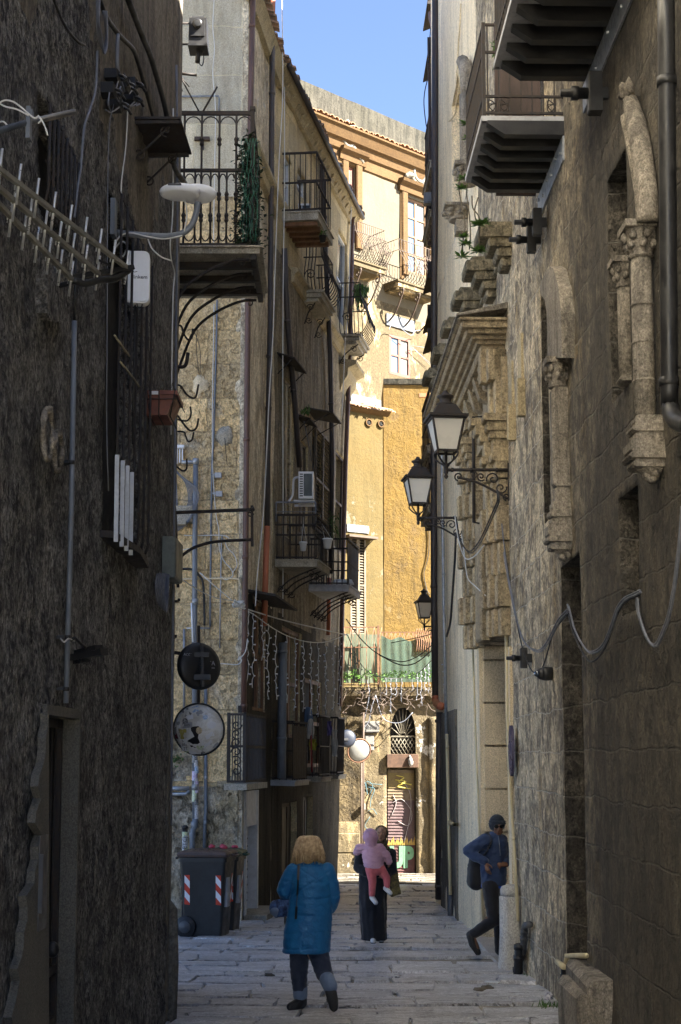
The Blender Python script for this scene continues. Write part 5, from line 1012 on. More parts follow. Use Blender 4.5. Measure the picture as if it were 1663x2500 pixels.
# masonry spandrels make the opening an arch
sp = MB()
arc = [(cx+W*math.cos(math.pi*t/14), hm+H*math.sin(math.pi*t/14)**.85) for t in range(15)]
for i in range(14):
    (x0, z0), (x1, z1) = arc[i], arc[i+1]; sp.hexa([D.pt(x, z, o) for x, z, o in ((x0, z0, -.24), (x1, z1, -.24), (x1, z1, .012), (x0, z0, .012), (x0, op[3]+.02, -.24), (x1, op[3]+.02, -.24), (x1, op[3]+.02, .012), (x0, op[3]+.02, .012))])
part('arch_spandrel', sp, M_d1, fan)
for t in range(1, 10): an = math.pi*t/10; m.tube([D.pt(cx+.08*math.cos(an), hm+.08*math.sin(an), -.1), D.pt(cx+W*.97*math.cos(an), hm+H*.95*math.sin(an), -.1)], .013, 5)
m.tube(scroll(D.pt(cx, hm+.03, -.1), D.d, D.up, .1, 1, 0, .9), .012, 5); m.fb(D, op[0], op[1], hm-.02, hm+.02, -.12, -.07); k = 0
x = op[0]-(hm-op[2])
while x < op[1]:
    for sg in (0, 1):
        pa, pb = (x, x+(hm-op[2])*.6); za, zb_ = (op[2], hm) if sg else (hm, op[2]); lo, hi = op[0], op[1]
        ta, tb = max(0, (lo-pa)/(pb-pa)), min(1, (hi-pa)/(pb-pa))
        if tb > ta: m.tube([D.pt(pa+(pb-pa)*ta, za+(zb_-za)*ta, -.1), D.pt(pa+(pb-pa)*tb, za+(zb_-za)*tb, -.1)], .010, 5)
    x += .11
part('grille', m, simple('pale_iron', (.17, .15, .11), .6, var=.4), fan)
a, b = D.sh(891, 1736), D.sh(963, 1767); m = flat(D, a[0], b[0], b[1], a[1], 0, .09); part('rusty_lintel', m, simple('dull_rust', (.085, .045, .025), .85, var=.5, scale=5, alt=(.04, .025, .018)), BLD_D)
a, b = D.sh(939, 1742, .1), D.sh(951, 1764, .1); m = MB(); m.blob(D.pt((a[0]+b[0])/2, (a[1]+b[1])/2, .13), (.08, .05, .14), jit=.5); m.blob(D.pt((a[0]+b[0])/2-.02, a[1], .12), (.03, .03, .05)); single('plastic_bag', m, M_sunwhite, 'small grey plastic bag hanging on the rusty lintel over the roller shutter', 'bag')
m = MB(); a, b = D.sh(780, 1918), D.sh(829, 2008); hm2 = (a[1]+b[1])/2; m.bev(D, a[0]-.6, b[0], b[1]-.3, hm2-.01, 0, .12, .02); m.bev(D, a[0]-.6, b[0], hm2+.01, a[1], 0, .13, .02); part('corner_blocks', m, M_d1, BLD_D)
m = MB(); a, b = D.sh(962, 1990), D.sh(1003, 1650); m.wall(D, a[0]+.35, b[0]+.6, -1.4, b[1], (), .15, lambda s, h: .09+.05*noise.noise(V((s*3, h*2, 2))), thick=0, back=0); part('peeling_pier', m, M_d1, BLD_D)
sg = thing('exit_sign', 'small white exit sign with grey lettering on the sunlit wall', 'sign', D.hit(855, 1686)); a, b = D.sh(837, 1661), D.sh(873, 1685); m = flat(D, a[0], b[0], b[1], a[1], .02, .06); part('board', m, M_sunwhite, sg); m = MB(); m.fb(D, a[0]-.06, b[0], b[1]-.02, b[1]-.002, .02, .08); m.fb(D, a[0]-.08, a[0]+.02, (a[1]+b[1])/2, (a[1]+b[1])/2+.02, 0, .05); part('frame', m, M_black, sg)
m = MB(); text_mb(m, 'uscita', .17, face_mat(D.pt(b[0]-.16, (a[1]+b[1])/2-.02, .063), D.n)); m.tube(scroll(D.pt(a[0]+.1, (a[1]+b[1])/2+.01, .062), D.d, D.up, .05, 1, 0, .9), .007, 4); part('lettering', m, M_greybeam, sg)
a, b = D.sh(841, 1693), D.sh(861, 1727); m = flat(D, a[0], b[0], b[1], a[1], .02, .04); single('white_notice', m, M_sunwhite, 'blank whitish notice under the small white exit sign', 'notice')
a, b = D.sh(835, 1850), D.sh(841, 1864); m = flat(D, a[0], b[0], b[1], a[1], .0, .1); single('paper_notice', m, M_sunwhite, 'tiny white paper stuck on the wall beside the mirror poles', 'notice')
mr = thing('street_mirror', 'pale round traffic mirror with a rust rim in front of the sunlit wall', 'mirror', D.hit(831, 2005, .5)); c = P(827, 1728, 40.4); nv = V((.3, -.9, -.25)); m = MB(); m.lathe([(.02, .07), (.16, .055), (.28, .02), (.325, -.02)], c, nv, 28); part('glass', m, simple('mirror_face', (.2, .2, .185), .35, .2, var=.25, scale=3, alt=(.14, .14, .13)), mr); m = MB(); Mf = face_mat(c, nv); m.tube([Mf@V((.34*math.cos(t*.21), .34*math.sin(t*.21), -.01)) for t in range(30)], .022, 6, closed=True); m.lathe([(.34, -.03), (.2, -.07)], c, nv, 20); part('rim', m, M_rust, mr)
m = MB(); m.tube([P(832, 1750, 40.55), V((P(832, 1750, 40.55).x, 40.55, gz(40.5)))], .03, 8); m.tube([P(837, 1640, 40.7), V((P(836, 1750, 40.7).x, 40.7, gz(40.7)))], .025, 8); part('poles', m, M_ironbrown, mr)
bd = thing('blue_disc', 'dark blue back of a round traffic mirror left of the pale one', 'mirror', P(799, 1720, 40.2)); c = P(799, 1700, 40.2); m = MB(); m.lathe([(.24, 0), (.25, .02), (.2, .06), (.06, .08)], c, (.1, -1, .05), 26); part('disc', m, simple('dark_blue_plastic', (.012, .017, .03), .5, var=.3), bd); m = MB(); m.bar(c+V((-.03, -.08, .0)), c+V((.1, .35, 0)), .04, .04); m.box(c+V((-.03, -.09, -.02)), (.14, .02, .07)); part('bracket', m, M_greybeam, bd)
# terrace
m = MB(); h = TER; m.mold(D, [(-.3, h-.5), (.0, h-.45), (.06, h-.3), (.22, h-.22), (.25, h-.05), (.2, h+.03), (-.3, h+.06)], -2.4, 7); m.fb(D, -2.4, 7, h-.02, h+.04, -4.5, -.3); part('terrace', m, M_d1rough, BLD_D)
zt1 = P(0, 1444, 41.1).z; m = MB(); xs0, xs1 = P(790, 1500, 41.1).x, P(871, 1500, 41.1).x
for z in (zt1, P(0, 1490, 41.1).z, h+.1): m.bar((xs0-.4, 41.1, z), (xs1, 41.1, z), .03, .03)
k = 0; x = xs0-.2
while x < xs1: m.tube([V((x, 41.1, h)), V((x, 41.1, zt1))], .011, 5); m.tube([V((x, 41.08, zt1)), V((x+.11, 41.08, P(0, 1490, 41.1).z)), V((x+.22, 41.08, zt1))], .012, 5); m.tube([V((x, 41.08, h+.1)), V((x+.11, 41.08, P(0, 1490, 41.1).z)), V((x+.22, 41.08, h+.1))], .009, 5); x += .22
m.box((xs1, 41.1, (h+zt1)/2), (.06, .06, zt1-h+.1)); part('iron_railing', m, M_rust, BLD_D)
m = MB(); x = xs1; zt2 = P(0, 1456, 41.6).z
while x < 3.6: m.tube([V((x, 41.5, h)), V((x, 41.5, zt2))], .009, 5); m.tube([V((x, 41.5, zt2)), V((x+.13, 41.5, zt2-.35)), V((x+.26, 41.5, zt2))], .010, 5); x += .13
for z in (zt2, zt2-.36): m.bar((xs1, 41.5, z), (3.6, 41.5, z), .025, .025)
for k in range(9): x = P(958+k*5, 1470, 41.2).x; m.tube(smooth_pts([V((x, 41.2, zt2-.6)), V((x+.03, 41.2, zt2-.3)), V((x-.02, 41.2, zt2-.1)), V((x+.03, 41.2, zt2+.08))], 3), .016, 5)
part('iron_railing', m, M_rust, BLD_D)
def net(x0, x1, v0, v1, y, label, wavy, mat):
    m = MB(); n, k = int((x1-x0)/.06), 8; za, zb_ = P(0, v0, y).z, P(0, v1, y).z; vs = []
    for i in range(n+1):
        for j in range(k+1):
            t = j/k; x = x0+(x1-x0)*i/n; tz = za-.10*math.sin(i*.35)**2*wavy-.18*(i/n)*wavy; vs.append(V((x, y+.014*math.sin(i*1.7+.5*math.sin(j))*wavy*(1-.3*t)+.02*noise.noise(V((x*2, t*3, 0))), tz+(zb_-tz)*t)))
    m.add(vs, [(i*(k+1)+j, (i+1)*(k+1)+j, (i+1)*(k+1)+j+1, i*(k+1)+j+1) for i in range(n) for j in range(k)], True); m.add([q+V((0, .008, 0)) for q in vs], [(i*(k+1)+j+1, (i+1)*(k+1)+j+1, (i+1)*(k+1)+j, i*(k+1)+j) for i in range(n) for j in range(k)], True)
    return single('shade_net', m, mat, label, 'net')
net(P(873, 0, 41.25).x, 3.5, 1463, 1570, 41.25, 'rippled green shade net tied along the terrace below the rusty spikes', 1, M_net); net(P(786, 0, 41.35).x, P(871, 0, 41.35).x, 1458, 1572, 41.35, 'smooth pale green shade net behind the barred terrace railing', .15, cloth('pale_green_net', (.085, .105, .07), .8, .3, 4, (.105, .12, .08), weave=60))
m = MB()
for i in range(520):
    u = R_.uniform(792, 1002); v = 1557+R_.gauss(0, 5)+9*noise.noise(V((u*.05, 0, 0))); m.leaf(P(u, v, 40.95+R_.uniform(-.12, .1)), (R_.uniform(-1, 1), -.6, R_.uniform(-.6, 1)), R_.uniform(.05, .14), R_.uniform(.03, .06))
setting('terrace_weeds', m, M_bright, 'stuff')
m = MB()
for i in range(30):
    u = R_.uniform(800, 1000); v = R_.uniform(1578, 1625); p = [(u, v)]
    for k in range(4): u += R_.uniform(-16, 16); v += R_.uniform(-4, 17); p.append((u, v))
    m.tube(smooth_pts([P(a, b, 40.85+R_.uniform(-.08, .08)) for a, b in p], 3), .009, 4)
single('dry_vines', m, simple('dry_vine', (.10, .075, .06), .9), 'tangle of dry creeper stems hanging under the terrace', 'creeper')
m = MB()
for uvs in (((865, 1600), (855, 1630), (849, 1660), (836, 1680), (836, 1700)), ((865, 1600), (880, 1650), (905, 1664), (930, 1660), (950, 1640)), ((845, 1565), (850, 1600), (838, 1660))): yt(m, uvs, 40.9, .012, 5, 4)
single('drooping_wires', m, M_gcable, 'two pale wires drooping from the terrace across the fanlight', 'wires')
# yellow tower details
Y = FY; shutterwin(Y, OY[0], BLD_D, M_shut2, 'shuttered_window', .06, True, o=.0, label='tall pale louvred shutters in the yellow wall')
m = MB(); a, b = Y.sh(800, 1234, .3), Y.sh(866, 1234, .3); m.fb(Y, a[0], b[0], a[1]-.02, a[1]+.05, 0, .42); m.tube([Y.pt(b[0]-.25, a[1]-.3, .01), Y.pt(b[0]-.1, a[1], .35)], .015, 5); part('window_canopy', m, M_ironbrown, BLD_D)
m = MB(); a, b = Y.sh(798, 1206), Y.sh(848, 1229); m.fb(Y, a[0], b[0], b[1], a[1], 0, .04); pq = part('tile_plaque', m, M_majolica, BLD_D); m = MB()
for k in range(5): x = a[0]+(b[0]-a[0])*(k+.5)/5; m.prism([(x+p, (a[1]+b[1])/2+q) for p, q in ell(.09, .12, 12)], Matrix.Translation(Y.pt(0, 0, 0))@Y.mat(), .04, .045)
part('ovals', m, M_sunwhite, pq)
tiles(Y, Y.sh(812, 940)[0], ys1+.35, ytop-.02, .25, BLD_D, M_tile, .16)
m = MB(); m.mold(Y, [(0, ytop-.15), (.08, ytop-.12), (.2, ytop-.02), (0, ytop)], ys0, ys1+.2); part('coping', m, M_orange, BLD_D)
for u, v in ((849, 973), (877, 976)): m = MB(); c = Y.hit(u, v, .02); m.lathe([(.13, 0), (.13, .03), (.09, .03), (.085, .0)], c, Y.n, 16); vt = part('vent', m, M_orange, BLD_D); m = MB(); m.lathe([(.085, .012), (.02, .012)], c, Y.n, 14); part('vent_hole', m, M_room, vt)
m = MB(); O = FO; m.mold(O, [(0, otop-.2), (.06, otop-.17), (.08, otop), (-.3, otop+.06)], os0, os0+5); part('coping', m, M_parapet, BLD_D)
m = MB(); a, b = O.sh(965, 905), O.sh(982, 914); m.fb(O, a[0], b[0], b[1], a[1], 0, .012); part('bare_brick', m, M_porange, BLD_D)
cwire(((976, 1020), (984, 1120), (988, 1240), (985, 1285), (976, 1318), (982, 1355), (990, 1370)), .014, M_bcable, 'thin dark wire wandering down the ochre wall', .03, FO)
# ================================================================ palazzo
E_ = FE; ht_, hp_ = E_.sh(850, 309, .45)[1], E_.sh(850, 250)[1]; 
m = MB(); h = ht_; m.mold(E_, [(0, h-1.15), (.06, h-1.1), (.06, h-.75), (.14, h-.7), (.2, h-.45), (.3, h-.4), (.42, h-.12), (.5, h-.06), (.5, h), (0, h+.04)], -9, 11); part('cornice', m, M_orange, BLD_E)
tiles(E_, -8, 10, h+.03, .52, BLD_E, simple('pale_terracotta_tile', (.24, .12, .06), .85, var=.4, alt=(.16, .085, .045)), .24)
m = MB(); m.wall(E_, -9, 11, h-.5, hp_, (), .5, nz(1, .03, 3), thick=.3, back=.8); part('parapet', m, M_parapet, BLD_E)
def orange(poly, o=.05): m = MB(); m.prism([E_.sh(u, v, o) for u, v in poly], Matrix.Translation(E_.pt(0, 0, 0))@E_.mat(), -.02, o); return part('terracotta_panel', m, M_orange, BLD_E)
orange(((690, 246), (742, 292), (746, 330), (742, 345), (746, 376), (823, 378), (823, 360), (821, 345), (819, 325), (823, 311), (830, 309), (905, 338), (921, 342), (925, 347), (925, 360), (923, 378), (922, 640), (932, 642), (932, 445), (990, 450), (990, 652), (1012, 660), (1012, 398), (850, 322)))
def medallion(u, v, ru, rv, dirs):
    t0 = E_.sh(u, v, .1); r = abs(E_.sh(u+ru, v, .1)[0]-t0[0]); rz = abs(E_.sh(u, v+rv, .1)[1]-t0[1]); m = MB(); Mx = Matrix.Translation(E_.pt(0, 0, 0))@E_.mat(); m.prism([(t0[0]+a, t0[1]+b) for a, b in ell(r, rz, 24)], Mx, .03, .13); md = part('medallion', m, M_stucco, BLD_E)
    m = MB(); m.tube([E_.pt(t0[0]+a, t0[1]+b, .15) for a, b in ell(r*1.12, rz*1.1, 26)], .07, 7, closed=True)
    for k in range(26):
        a = k*.2417; rr = 1.3+.25*R_.random(); m.blob(E_.pt(t0[0]+r*rr*math.cos(a), t0[1]+rz*rr*math.sin(a), .09), (.10, .10, .11), 7, 5, .4)
    for d, L in dirs:
        for k in range(L): q = d(k); m.blob(E_.pt(t0[0]+q[0]*r, t0[1]+q[1]*rz, .09), (.13-.006*k, .12, .12), 7, 5, .6)
    for sg in (-1, 1): m.tube(scroll(E_.pt(t0[0]+sg*r*1.5, t0[1]+rz*1.2, .1), E_.d, E_.up, .25, 1.3, 2), .05, 6)
    m.blob(E_.pt(t0[0], t0[1]+rz*1.5, .1), (.15, .12, .25), 8, 6, .4); part('stucco_garland', m, M_stucco, md)
medallion(799, 318, 11, 18, ((lambda k: (1.1+.22*k, -.9-.13*k), 11), (lambda k: (-1.2-.2*k, -.6+.1*k), 4))); medallion(964, 401, 12, 17, ((lambda k: (-1.3-.2*k, -.5-.05*k), 6), (lambda k: (1.3+.25*k, -.3), 8)))
def surround(op, f=.3, top=.5):
    s0, s1, h0, h1 = op[:4]; m = MB(); m.bev(E_, s0-f, s0-.02, h0-.2, h1+.1, 0, .12, .03); m.bev(E_, s1+.02, s1+f, h0-.2, h1+.1, 0, .12, .03); m.mold(E_, [(0, h1+.1), (.13, h1+.1), (.16, h1+.3), (.3, h1+.4), (.34, h1+top), (0, h1+top+.05)], s0-f-.15, s1+f+.15); part('window_surround', m, M_orange, BLD_E)
surround(OE[0]); surround(OE[3])
glasswin(E_, OE[0], BLD_E, simple('brown_gold_wood', (.14, .075, .03), .5), M_blueglass, 2, 4, .09, mix=M_curtain, label='tall brown framed window with blue left panes'); glasswin(E_, OE[1], BLD_E, M_redwood, M_blueglass, 2, 2, .1, o=-.03, mix=M_curtain, label='small red-brown window over the ochre wall'); glasswin(E_, OE[2], BLD_E, M_redwood, M_blueglass, 1, 2, .1, o=-.03); glasswin(E_, OE[3], BLD_E, M_redwood, M_blueglass, 2, 3, .1)
m = MB(); a, b = E_.sh(888, 726), E_.sh(953, 757); hh = (E_.sh(920, 726)[1]); m.fb(E_, a[0], b[0], E_.sh(920, 757)[1], E_.sh(920, 731)[1], 0, .05); part('tile_plaque', m, M_majolica, BLD_E)
m = MB(); a, b = E_.sh(806, 920), E_.sh(885, 920); m.fb(E_, a[0], b[0], E_.sh(840, 938)[1], E_.sh(840, 914)[1], 0, .05); part('tile_frieze', m, M_majolica, BLD_E)
a, b, c = E_.sh(912, 650, .6), E_.sh(1004, 655, .6), E_.sh(950, 655, .7); rh = E_.sh(950, 562, .7)[1]-c[1]
bl = belly(E_, a[0], b[0], c[1], .7, rh, .35, 14, BLD_E, M_ironbrown, M_ewall, .2, label='right bellied balcony with golden brown ironwork'); 
def bigbr(ss, h, o, parent):
    for s in ss: m = MB(); m.tube(smooth_pts([E_.pt(s, h, o), E_.pt(s, h-.15, o-.02), E_.pt(s, h-.75, o*.5), E_.pt(s, h-1.0, .05), E_.pt(s, h-.95, .0)], 5), .03, 6); m.tube(scroll(E_.pt(s, h-.15, o-.14), E_.n, E_.up, .15, 1.2, 0), .025, 6); part('bracket', m, M_ironbrown, parent)
bigbr((a[0]+.2, a[0]+1.0, a[0]+1.8, a[0]+2.5), c[1]-.25, .75, bl)
a, b, c = E_.sh(806, 600, .6), E_.sh(878, 622, .6), E_.sh(850, 613, .6); rh = E_.sh(850, 523, .7)[1]-c[1]; bl = belly(E_, a[0], b[0], c[1], .8, rh, .35, 14, BLD_E, M_ironbrown, M_ewall, .2, label='left bellied balcony with golden brown ironwork'); bigbr((a[0]+.3, b[0]-.25), c[1]-.25, .8, bl)
m = MB()
for uv in (((945, 795), (1000, 803)), ((945, 797), (990, 835)), ((945, 799), (958, 870)), ((946, 795), (1000, 850))): m.tube([E_.hit(u, v, .15) for u, v in uv], .007, 4)
m.tube(smooth_pts([E_.hit(u, v, .3) for u, v in ((895, 760), (902, 748), (918, 752), (945, 772), (956, 762), (968, 760))], 4), .012, 5); single('washing_lines', m, M_gcable, 'thin washing lines fanning out from the small red-brown window', 'washing lines')
M_mossy = stone('mossy_carved_stone', (.2, .175, .125), (.27, .235, .17), (.05, .048, .035), streak=.7, pits=.5, bump=1, fine=14, seed=51)
# ================================================================ stone palace on the right
F = FR
def cv(x, y, k): return (942.9+x*.3987, (0, 612.9, 1225.7, 1791.4)[k-1]+y*.3987)
def capital(m, F, s, o, h0, h1, r0, r1, jit=.5):
    H = h1-h0; m.lathe([(r0*1.05, 0), (r0*1.25, .06*H), (r0*1.05, .14*H), (r0*1.1, .2*H), (r1, .75*H), (r1*1.1, .8*H)], F.pt(s, h0, o), n=12)
    for ring, z, rr in ((7, .38, 1.25), (7, .62, 1.5)):
        for k in range(ring): a = k*.9+z; m.blob(F.pt(s+r0*rr*math.cos(a), h0+H*z, o+r0*rr*math.sin(a)), (r0*.42, r0*.42, H*.15), 6, 5, jit)
    c = F.pt(s, h0+H*.9, o); m.fb(F, s-r1*1.15, s+r1*1.15, h0+H*.8, h1, o-r1*1.15, o+r1*1.15)
def corbel(m, F, s, o, h0, h1, r):
    H = h1-h0; z = h0
    for f0, f1, k in ((.86, 1, 1.05), (.74, .86, 1.35), (.62, .74, 1.15), (.42, .62, 1.6), (.32, .42, 1.75), (.2, .32, 1.4)): m.bev(F, s-r*k, s+r*k, h0+H*f0+.002, h0+H*f1, -.02, o+r*k, .02)
    m.lathe([(r*.25, 0), (r*.6, H*.06), (r*.5, H*.1), (r*1.1, H*.18), (r*1.25, H*.2)], F.pt(s, h0, o*.6), n=10)
    for k in range(5): m.blob(F.pt(s+R_.uniform(-r, r), h0+H*R_.uniform(.05, .25), o*R_.uniform(.3, 1)), r*.5, 6, 5, .6)
gw = MB(); o_ = .10; s1 = F.sh(1481, 800, o_)[0]; hh = lambda v, u=1481: F.sh(u, v, o_)[1]
win1 = part('window_recess', (lambda m: (m.fb(F, OR[0][0], OR[0][1], OR[0][2], OR[0][3], -.33, -.3), m)[1])(MB()), M_room, BLD_R, 'dark gothic window beside the black downpipe')
m = MB(); m.tube([F.pt(s1, hh(985), o_), F.pt(s1, hh(590), o_)], [.085, .078], 12)
for v in (700, 790, 880): m.tube([F.pt(s1, hh(v)-.008, o_), F.pt(s1, hh(v)+.008, o_)], .088, 12)
part('column', m, M_greystone, win1); m = MB(); capital(m, F, s1, o_, hh(590), hh(508), .082, .125); part('capital', m, M_greystone, win1); m = MB(); corbel(m, F, s1, o_, hh(1118), hh(965), .088); part('corbel', m, M_greystone, win1)
m = MB(); s2 = F.sh(1434, 760, .02)[0]; h2 = lambda v: F.sh(1434, v, .02)[1]; m.tube([F.pt(s2, h2(872), .0), F.pt(s2, h2(655), .0)], .062, 10); m.bev(F, s2-.1, s2+.1, h2(872)-.05, h2(872), -.1, .07); part('column', m, M_greystone, win1); m = MB(); capital(m, F, s2, .0, h2(662), h2(592), .06, .10); part('capital', m, M_greystone, win1)
m = MB(); q = [F.hit(u, v, .08) for u, v in ((1492, 512), (1490, 450), (1482, 380), (1470, 310), (1452, 235), (1440, 200))]; m.tube(smooth_pts(q, 4), [.085]*14+[.075, .07, .06, .05, .045, .04, .03], 8); q = [F.hit(u, v, .02) for u, v in ((1476, 512), (1473, 450), (1462, 380), (1450, 320), (1440, 270))]; m.tube(smooth_pts(q, 4), .045, 7); m.blob(F.hit(1443, 212, .1), (.07, .12, .09), jit=.8); part('arch', m, M_greystone, win1)
win2 = part('window_recess', (lambda m: (m.fb(F, OR[1][0], OR[1][1], OR[1][2], OR[1][3], -.31, -.28), m)[1])(MB()), M_room, BLD_R, 'tall narrow gothic window right of the portal')
s3 = F.sh(1285, 1000, o_)[0]; h3 = lambda v: F.sh(1285, v, o_)[1]
m = MB(); m.prism([F.sh(u, v, .12) for u, v in ((1244, 672), (1247, 650), (1256, 634), (1268, 612), (1276, 618), (1288, 660), (1294, 720), (1296, 824), (1262, 824), (1261, 720), (1256, 690), (1250, 682))], Matrix.Translation(F.pt(0, 0, 0))@F.mat(), -.05, .13); part('arch', m, M_greystone, win2)
m = MB(); capital(m, F, s3, o_, h3(892), h3(822), .08, .11); part('capital', m, M_greystone, win2); m = MB(); m.bev(F, s3-.085, s3+.085, h3(1124), h3(892), -.02, o_+.07, .03); m.bev(F, s3-.065, s3+.065, h3(1166), h3(1124), -.02, o_+.05, .02); part('shaft', m, M_greystone, win2); m = MB(); corbel(m, F, s3, o_, h3(1300), h3(1160), .085); part('corbel', m, M_greystone, win2)
m = MB(); s4 = F.sh(1252, 1000, -.1)[0]; h4 = lambda v: F.sh(1252, v, -.1)[1]; m.tube([F.pt(s4, h4(1180), -.12), F.pt(s4, h4(935), -.12)], .05, 8); capital(m, F, s4, -.12, h4(935), h4(880), .05, .08); part('column', m, M_greystone, win2)
win3 = part('window_recess', (lambda m: (m.fb(F, O3[0], O3[1], O3[2], O3[3], -.41, -.37), m)[1])(MB()), M_room, BLD_R, 'upper gothic window behind the hanging succulents')
s5 = F.sh(1072, 300, .15)[0]; h5 = lambda v: F.sh(1072, v, .15)[1]; m = MB(); m.tube([F.pt(s5, h5(385), .12), F.pt(s5, h5(215), .12)], .13, 10); m.tube(smooth_pts([F.pt(s5, h5(215), .12), F.pt(s5+.1, h5(150), .12), F.pt(s5+.6, h5(90), .12)], 4), .11, 8); part('column', m, M_greystone, win3); m = MB(); capital(m, F, s5, .12, h5(430), h5(385), .14, .2); s6 = F.sh(1048, 500, .2)[0]; capital(m, F, s6, .12, F.sh(1048, 510, .2)[1], F.sh(1048, 478, .2)[1], .16, .24); m.fb(F, s6-.15, s6+.15, F.sh(1048, 540, .2)[1], F.sh(1048, 512, .2)[1], 0, .2); part('capital', m, M_greystone, win3)
op = OR[2]; m = MB(); m.fb(F, op[0], op[1], op[2], op[3], -.36, -.33); part('blind_window', m, M_room, BLD_R); op = OR[3]; m = MB(); m.fb(F, op[0], op[1], op[2], op[3], -.25, -.22); part('blocked_doorway', m, M_greystone, BLD_R)
# portal
PS = M_portal; _, hT = F.sh(1158, 754, .0); _, hU = F.sh(1158, 840, .0); sN, sF = 4.2, 9.6
m = MB(); TH = hT-hU
for z0, z1, o in ((-.05, .08, .16), (.083, .2, .24), (.203, .42, .34), (.423, .52, .40), (.523, .63, .47), (.633, .75, .55), (.753, .93, .62), (.933, 1.0, .66)): m.bev(F, sN+.62-o, sF-.5+o, hU+TH*z0, hU+TH*z1, -.02, o, .025)
por = part('portal', m, PS, BLD_R, 'carved ochre stone portal with a deep hood')
m = MB(); m.mold(F, [(0, hT+.12), (.68, hT+.012), (.68, hT+.04), (0, hT+.2)], sN-.06, sF+.2); part('hood_capping', m, M_greystone, por)
m = MB()
for k in range(9): s = sN+.25+k*.62; m.hexa([F.pt(a, z, o) for a, z, o in ((s, hU-.28, .02), (s+.2, hU-.28, .02), (s+.2, hU-.2, .2), (s, hU-.2, .2), (s, hU+.15, .02), (s+.2, hU+.15, .02), (s+.2, hU+.15, .3), (s, hU+.15, .3))])
part('modillions', m, PS, por)
m = MB(); m.fb(F, sN+.05, sF-.05, hU-.75, hU-.002, -.02, .08); part('frieze', m, PS, por)
def pilaster(s, w_, hb, ht, name='pilaster'):
    m = MB(); z = hb; k = 0
    cap0 = ht-.62
    while z < cap0-.05:
        d = min(R_.uniform(.32, .5), cap0-z); o = .34 if k % 2 else .27; e = .04 if k % 2 else 0
        m.bev(F, s-e, s+w_*.36, z+.008, z+d-.008, -.02, o*.55, .02); m.bev(F, s+w_*.36+.004, s+w_*.7, z+.008, z+d-.008, -.02, o*.8, .02); m.bev(F, s+w_*.7+.004, s+w_+e, z+.008, z+d-.008, -.02, o, .02); z += d; k += 1
    for a, b, o, e in ((0, .1, .34, .02), (.1, .3, .30, 0), (.3, .4, .36, .03), (.4, .52, .42, .06), (.52, .62, .48, .1)): m.bev(F, s-e, s+w_*.45, cap0+a+.002, cap0+b, -.02, o*.7, .015); m.bev(F, s+w_*.45+.004, s+w_+e, cap0+a+.002, cap0+b, -.02, o, .015)
    return part(name, m, PS, por)
hc = F.sh(1152, 922, .2)[1]; pilaster(4.25, .42, F.sh(1150, 1457, .2)[1], hc); pilaster(7.15, .5, F.sh(1092, 1485, .2)[1], F.sh(1092, 950, .3)[1])
for s, w_ in ((4.3, .34), (7.2, .4)):
    m = MB()
    for a, b, o in ((hc, hc+.5, .22), (hc+.5, hc+.62, .3), (hc+.62, hc+.9, .24), (hc+.9, hU-.3, .34)): m.bev(F, s, s+w_*.5, a+.002, b, -.02, o*.75, .015); m.bev(F, s+w_*.5+.004, s+w_, a+.002, b, -.02, o, .015)
    part('entablature_block', m, PS, por)
m = MB(); m.tube([F.pt(5.6, hc+.3, .05), F.pt(5.6, hc+.3, .3), F.pt(5.7, hc-1.2, .3), F.pt(5.7, hc-1.25, .05)], .025, 6); part('iron_bar', m, M_iron, por)
m = MB(); m.bev(F, 4.7, 7.1, 3.75, 4.3, -.02, .1, .03); m.bev(F, 5.6, 6.2, 3.7, 4.8, .1, .24, .03); m.bev(F, 4.75, 5.3, 4.35, 5.6, -.02, .14, .03); m.bev(F, 6.4, 7.0, 4.35, 5.6, -.02, .14, .03); part('lintel', m, PS, por)
# doorway lining with courses, cream strips
z = -.95; m = MB()
while z < 3.7: m.bev(FR, 7.22, 7.29, z+.012, z+.64, -.6, -.02, .02) if False else m.hexa([F.pt(a, h, o) for h in (z+.014, min(z+.62, 3.74)) for a, o in ((7.24, -.6), (7.31, -.6), (7.31, .0), (7.24, .0))]); z += .64
part('door_jamb', m, M_jamb, BLD_R); m = MB(); m.fb(F, 4.47, 7.24, -1, 3.74, -.62, -.58); part('door', m, M_darkwood, BLD_R)
m = MB(); m.fb(F, 7.3, 7.55, -1.1, 3.85, -.02, .06); m.fb(F, 4.2, 4.47, -.9, 3.5, -.02, .035); part('jamb_strip', m, M_jamb, BLD_R)
m = MB(); m.fb(F, 4.5, 7.3, gz(19.7)-.2, gz(19.7)+.03, -.6, .18); part('threshold', m, M_marble, BLD_R)
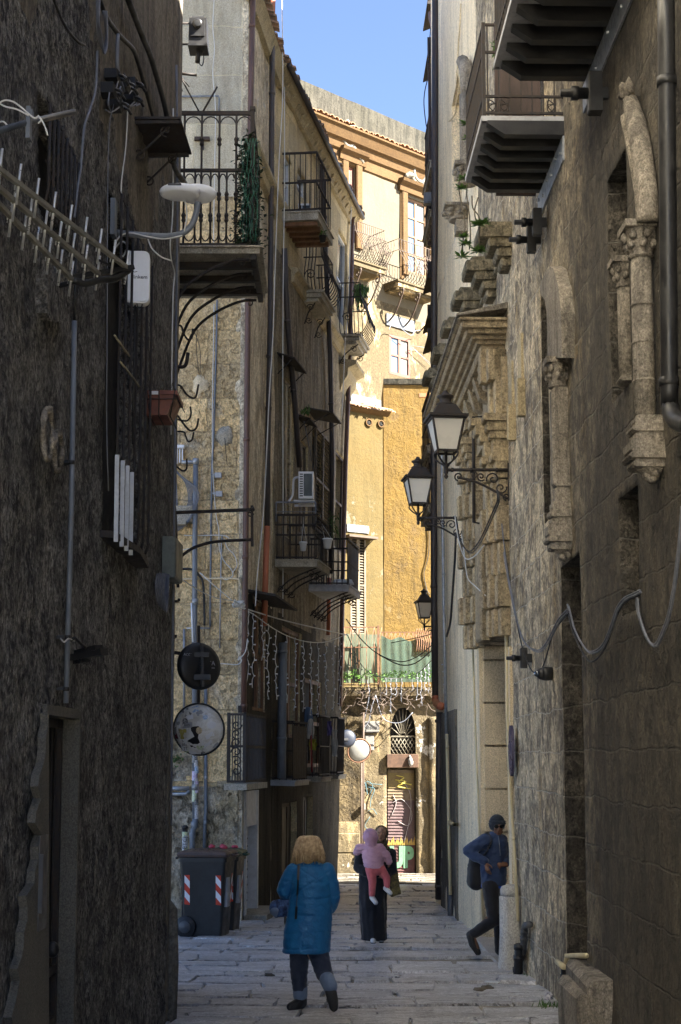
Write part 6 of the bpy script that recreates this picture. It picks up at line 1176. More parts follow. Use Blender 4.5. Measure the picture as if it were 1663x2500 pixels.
# stepped cornice pieces
m = MB()
for y, L in ((17.75, .55), (19.3, .55), (20.9, .6), (22.7, .6), (24.6, .7), (26.6, .7)):
    s = y-14.12; h = 8.85+.012*(y-18)*5; 
    for z0, z1, o, e in ((-.4, -.29, .14, .1), (-.286, -.17, .2, .06), (-.166, -.05, .31, .03), (-.046, .1, .44, 0), (.104, .17, .36, .05)): m.bev(F, s+e, s+L-e, h+z0, h+z1, -.02, o, .025)
    m.mold(F, [(0, h-.06), (.05, h-.04), (.05, h+.02), (0, h+.05)], s+L, s+1.9)
part('stepped_cornice', m, M_mossy, BLD_R)
for u0, u1, v0, v1, lb in ((1190, 1208, 888, 974, 'u'), (1170, 1184, 944, 1026, 'l')): a = F.sh((u0+u1)/2, (v0+v1)/2, .05); m = MB(); m.bev(F, a[0]-.06, a[0]+.05, F.sh(u0, v1, .05)[1], F.sh(u0, v0, .05)[1], -.02, .1, .01); m.fb(F, a[0]+.05, a[0]+.35, a[1], F.sh(u0, v0, .05)[1]+.6, -.02, .03); part('broken_moulding', m, M_trim, BLD_R)
# ---- modern balconies on steel beams
def beam_balcony(y0, y1, xl, h, nb, label, rail=True, front=True):
    t = BLD_R; s0, s1 = y0-14.12, y1-14.12; o = F.pt(s0, 0, 0).x-xl; m = MB(); m.fb(F, s0, s1, h, h+.055, -.05, o); bl = part('steel_balcony', m, M_slate, t, label)
    for k in range(nb):
        s = s0+.03+(s1-s0-.16)*k/(nb-1); m = MB(); hb = .15; m.prism([(-.02, 0), (o-.06, 0), (o-.06, -.03), (o-.24, -hb), (-.02, -hb)], Matrix.Translation(F.pt(s, h-.002, 0))@Matrix(((F.n.x, 0, -F.d.x, 0), (F.n.y, 0, -F.d.y, 0), (0, 1, 0, 0), (0, 0, 0, 1))), -.05, .05) ; part('beam', m, M_black, bl)
    m = MB(); m.fb(F, s0-.02, s1+.02, h-.42, h-.16, .003, .022)
    for k in range(6): m.lathe([(.02, 0), (.02, .02)], F.pt(s0+.1+k*(s1-s0-.2)/5, h-.3+.06*(k % 2), .02), F.n, 8)
    part('wall_plate', m, M_steel, bl)
    m = MB(); rh = 1.06; e = .03
    for z in (h+.1, h+.28, h+rh-.3, h+rh): m.fb(F, s0+.02, s0+.045, z-.012, z+.012, 0, o-e); m.fb(F, s0+.02, s1-.02, z-.012, z+.012, o-e-.012, o-e+.012)
    k = 0
    while .09+k*.115 < o-.05: x = .09+k*.115; m.fb(F, s0+.025, s0+.04, h+.05, h+rh, x-.007, x+.007); k += 1
    n = int((s1-s0)/.1)
    for k in range(n+1): s = s0+.03+(s1-s0-.06)*k/n; m.fb(F, s-.007, s+.007, h+.05, h+rh, o-e-.008, o-e+.008)
    for x in (.12, o-.12, o-.24): 
        for a in range(3): m.tube([F.pt(s0+.03, h+.19+.05*math.sin(a*2.1+q*.7)*1+.045*math.sin(q*.9), x+.045*math.cos(q*.9)) for q in range(8)], .006, 4, closed=True)
    m.fb(F, s0+.015, s0+.05, h, h+rh+.02, o-e-.02, o-e+.015); m.fb(F, s1-.05, s1-.015, h, h+rh+.02, o-e-.02, o-e+.015); part('railing', m, M_iron, bl); return bl
q = P(1322, 268, 13.97); beam_balcony(13.97, 15.55, P(1108, 272, 13.97).x, q.z-.055, 6, 'lower steel balcony with marble-grey slab'); q = P(1373, 150, 12.75); beam_balcony(10.0, 12.85, P(1152, 152, 12.75).x, q.z, 9, 'upper steel balcony at the top right')
m = MB(); a = F.sh(1290, 200, .1)
for k in range(2): m.fb(F, 1.15+.42*k, 1.17+.42*k+.02, 8.5, 10.6, .02, .48); 
for k in range(22): z = 8.6+k*.09; m.hexa([F.pt(1.16+.42*j, z+dz, o) for j, o in ((0, .05), (0, .45)) for dz in (0, .02)]+[F.pt(1.19+.42*j, z+dz+.03, o) for j, o in ((0, .05), (0, .45)) for dz in (0, .02)]) if False else None
part('open_shutters', m, M_darkwood, BLD_R)
# spotlights on the palace
def spot(u, v, o, label, big=1., vert=True):
    t = thing('wall_spotlight', label, 'spotlight', F.hit(u, v, 0)); a = F.sh(u, v, .1); m = MB(); m.bev(F, a[0]-.05*big, a[0]+.05*big, a[1]-.15*big, a[1]+.15*big, .06, .06+.1*big, .01); m.fb(F, a[0]-.02, a[0]+.02, a[1]-.05, a[1]+.05, 0, .06); part('body', m, M_black, t); m = MB(); n = F.n
    m.lathe([(.04*big, 0), (.04*big, .07*big), (.052*big, .07*big), (.052*big, .12*big), (.03*big, .12*big), (.028*big, .2*big)], F.pt(a[0], a[1], .06+.1*big), n, 10); part('nozzle', m, M_black, t)
spot(1238, 512, .1, 'upper of a pair of small black spotlights under the lower steel balcony'); spot(1225, 552, .1, 'lower of a pair of small black spotlights under the lower steel balcony'); spot(1374, 215, .1, 'black spotlight right below the upper steel balcony', 1.2); spot(1205, 1515, .1, 'small black spotlight low on the wall beside the doorway', .8)
t = thing('security_camera', 'small black dome camera under the loops of cable', 'camera', F.hit(1256, 1551, 0)); m = MB(); c = F.hit(1256, 1551, .08); m.lathe([(.07, -.08), (.075, 0), (.07, .04)], c, F.n, 14); m.blob(c+F.n*.04, .065, 10, 8); part('housing', m, M_black, t); m = MB(); m.lathe([(.035, 0), (.03, .02)], c+F.n*.095+V((0, -.02, 0)), (-.6, -.8, 0), 10); part('lens', m, M_glass, t)
# pipes of the palace
def rpipe(uv, r, mat, label, o=None, coll=(), k=1, name='pipe', cat='pipe', cm=None): return pipe(F, uv, r, mat, label, o, coll, name, cm, k, cat)
rpipe(((1533, -40), (1535, 200), (1538, 500), (1541, 900), (1541, 935), (1549, 960), (1566, 975), (1600, 985)), .062, M_black, 'thick black downpipe with an elbow beside the nearest gothic column', .1, ((1535, 188), (1540, 880)), 2, 'downpipe', 'downpipe')
rpipe(((1165, 1440), (1168, 1650), (1176, 1850), (1184, 1960), (1193, 2120)), .022, M_pcream, 'cream gas pipe right of the doorway', .05, ((1167, 1600), (1182, 1930)))
rpipe(((1088, 1480), (1095, 1700), (1103, 1905), (1112, 2120)), .018, M_pcream, 'cream pipe left of the doorway behind the man', .09, ((1094, 1690),))
rpipe(((1220, 2128), (1210, 2130), (1207, 2140), (1206, 2160), (1204, 2192), (1198, 2202), (1196, 2230)), .04, M_greybeam, 'grey waste pipe with two elbows beside the stone bollard', .07, ((1207, 2145), (1206, 2160)), 2)
t = rpipe(((1195, 2175), (1194, 2205), (1192, 2250)), .055, M_bcable, 'fat black waste pipe end at the foot of the wall beside the bollard', .12, ((1195, 2180), (1194, 2205), (1192, 2232)))
rpipe(((1350, 2200), (1312, 2200), (1305, 2204), (1303, 2214), (1302, 2232)), .025, M_pcream, 'cream pipe bending over the stone block low on the right', .06, ((1306, 2203),), 2)
rpipe(((1300, 2232), (1300, 2262), (1297, 2300), (1296, 2322)), .04, M_bcable, 'black pipe hanging down left of the stone block', .07, ((1300, 2250), (1297, 2296)))
rpipe(((1283, 2214), (1298, 2226)), .028, M_pcream, 'short cream pipe stub left of the stone block', .1)
W = FR
t = pipe(W, ((1003, -20), (1001, 500), (999, 1000), (1000, 1400), (1003, 1608)), .075, M_pdark, 'dark downpipe at the far corner of the palace with an orange foot', .06, ((1000, 700), (1000, 1350)), 'downpipe', cat='downpipe'); m = MB(); ft(m, W, ((1003, 1604), (1004, 1616), (1009, 1624), (1016, 1626)), .08, .06, 10, 3); part('terracotta_elbow', m, M_porange, t)
pipe(W, ((1012, 1640), (1010, 1900), (1010, 2070)), .07, M_pdark, 'black pipe on the dark ground floor at the far corner of the palace', .06, ((1010, 1660), (1010, 2040)), 'downpipe', cat='downpipe')
rpipe(((1016, 800), (1018, 1100), (1022, 1400), (1028, 1700)), .03, M_steel, 'long thin steel pipe near the far corner of the palace', .08, ((1021, 1320),)); rpipe(((1029, 1690), (1033, 1880), (1037, 2060)), .03, M_pcream, 'pale gas pipe with a valve near the far corner of the palace', .1, ((1030, 1720),))
m = MB(); m.tube([F.hit(1036, 1893, .1), F.hit(1046, 1898, .12), F.hit(1052, 1896, .02)], .035, 8); single('gas_valve', m, M_pcream, 'pale gas valve elbow on the wall near the far corner', 'valve'); rpipe(((1038, 2040), (1038, 2100), (1038, 2122)), .06, M_greybeam, 'thick grey pipe foot near the far corner of the palace', .08, ((1038, 2050),))
m = MB(); a, b = F.sh(1054, 1700), F.sh(1016, 1700); m.wall(F, a[0], b[0]+.05, -1.2, F.sh(1030, 1640)[1], (), .15, lambda s, h: .035+.03*noise.noise(V((s*2, h*2, 1))), thick=0, back=0); part('dark_base', m, M_darksmooth, BLD_R)
# balconies, shutters and canopies on the far wing
FW = Frame(F.pt(0, 0, -.62)[:2], (-.02, 1), n_right=False)
def wbal(y0, y1, ul, v, vt, label, mat=M_conc): 
    s0, s1 = y0-14.12, y1-14.12; p = P(ul, v, y0); o = (FW.pt(s0, 0, 0).x-p.x); bl = slab_rail(FW, s0, s1, p.z, o, P(ul, vt, y0).z-p.z, 7, BLD_R, slab=mat, th=.14, label=label)
    m = MB()
    for k in range(4): m.fb(FW, s0+.1+k*.4, s0+.25+k*.4, p.z-.32, p.z-.14, 0, o-.05)
    part('beams', m, M_darkwood, bl); return bl
wbal(30.6, 32.5, 990, 372, 240, 'far balcony beside the brown shutters'); wbal(30.6, 32.5, 990, 485, 430, 'far balcony with a floodlight'); wbal(30.6, 32.6, 984, 1028, 900, 'far balcony behind the nearest lantern'); wbal(30.6, 32.6, 985, 1165, 1085, 'far balcony at the height of the lantern bracket')
for v, hgt in ((82, 50), (600, 40), (700, 34), (755, 28), (-15, 25)):
    p = P(984, v+hgt, 30.7); o = FW.pt(16.6, 0, 0).x-p.x; m = MB(); m.hexa([FW.pt(s, z, oo) for dz in (0, .04) for s, oo, z in ((16.55, 0, p.z+.3+dz), (17.9, 0, p.z+.3+dz), (17.9, o, p.z+.05+dz), (16.55, o, p.z+.05+dz))]); m.fb(FW, 16.55, 16.58, p.z, p.z+hgt/3267*30.7, .05, o); part('window_canopy', m, M_iron, BLD_R)
m = MB(); a = P(985, 150, 30.9); b = P(1003, 371, 30.9); m.fb(FW, 16.72, 16.78, b.z, a.z, .0, FW.pt(16.8, 0, 0).x-a.x); m.fb(FW, 16.4, 16.44, b.z, a.z+.3, .0, .4)
for k in range(24): z = b.z+.1+k*.085; m.fb(FW, 16.36, 16.4, z, z+.05, .04, .36)
part('open_shutters', m, M_darkwood, BLD_R)
m = MB(); c = P(1003, 78, 30.4); m.lathe([(.07, -2.2), (.07, 0), (.16, .35), (.17, .5), (.15, .5)], c, n=12); part('rainwater_hopper', m, M_pbrown, BLD_R)
t = thing('blue_floodlight', 'small blue-grey floodlight on the far balcony against the palazzo', 'floodlight', P(985, 476, 30.5)); c = P(985, 458, 30.5); m = MB(); m.box(c, (.2, .16, .26), taper=.8); m.box(c+V((0, -.09, 0)), (.17, .02, .2)); part('head', m, M_bluegrey, t); m = MB(); m.tube([c+V((0, 0, .1)), c+V((.08, 0, .2)), c+V((.3, 0, .2))], .02, 6); part('bracket', m, M_iron, t)
for uv, lb in ((((996, 25), (992, 60), (988, 110), (985, 160)), 'upper thin cable hanging clear of the far canopy against the sky'), (((985, 180), (978, 210), (976, 240), (980, 280), (984, 300)), 'lower thin cable bowing out against the sky beside the brown shutters')): m = MB(); yt(m, uv, 30.5, .012, 5, 4); single('sky_cable', m, M_bcable, lb, 'cable')
# ---- lanterns
def lantern(c, scale, label, wallpt):
    t = thing('street_lantern', label, 'street lamp', c, 'wrought iron street lanterns'); S = scale; c = V(c); m = MB()
    B_, T_ = .13*S, .21*S; zb, zt = .30*S, .72*S; sq = lambda r, z: [c+V((r*a, r*b, z)) for a, b in ((-1, -1), (1, -1), (1, 1), (-1, 1))]
    rot = Matrix.Rotation(.12, 3, 'Z'); sq0 = sq; sq = lambda r, z: [c+rot@(q-c) for q in sq0(r, z)]
    lo, hi = sq(B_, zb), sq(T_, zt)
    for k in range(4): m.bar(lo[k], hi[k], .022*S); m.bar(lo[k], lo[(k+1) % 4], .024*S); m.bar(hi[k], hi[(k+1) % 4], .03*S)
    part('frame', m, M_iron, t); m = MB()
    a, b = sq(T_*1.22, zt+.01*S), sq(T_*1.22, zt+.045*S); m.hexa(a+b); a, b = sq(T_*.95, zt+.045*S), sq(T_*.55, zt+.2*S); m.hexa(a+b); m.lathe([(.11*S, .2*S), (.12*S, .22*S), (.07*S, .25*S), (.085*S, .3*S), (.11*S, .31*S), (.11*S, .33*S), (.06*S, .35*S), (.03*S, .39*S), (.03*S, .40*S)], c+V((0, 0, zt)), n=14); part('roof', m, M_iron, t)
    m = MB(); g0, g1 = sq(B_*.97, zb+.01*S), sq(T_*.97, zt)
    for k in range(4): m.add([g0[k], g0[(k+1) % 4], g1[(k+1) % 4], g1[k]], [(0, 1, 2, 3)])
    part('glass', m, M_lglass, t); m = MB(); m.lathe([(.035*S, 0), (.035*S, .12*S)], c+V((0, 0, zb+.01*S)), n=10); part('lamp_holder', m, M_greybeam, t); m = MB(); m.blob(c+V((0, 0, zb+.2*S)), (.045*S, .045*S, .085*S), 10, 8); part('bulb', m, M_whitep, t)
    m = MB()
    for k in range(4): m.tube(smooth_pts([lo[k], c.lerp(lo[k], 1)+V((0, 0, -.06*S)), c+(lo[k]-c-V((0, 0, zb)))*.5+V((0, 0, .16*S)), c+V((0, 0, .12*S))], 4), .012*S, 6)
    m.lathe([(.012*S, -.06*S), (.03*S, -.03*S), (.018*S, .0), (.03*S, .02*S), (.03*S, .1*S), (.05*S, .12*S), (.02*S, .14*S), (.02*S, zb)], c, n=10); part('stem', m, M_iron, t)
    m = MB(); w_ = V(wallpt); w_ = V((w_.x, c.y, c.z+.06*S)); a = c+V((0, 0, .06*S)); X, Z = (w_-a).normalized(), V((0, 0, 1)); L = (w_-a).length; m.tube([a, w_], .022*S, 8)
    for f in (.1, .4, .8): m.tube([a.lerp(w_, f)-X*.015, a.lerp(w_, f)+X*.015], .03*S, 8)
    m.tube(smooth_pts([a+X*.2*L-Z*.1*S, a+X*.5*L-Z*.17*S, w_-X*.2*L-Z*.30*S, w_-X*.02-Z*.38*S], 4), .016*S, 6)
    for f, z, r, a0 in ((.2, -.09, .06, 2), (.44, -.07, .055, 0), (.55, -.09, .06, 3), (.74, -.12, .09, 1), (.86, -.24, .08, 4), (.95, -.36, .05, 2)): m.tube(scroll(a+X*f*L+Z*z*S, X, Z, r*S, 1.4, a0), .011*S, 5)
    m.box(w_-X*.01-Z*.16*S, (.03, .05, .5*S)); part('bracket', m, M_iron, t); return t
M_lglass = simple('opal_lantern_glass', (.62, .60, .55), .35, var=.15, scale=3, bump=.02, alt=(.5, .48, .44))
lantern(P(1027, 1092, 18.3), 1.0, 'biggest wrought iron lantern, on a scrolled bracket above the looped cables', F.hit(1172, 1072, 0)); lantern(P(963, 1200, 24), 1.0, 'wrought iron lantern beside and just under the biggest one', F.hit(1065, 1193, 0)); lantern(P(977, 1447, 35.5), .9, 'smallest wrought iron lantern, against the ochre wall above the green net', V((2.75, 35.5, 0)))
m = MB(); m.tube([V((2.75, 35.5, -1.2)), V((2.75, 35.5, 5.6))], .05, 8); single('lamp_post', m, M_iron, 'dark post behind the palace corner carrying the farthest lantern', 'post')
# ---- cables in loops
def rc(pts, k_, r, mat, label, o=.08, two=True):
    m = MB(); uv = [cv(x, y, k_) for x, y in pts]; ft(m, F, uv, r, o, 6, 5)
    if two: ft(m, F, [(u+3, v+4) for u, v in uv], r*.9, o+.03, 6, 5)
    return single('looped_cable', m, mat, label, 'cable')
rc(((525, -60), (545, 120), (560, 220), (590, 380), (620, 520), (650, 610), (690, 660), (740, 680), (780, 650), (820, 580), (860, 500), (915, 440)), 3, .009, M_gcable, 'grey cable falling from the nearest lantern bracket and looping up to the blocked doorway')
rc(((530, -40), (560, 160), (590, 350), (620, 520), (650, 660), (700, 790), (745, 812), (775, 760), (800, 680), (830, 580), (870, 520), (915, 475)), 3, .008, M_bcable, 'darker cable dipping lowest beside the dome camera', .1, False)
rc(((912, 415), (930, 490), (955, 570), (1000, 650), (1040, 688), (1090, 672), (1130, 620), (1165, 530), (1200, 430), (1240, 380), (1290, 355), (1330, 335)), 3, .010, M_gcable, 'upper of two hanging cable loops between the blocked doorway and the blind window'); rc(((912, 440), (935, 540), (965, 625), (1010, 710), (1050, 746), (1100, 710), (1145, 630), (1185, 510), (1225, 425), (1270, 385), (1330, 360)), 3, .009, M_bcable, 'lower of two hanging cable loops between the blocked doorway and the blind window', .1, False)
rc(((1312, 372), (1315, 440), (1335, 520), (1365, 600), (1395, 642), (1425, 640), (1460, 570), (1495, 470), (1525, 310), (1545, 150), (1560, 20), (1572, -150)), 3, .011, M_gcable, 'cable loop nearest the right edge, rising past the black downpipe')
rc(((505, 1290), (508, 1350), (480, 1420), (445, 1500), (400, 1590), (350, 1645), (310, 1615), (280, 1550), (262, 1440)), 2, .010, M_bcable, 'dark cable swinging across the portal between the two nearest lanterns', .4); rc(((262, 1440), (275, 1540), (300, 1640), (330, 1690), (380, 1670), (430, 1610)), 2, .008, M_wcable, 'thin pale cable under the dark one across the portal', .42, False)
rc(((300, 10), (320, 150), (335, 260), (380, 310), (440, 365)), 3, .008, M_wcable, 'thin white wire tied across the portal blocks', .3, False); rc(((268, 0), (262, 150), (245, 400), (235, 520), (215, 600)), 3, .02, M_bcable, 'thick black cable down the pale wall left of the portal', .15, False)
rc(((280, 420), (270, 480), (275, 400), (290, 470), (270, 600), (262, 660), (228, 700)), 1, .014, M_jamb, 'beige cable snaking down the pale upper wall', .05, False); rc(((295, 20), (290, 150), (280, 280), (275, 420)), 1, .014, M_jamb, 'beige cable at the top of the pale upper wall', .05, False)
# ---- succulents, sign, ground-level stones
m = MB(); fl_ = MB()
for pts, ros in ((((300, 990), (285, 1080), (300, 1180), (320, 1290), (310, 1380), (300, 1480)), ((300, 1090), (310, 1370), (320, 1410), (300, 1485))), (((340, 1000), (330, 1120), (345, 1240), (352, 1350), (345, 1440)), ((318, 1035), (340, 800), (330, 720))), (((360, 1130), (365, 1200), (400, 1250), (405, 1330), (400, 1400), (415, 1460)), ((400, 1300), (430, 1290), (390, 1455), (410, 1450))), (((395, 1140), (375, 1220), (390, 1300)), ((385, 1300),))):
    uv = [cv(x, y, 1) for x, y in pts]; yt(m, uv, 17.2, .009, 5, 4)
    for x, y in ros:
        c = P(*cv(x, y, 1), 17.15); sz = R_.uniform(.1, .14)
        for k in range(26): a = k*2.4; d = V((math.cos(a), -abs(math.sin(a))*.6-.2, .5*math.sin(a*1.7))); fl_.leaf(c, d, sz*R_.uniform(.7, 1.15), .035, .1)
t = thing('hanging_succulent', 'succulent with leafy rosettes on long bare stems hanging under the lower steel balcony', 'plant', P(1085, 600, 17.2)); part('stems', m, M_stem, t); part('rosettes', fl_, M_leaf, t)
m = MB(); c = P(1148, 115, 14.5)
for k in range(110): m.leaf(c+V((R_.gauss(0, .03), max(-.18, min(.18, R_.gauss(0, .08))), R_.gauss(0, .05))), (R_.uniform(-1, 1), R_.uniform(-1, 1), R_.uniform(-.8, 1)), .07, .035)
[m.tube([c, c+V((R_.gauss(0, .06), R_.gauss(0, .12), R_.gauss(0, .14)))], .006, 4) for k in range(14)]; m.tube([c-V((0, .2, 0)), c+V((0, .2, 0))], .01, 4); single('balcony_plant', m, M_leaf, 'leafy plant between the two steel balconies', 'plant')
m = MB(); c = F.sh(1168, 1728, .12); m.prism([(q, c[1]+p) for p, q in [(b, a) for a, b in ell(.18, .315, 22)]], Matrix.Translation(F.pt(c[0], 0, .1))@Matrix(((F.n.x, 0, F.d.x, 0), (F.n.y, 0, F.d.y, 0), (0, 1, 0, 0), (0, 0, 0, 1))), -.012, .012) if False else m.prism([(c[0]+a, c[1]+b) for a, b in ell(.17, .32, 22)], Matrix.Translation(F.pt(0, 0, .0))@F.mat(), .05, .085); single('oval_sign', m, simple('dark_violet_enamel', (.07, .06, .11), .35), 'dark oval enamel sign seen edge-on beside the doorway', 'sign')
bo = MB(); yb = 18.0; c = V((P(1180, 2230, yb).x, yb, gz(yb))); z0, z1 = gz(yb)-.05, P(1180, 2036, yb).z; W_ = .27; zs = P(1180, 2062, yb).z
bo.lathe([(W_*.66, -.05), (W_*.62, .1), (W_*.58, (zs-z0)*.5), (W_*.6, zs-z0-.02), (W_*.55, zs-z0)], V((c.x, c.y, z0)), n=8, ang=.39); bo.lathe([(W_*.45, 0), (W_*.46, (z1-zs)*.55), (W_*.38, (z1-zs)*.85), (W_*.15, z1-zs)], V((c.x-.02, c.y, zs)), n=10)
bo.sm = [True]*len(bo.sm)
for v in bo.v: v += V((.014, .014, .01))*noise.noise(v*5)*1.6
single('stone_bollard', bo, M_marble, 'worn white marble corner bollard with a rounded top at the doorway', 'bollard')
m = MB(); a, b = F.sh(1349, 2214, .18), F.sh(1305, 2214, .18); q0, q1 = min(a[0], b[0]), max(a[0], b[0]); m.bev(F, q0-.25, q1+.05, -.7, F.sh(1310, 2214, .18)[1], -.02, .2, .05); m.bev(F, q0-.2, q1-.1, -.7, F.sh(1310, 2216, .18)[1]-.12, .2, .3, .05)
for v in m.v: v += V((.03, .03, .02))*noise.noise(v*4)
single('stone_block', m, M_greystone, 'worn stone block against the wall under the bent cream pipe', 'stone block')
m = MB(); c = G(1264, 2304); m.blob(c+V((0, 0, .045)), (.05, .045, .05), 8, 6, .5); m.box(c+V((-.02, -.03, .05)), (.05, .03, .06), Matrix.Rotation(.5, 3, 'Y')); single('crumpled_packet', m, simple('blue_white_packet', (.03, .04, .10), .35, var=.9, scale=30, alt=(.6, .6, .65)), 'crumpled dark blue and white packet on the paving by the right wall', 'litter')
for u, v, w_, lb in ((1240, 2262, .10, 'white scrap of paper among the weeds at the foot of the right wall'), (1130, 2268, .14, 'flat white scrap on the paving near the bollard'), (1300, 2335, .1, 'small pale scrap on the paving at the bottom right'), (412, 2222, .06, 'tiny pale scrap on the paving at the foot of the dark house')):
    m = MB(); c = G(u, v)+V((0, 0, .02)); m.add([c+V((math.cos(k*1.05)*w_*R_.uniform(.5, 1), math.sin(k*1.05)*w_*.5, R_.uniform(0, .02))) for k in range(6)]+[c+V((0, 0, .03))], [(k, (k+1) % 6, 6) for k in range(6)]); single('litter_scrap', m, M_wframe, lb, 'litter')
for u, v, n, lb in ((1262, 2322, 60, 'small green weed by the crumpled packet'), (1140, 2258, 0, ''), (1235, 2250, 40, 'thin weed along the foot of the right wall')):
    if not n: continue
    m = MB(); c = G(u, v)
    for k in range(n): b_ = c+V((R_.gauss(0, .08), R_.gauss(0, .12), 0)); m.leaf(b_, (R_.uniform(-.7, .7), R_.uniform(-.7, .7), 1), R_.uniform(.03, .09), .014)
    single('weed', m, M_bright, lb, 'weed')
m = MB()
for u, v, s in ((1118, 2278, .1), (1103, 2282, .07), (620, 2248, .06)):
    c = G(u, v); m.blob(c+V((0, 0, .01)), (s, s*1.3, .03), 9, 5, .7)
single('rubbish_clump', m, M_stem, 'dark flattened clump of dirt lying on the paving near the bollard', 'litter')
# ================================================================ people
def cap(m, a, b, ra, rb, k=1, side=None, n=14):   # closed tapered capsule; k flattens it along side
    a, b = V(a), V(b); d = b-a; L = max(d.length, 1e-4); z = d.normalized(); x = V(side) if side else z.orthogonal(); x = (x-z*x.dot(z)).normalized(); y = z.cross(x); pr = []
    for i in range(5): t = math.pi/2*i/4; pr.append((ra*math.sin(t)+1e-4, -ra*math.cos(t)))
    for i in range(5): t = math.pi/2*i/4; pr.append((rb*math.cos(t)+1e-4, L+rb*math.sin(t)))
    vs = [a+z*h+(x*math.cos(2*math.pi*j/n)*k+y*math.sin(2*math.pi*j/n))*r for r, h in pr for j in range(n)]; N = len(pr)
    m.add(vs, [(i*n+j, i*n+(j+1) % n, (i+1)*n+(j+1) % n, (i+1)*n+j) for i in range(N-1) for j in range(n)]+[tuple(range(n-1, -1, -1)), tuple(range((N-1)*n, N*n))], True); return m
def chain(m, pts, rs, k=1, side=None):
    for i in range(len(pts)-1): cap(m, pts[i], pts[i+1], rs[i], rs[i+1], k, side)
    return m
def loft(m, rings, n=40):   # (centre, rx, ry, fold depth, folds, phase)
    vs = []
    for c, rx, ry, fa, fn, ph in rings:
        for j in range(n): t = 2*math.pi*j/n; k = 1+fa*math.sin(fn*t+ph)+fa*.6*math.sin(fn*1.7*t+2*ph+1); vs.append(V(c)+V((rx*k*math.cos(t), ry*k*math.sin(t), 0)))
    N = len(rings); m.add(vs, [(i*n+j, i*n+(j+1) % n, (i+1)*n+(j+1) % n, (i+1)*n+j) for i in range(N-1) for j in range(n)]+[tuple(range(n-1, -1, -1)), tuple(range((N-1)*n, N*n))], True); return m
def sculpt(m, base, voxel=.01, smooth=4, disp=None):   # fuse closed pieces into one continuous surface
    me = bpy.data.meshes.new('s'); me.from_pydata(m.v, [], m.f); o = bpy.data.objects.new('s', me); COL.objects.link(o)
    r = o.modifiers.new('r', 'REMESH'); r.mode = 'VOXEL'; r.voxel_size = voxel; s = o.modifiers.new('m', 'SMOOTH'); s.factor = .5; s.iterations = smooth
    dg = bpy.context.evaluated_depsgraph_get(); e = bpy.data.meshes.new_from_object(o.evaluated_get(dg)); out = MB(); vs = []
    for v in e.vertices: vs.append(V(base)+v.co+(v.normal*disp(v.co, v.normal) if disp else V((0, 0, 0))))
    out.add(vs, [tuple(p.vertices) for p in e.polygons], True); bpy.data.objects.remove(o); bpy.data.meshes.remove(me); bpy.data.meshes.remove(e); return out
def put(m, base):
    for i, v in enumerate(m.v): m.v[i] = v+V(base)
    return m
def hand(m, w, d, pn, curl=.5, s=1, thumb=1):   # wrist, pointing direction, palm normal
    w, d, pn = V(w), V(d).normalized(), V(pn).normalized(); x = d.cross(pn).normalized()*thumb; cap(m, w, w+d*.03*s, .024*s, .028*s, .7, pn); cap(m, w+d*.03*s, w+d*.085*s, .030*s, .034*s, .48, pn)
    for k, (o, L) in enumerate(((.028, .068), (.010, .078), (-.009, .072), (-.027, .056))):
        p0 = w+d*.088*s+x*o*s; a = curl*(.7+.12*k); d1 = (d*math.cos(a)+pn*math.sin(a)); p1 = p0+d1*L*.45*s; d2 = d*math.cos(a*2)+pn*math.sin(a*2); p2 = p1+d2*L*.33*s; d3 = d*math.cos(a*2.7)+pn*math.sin(a*2.7); p3 = p2+d3*L*.25*s
        chain(m, (p0, p1, p2, p3), (.0095*s, .009*s, .0085*s, .0075*s))
    t0 = w+d*.03*s+x*.03*s; t1 = t0+(d*.6+x*.7+pn*.25).normalized()*.035*s; t2 = t1+(d*.9+x*.25+pn*.3).normalized()*.032*s; chain(m, (t0, t1, t2), (.012*s, .0105*s, .009*s))
def head(m, c, f, up=(0, 0, 1), s=1.):   # skull, jaw, nose, brow, ears, lips, facing f
    c, f, up = V(c), V(f).normalized(), V(up).normalized(); x = f.cross(up).normalized(); up = x.cross(f); q = lambda a, b, h: c+x*a*s+f*b*s+up*h*s
    cap(m, q(0, -.02, .03), q(0, .015, .03), .083*s, .078*s, .92, x); cap(m, q(0, .025, .0), q(0, .045, -.07), .068*s, .042*s, .95, x); cap(m, q(-.03, .04, -.055), q(.03, .04, -.055), .032*s, .032*s)
    cap(m, q(0, .085, .025), q(0, .107, -.018), .009*s, .014*s); cap(m, q(-.035, .076, .037), q(.035, .076, .037), .012*s, .012*s); cap(m, q(-.02, .080, -.05), q(.02, .080, -.05), .010*s, .010*s); cap(m, q(-.016, .079, -.063), q(.016, .079, -.063), .010*s, .010*s)
    for sg in (-1, 1): cap(m, q(sg*.077, -.0, .03), q(sg*.077, -.005, -.02), .013*s, .010*s, .5, x); cap(m, q(sg*.035, .06, -.01), q(sg*.04, .05, -.02), .024*s, .02*s)
    return q
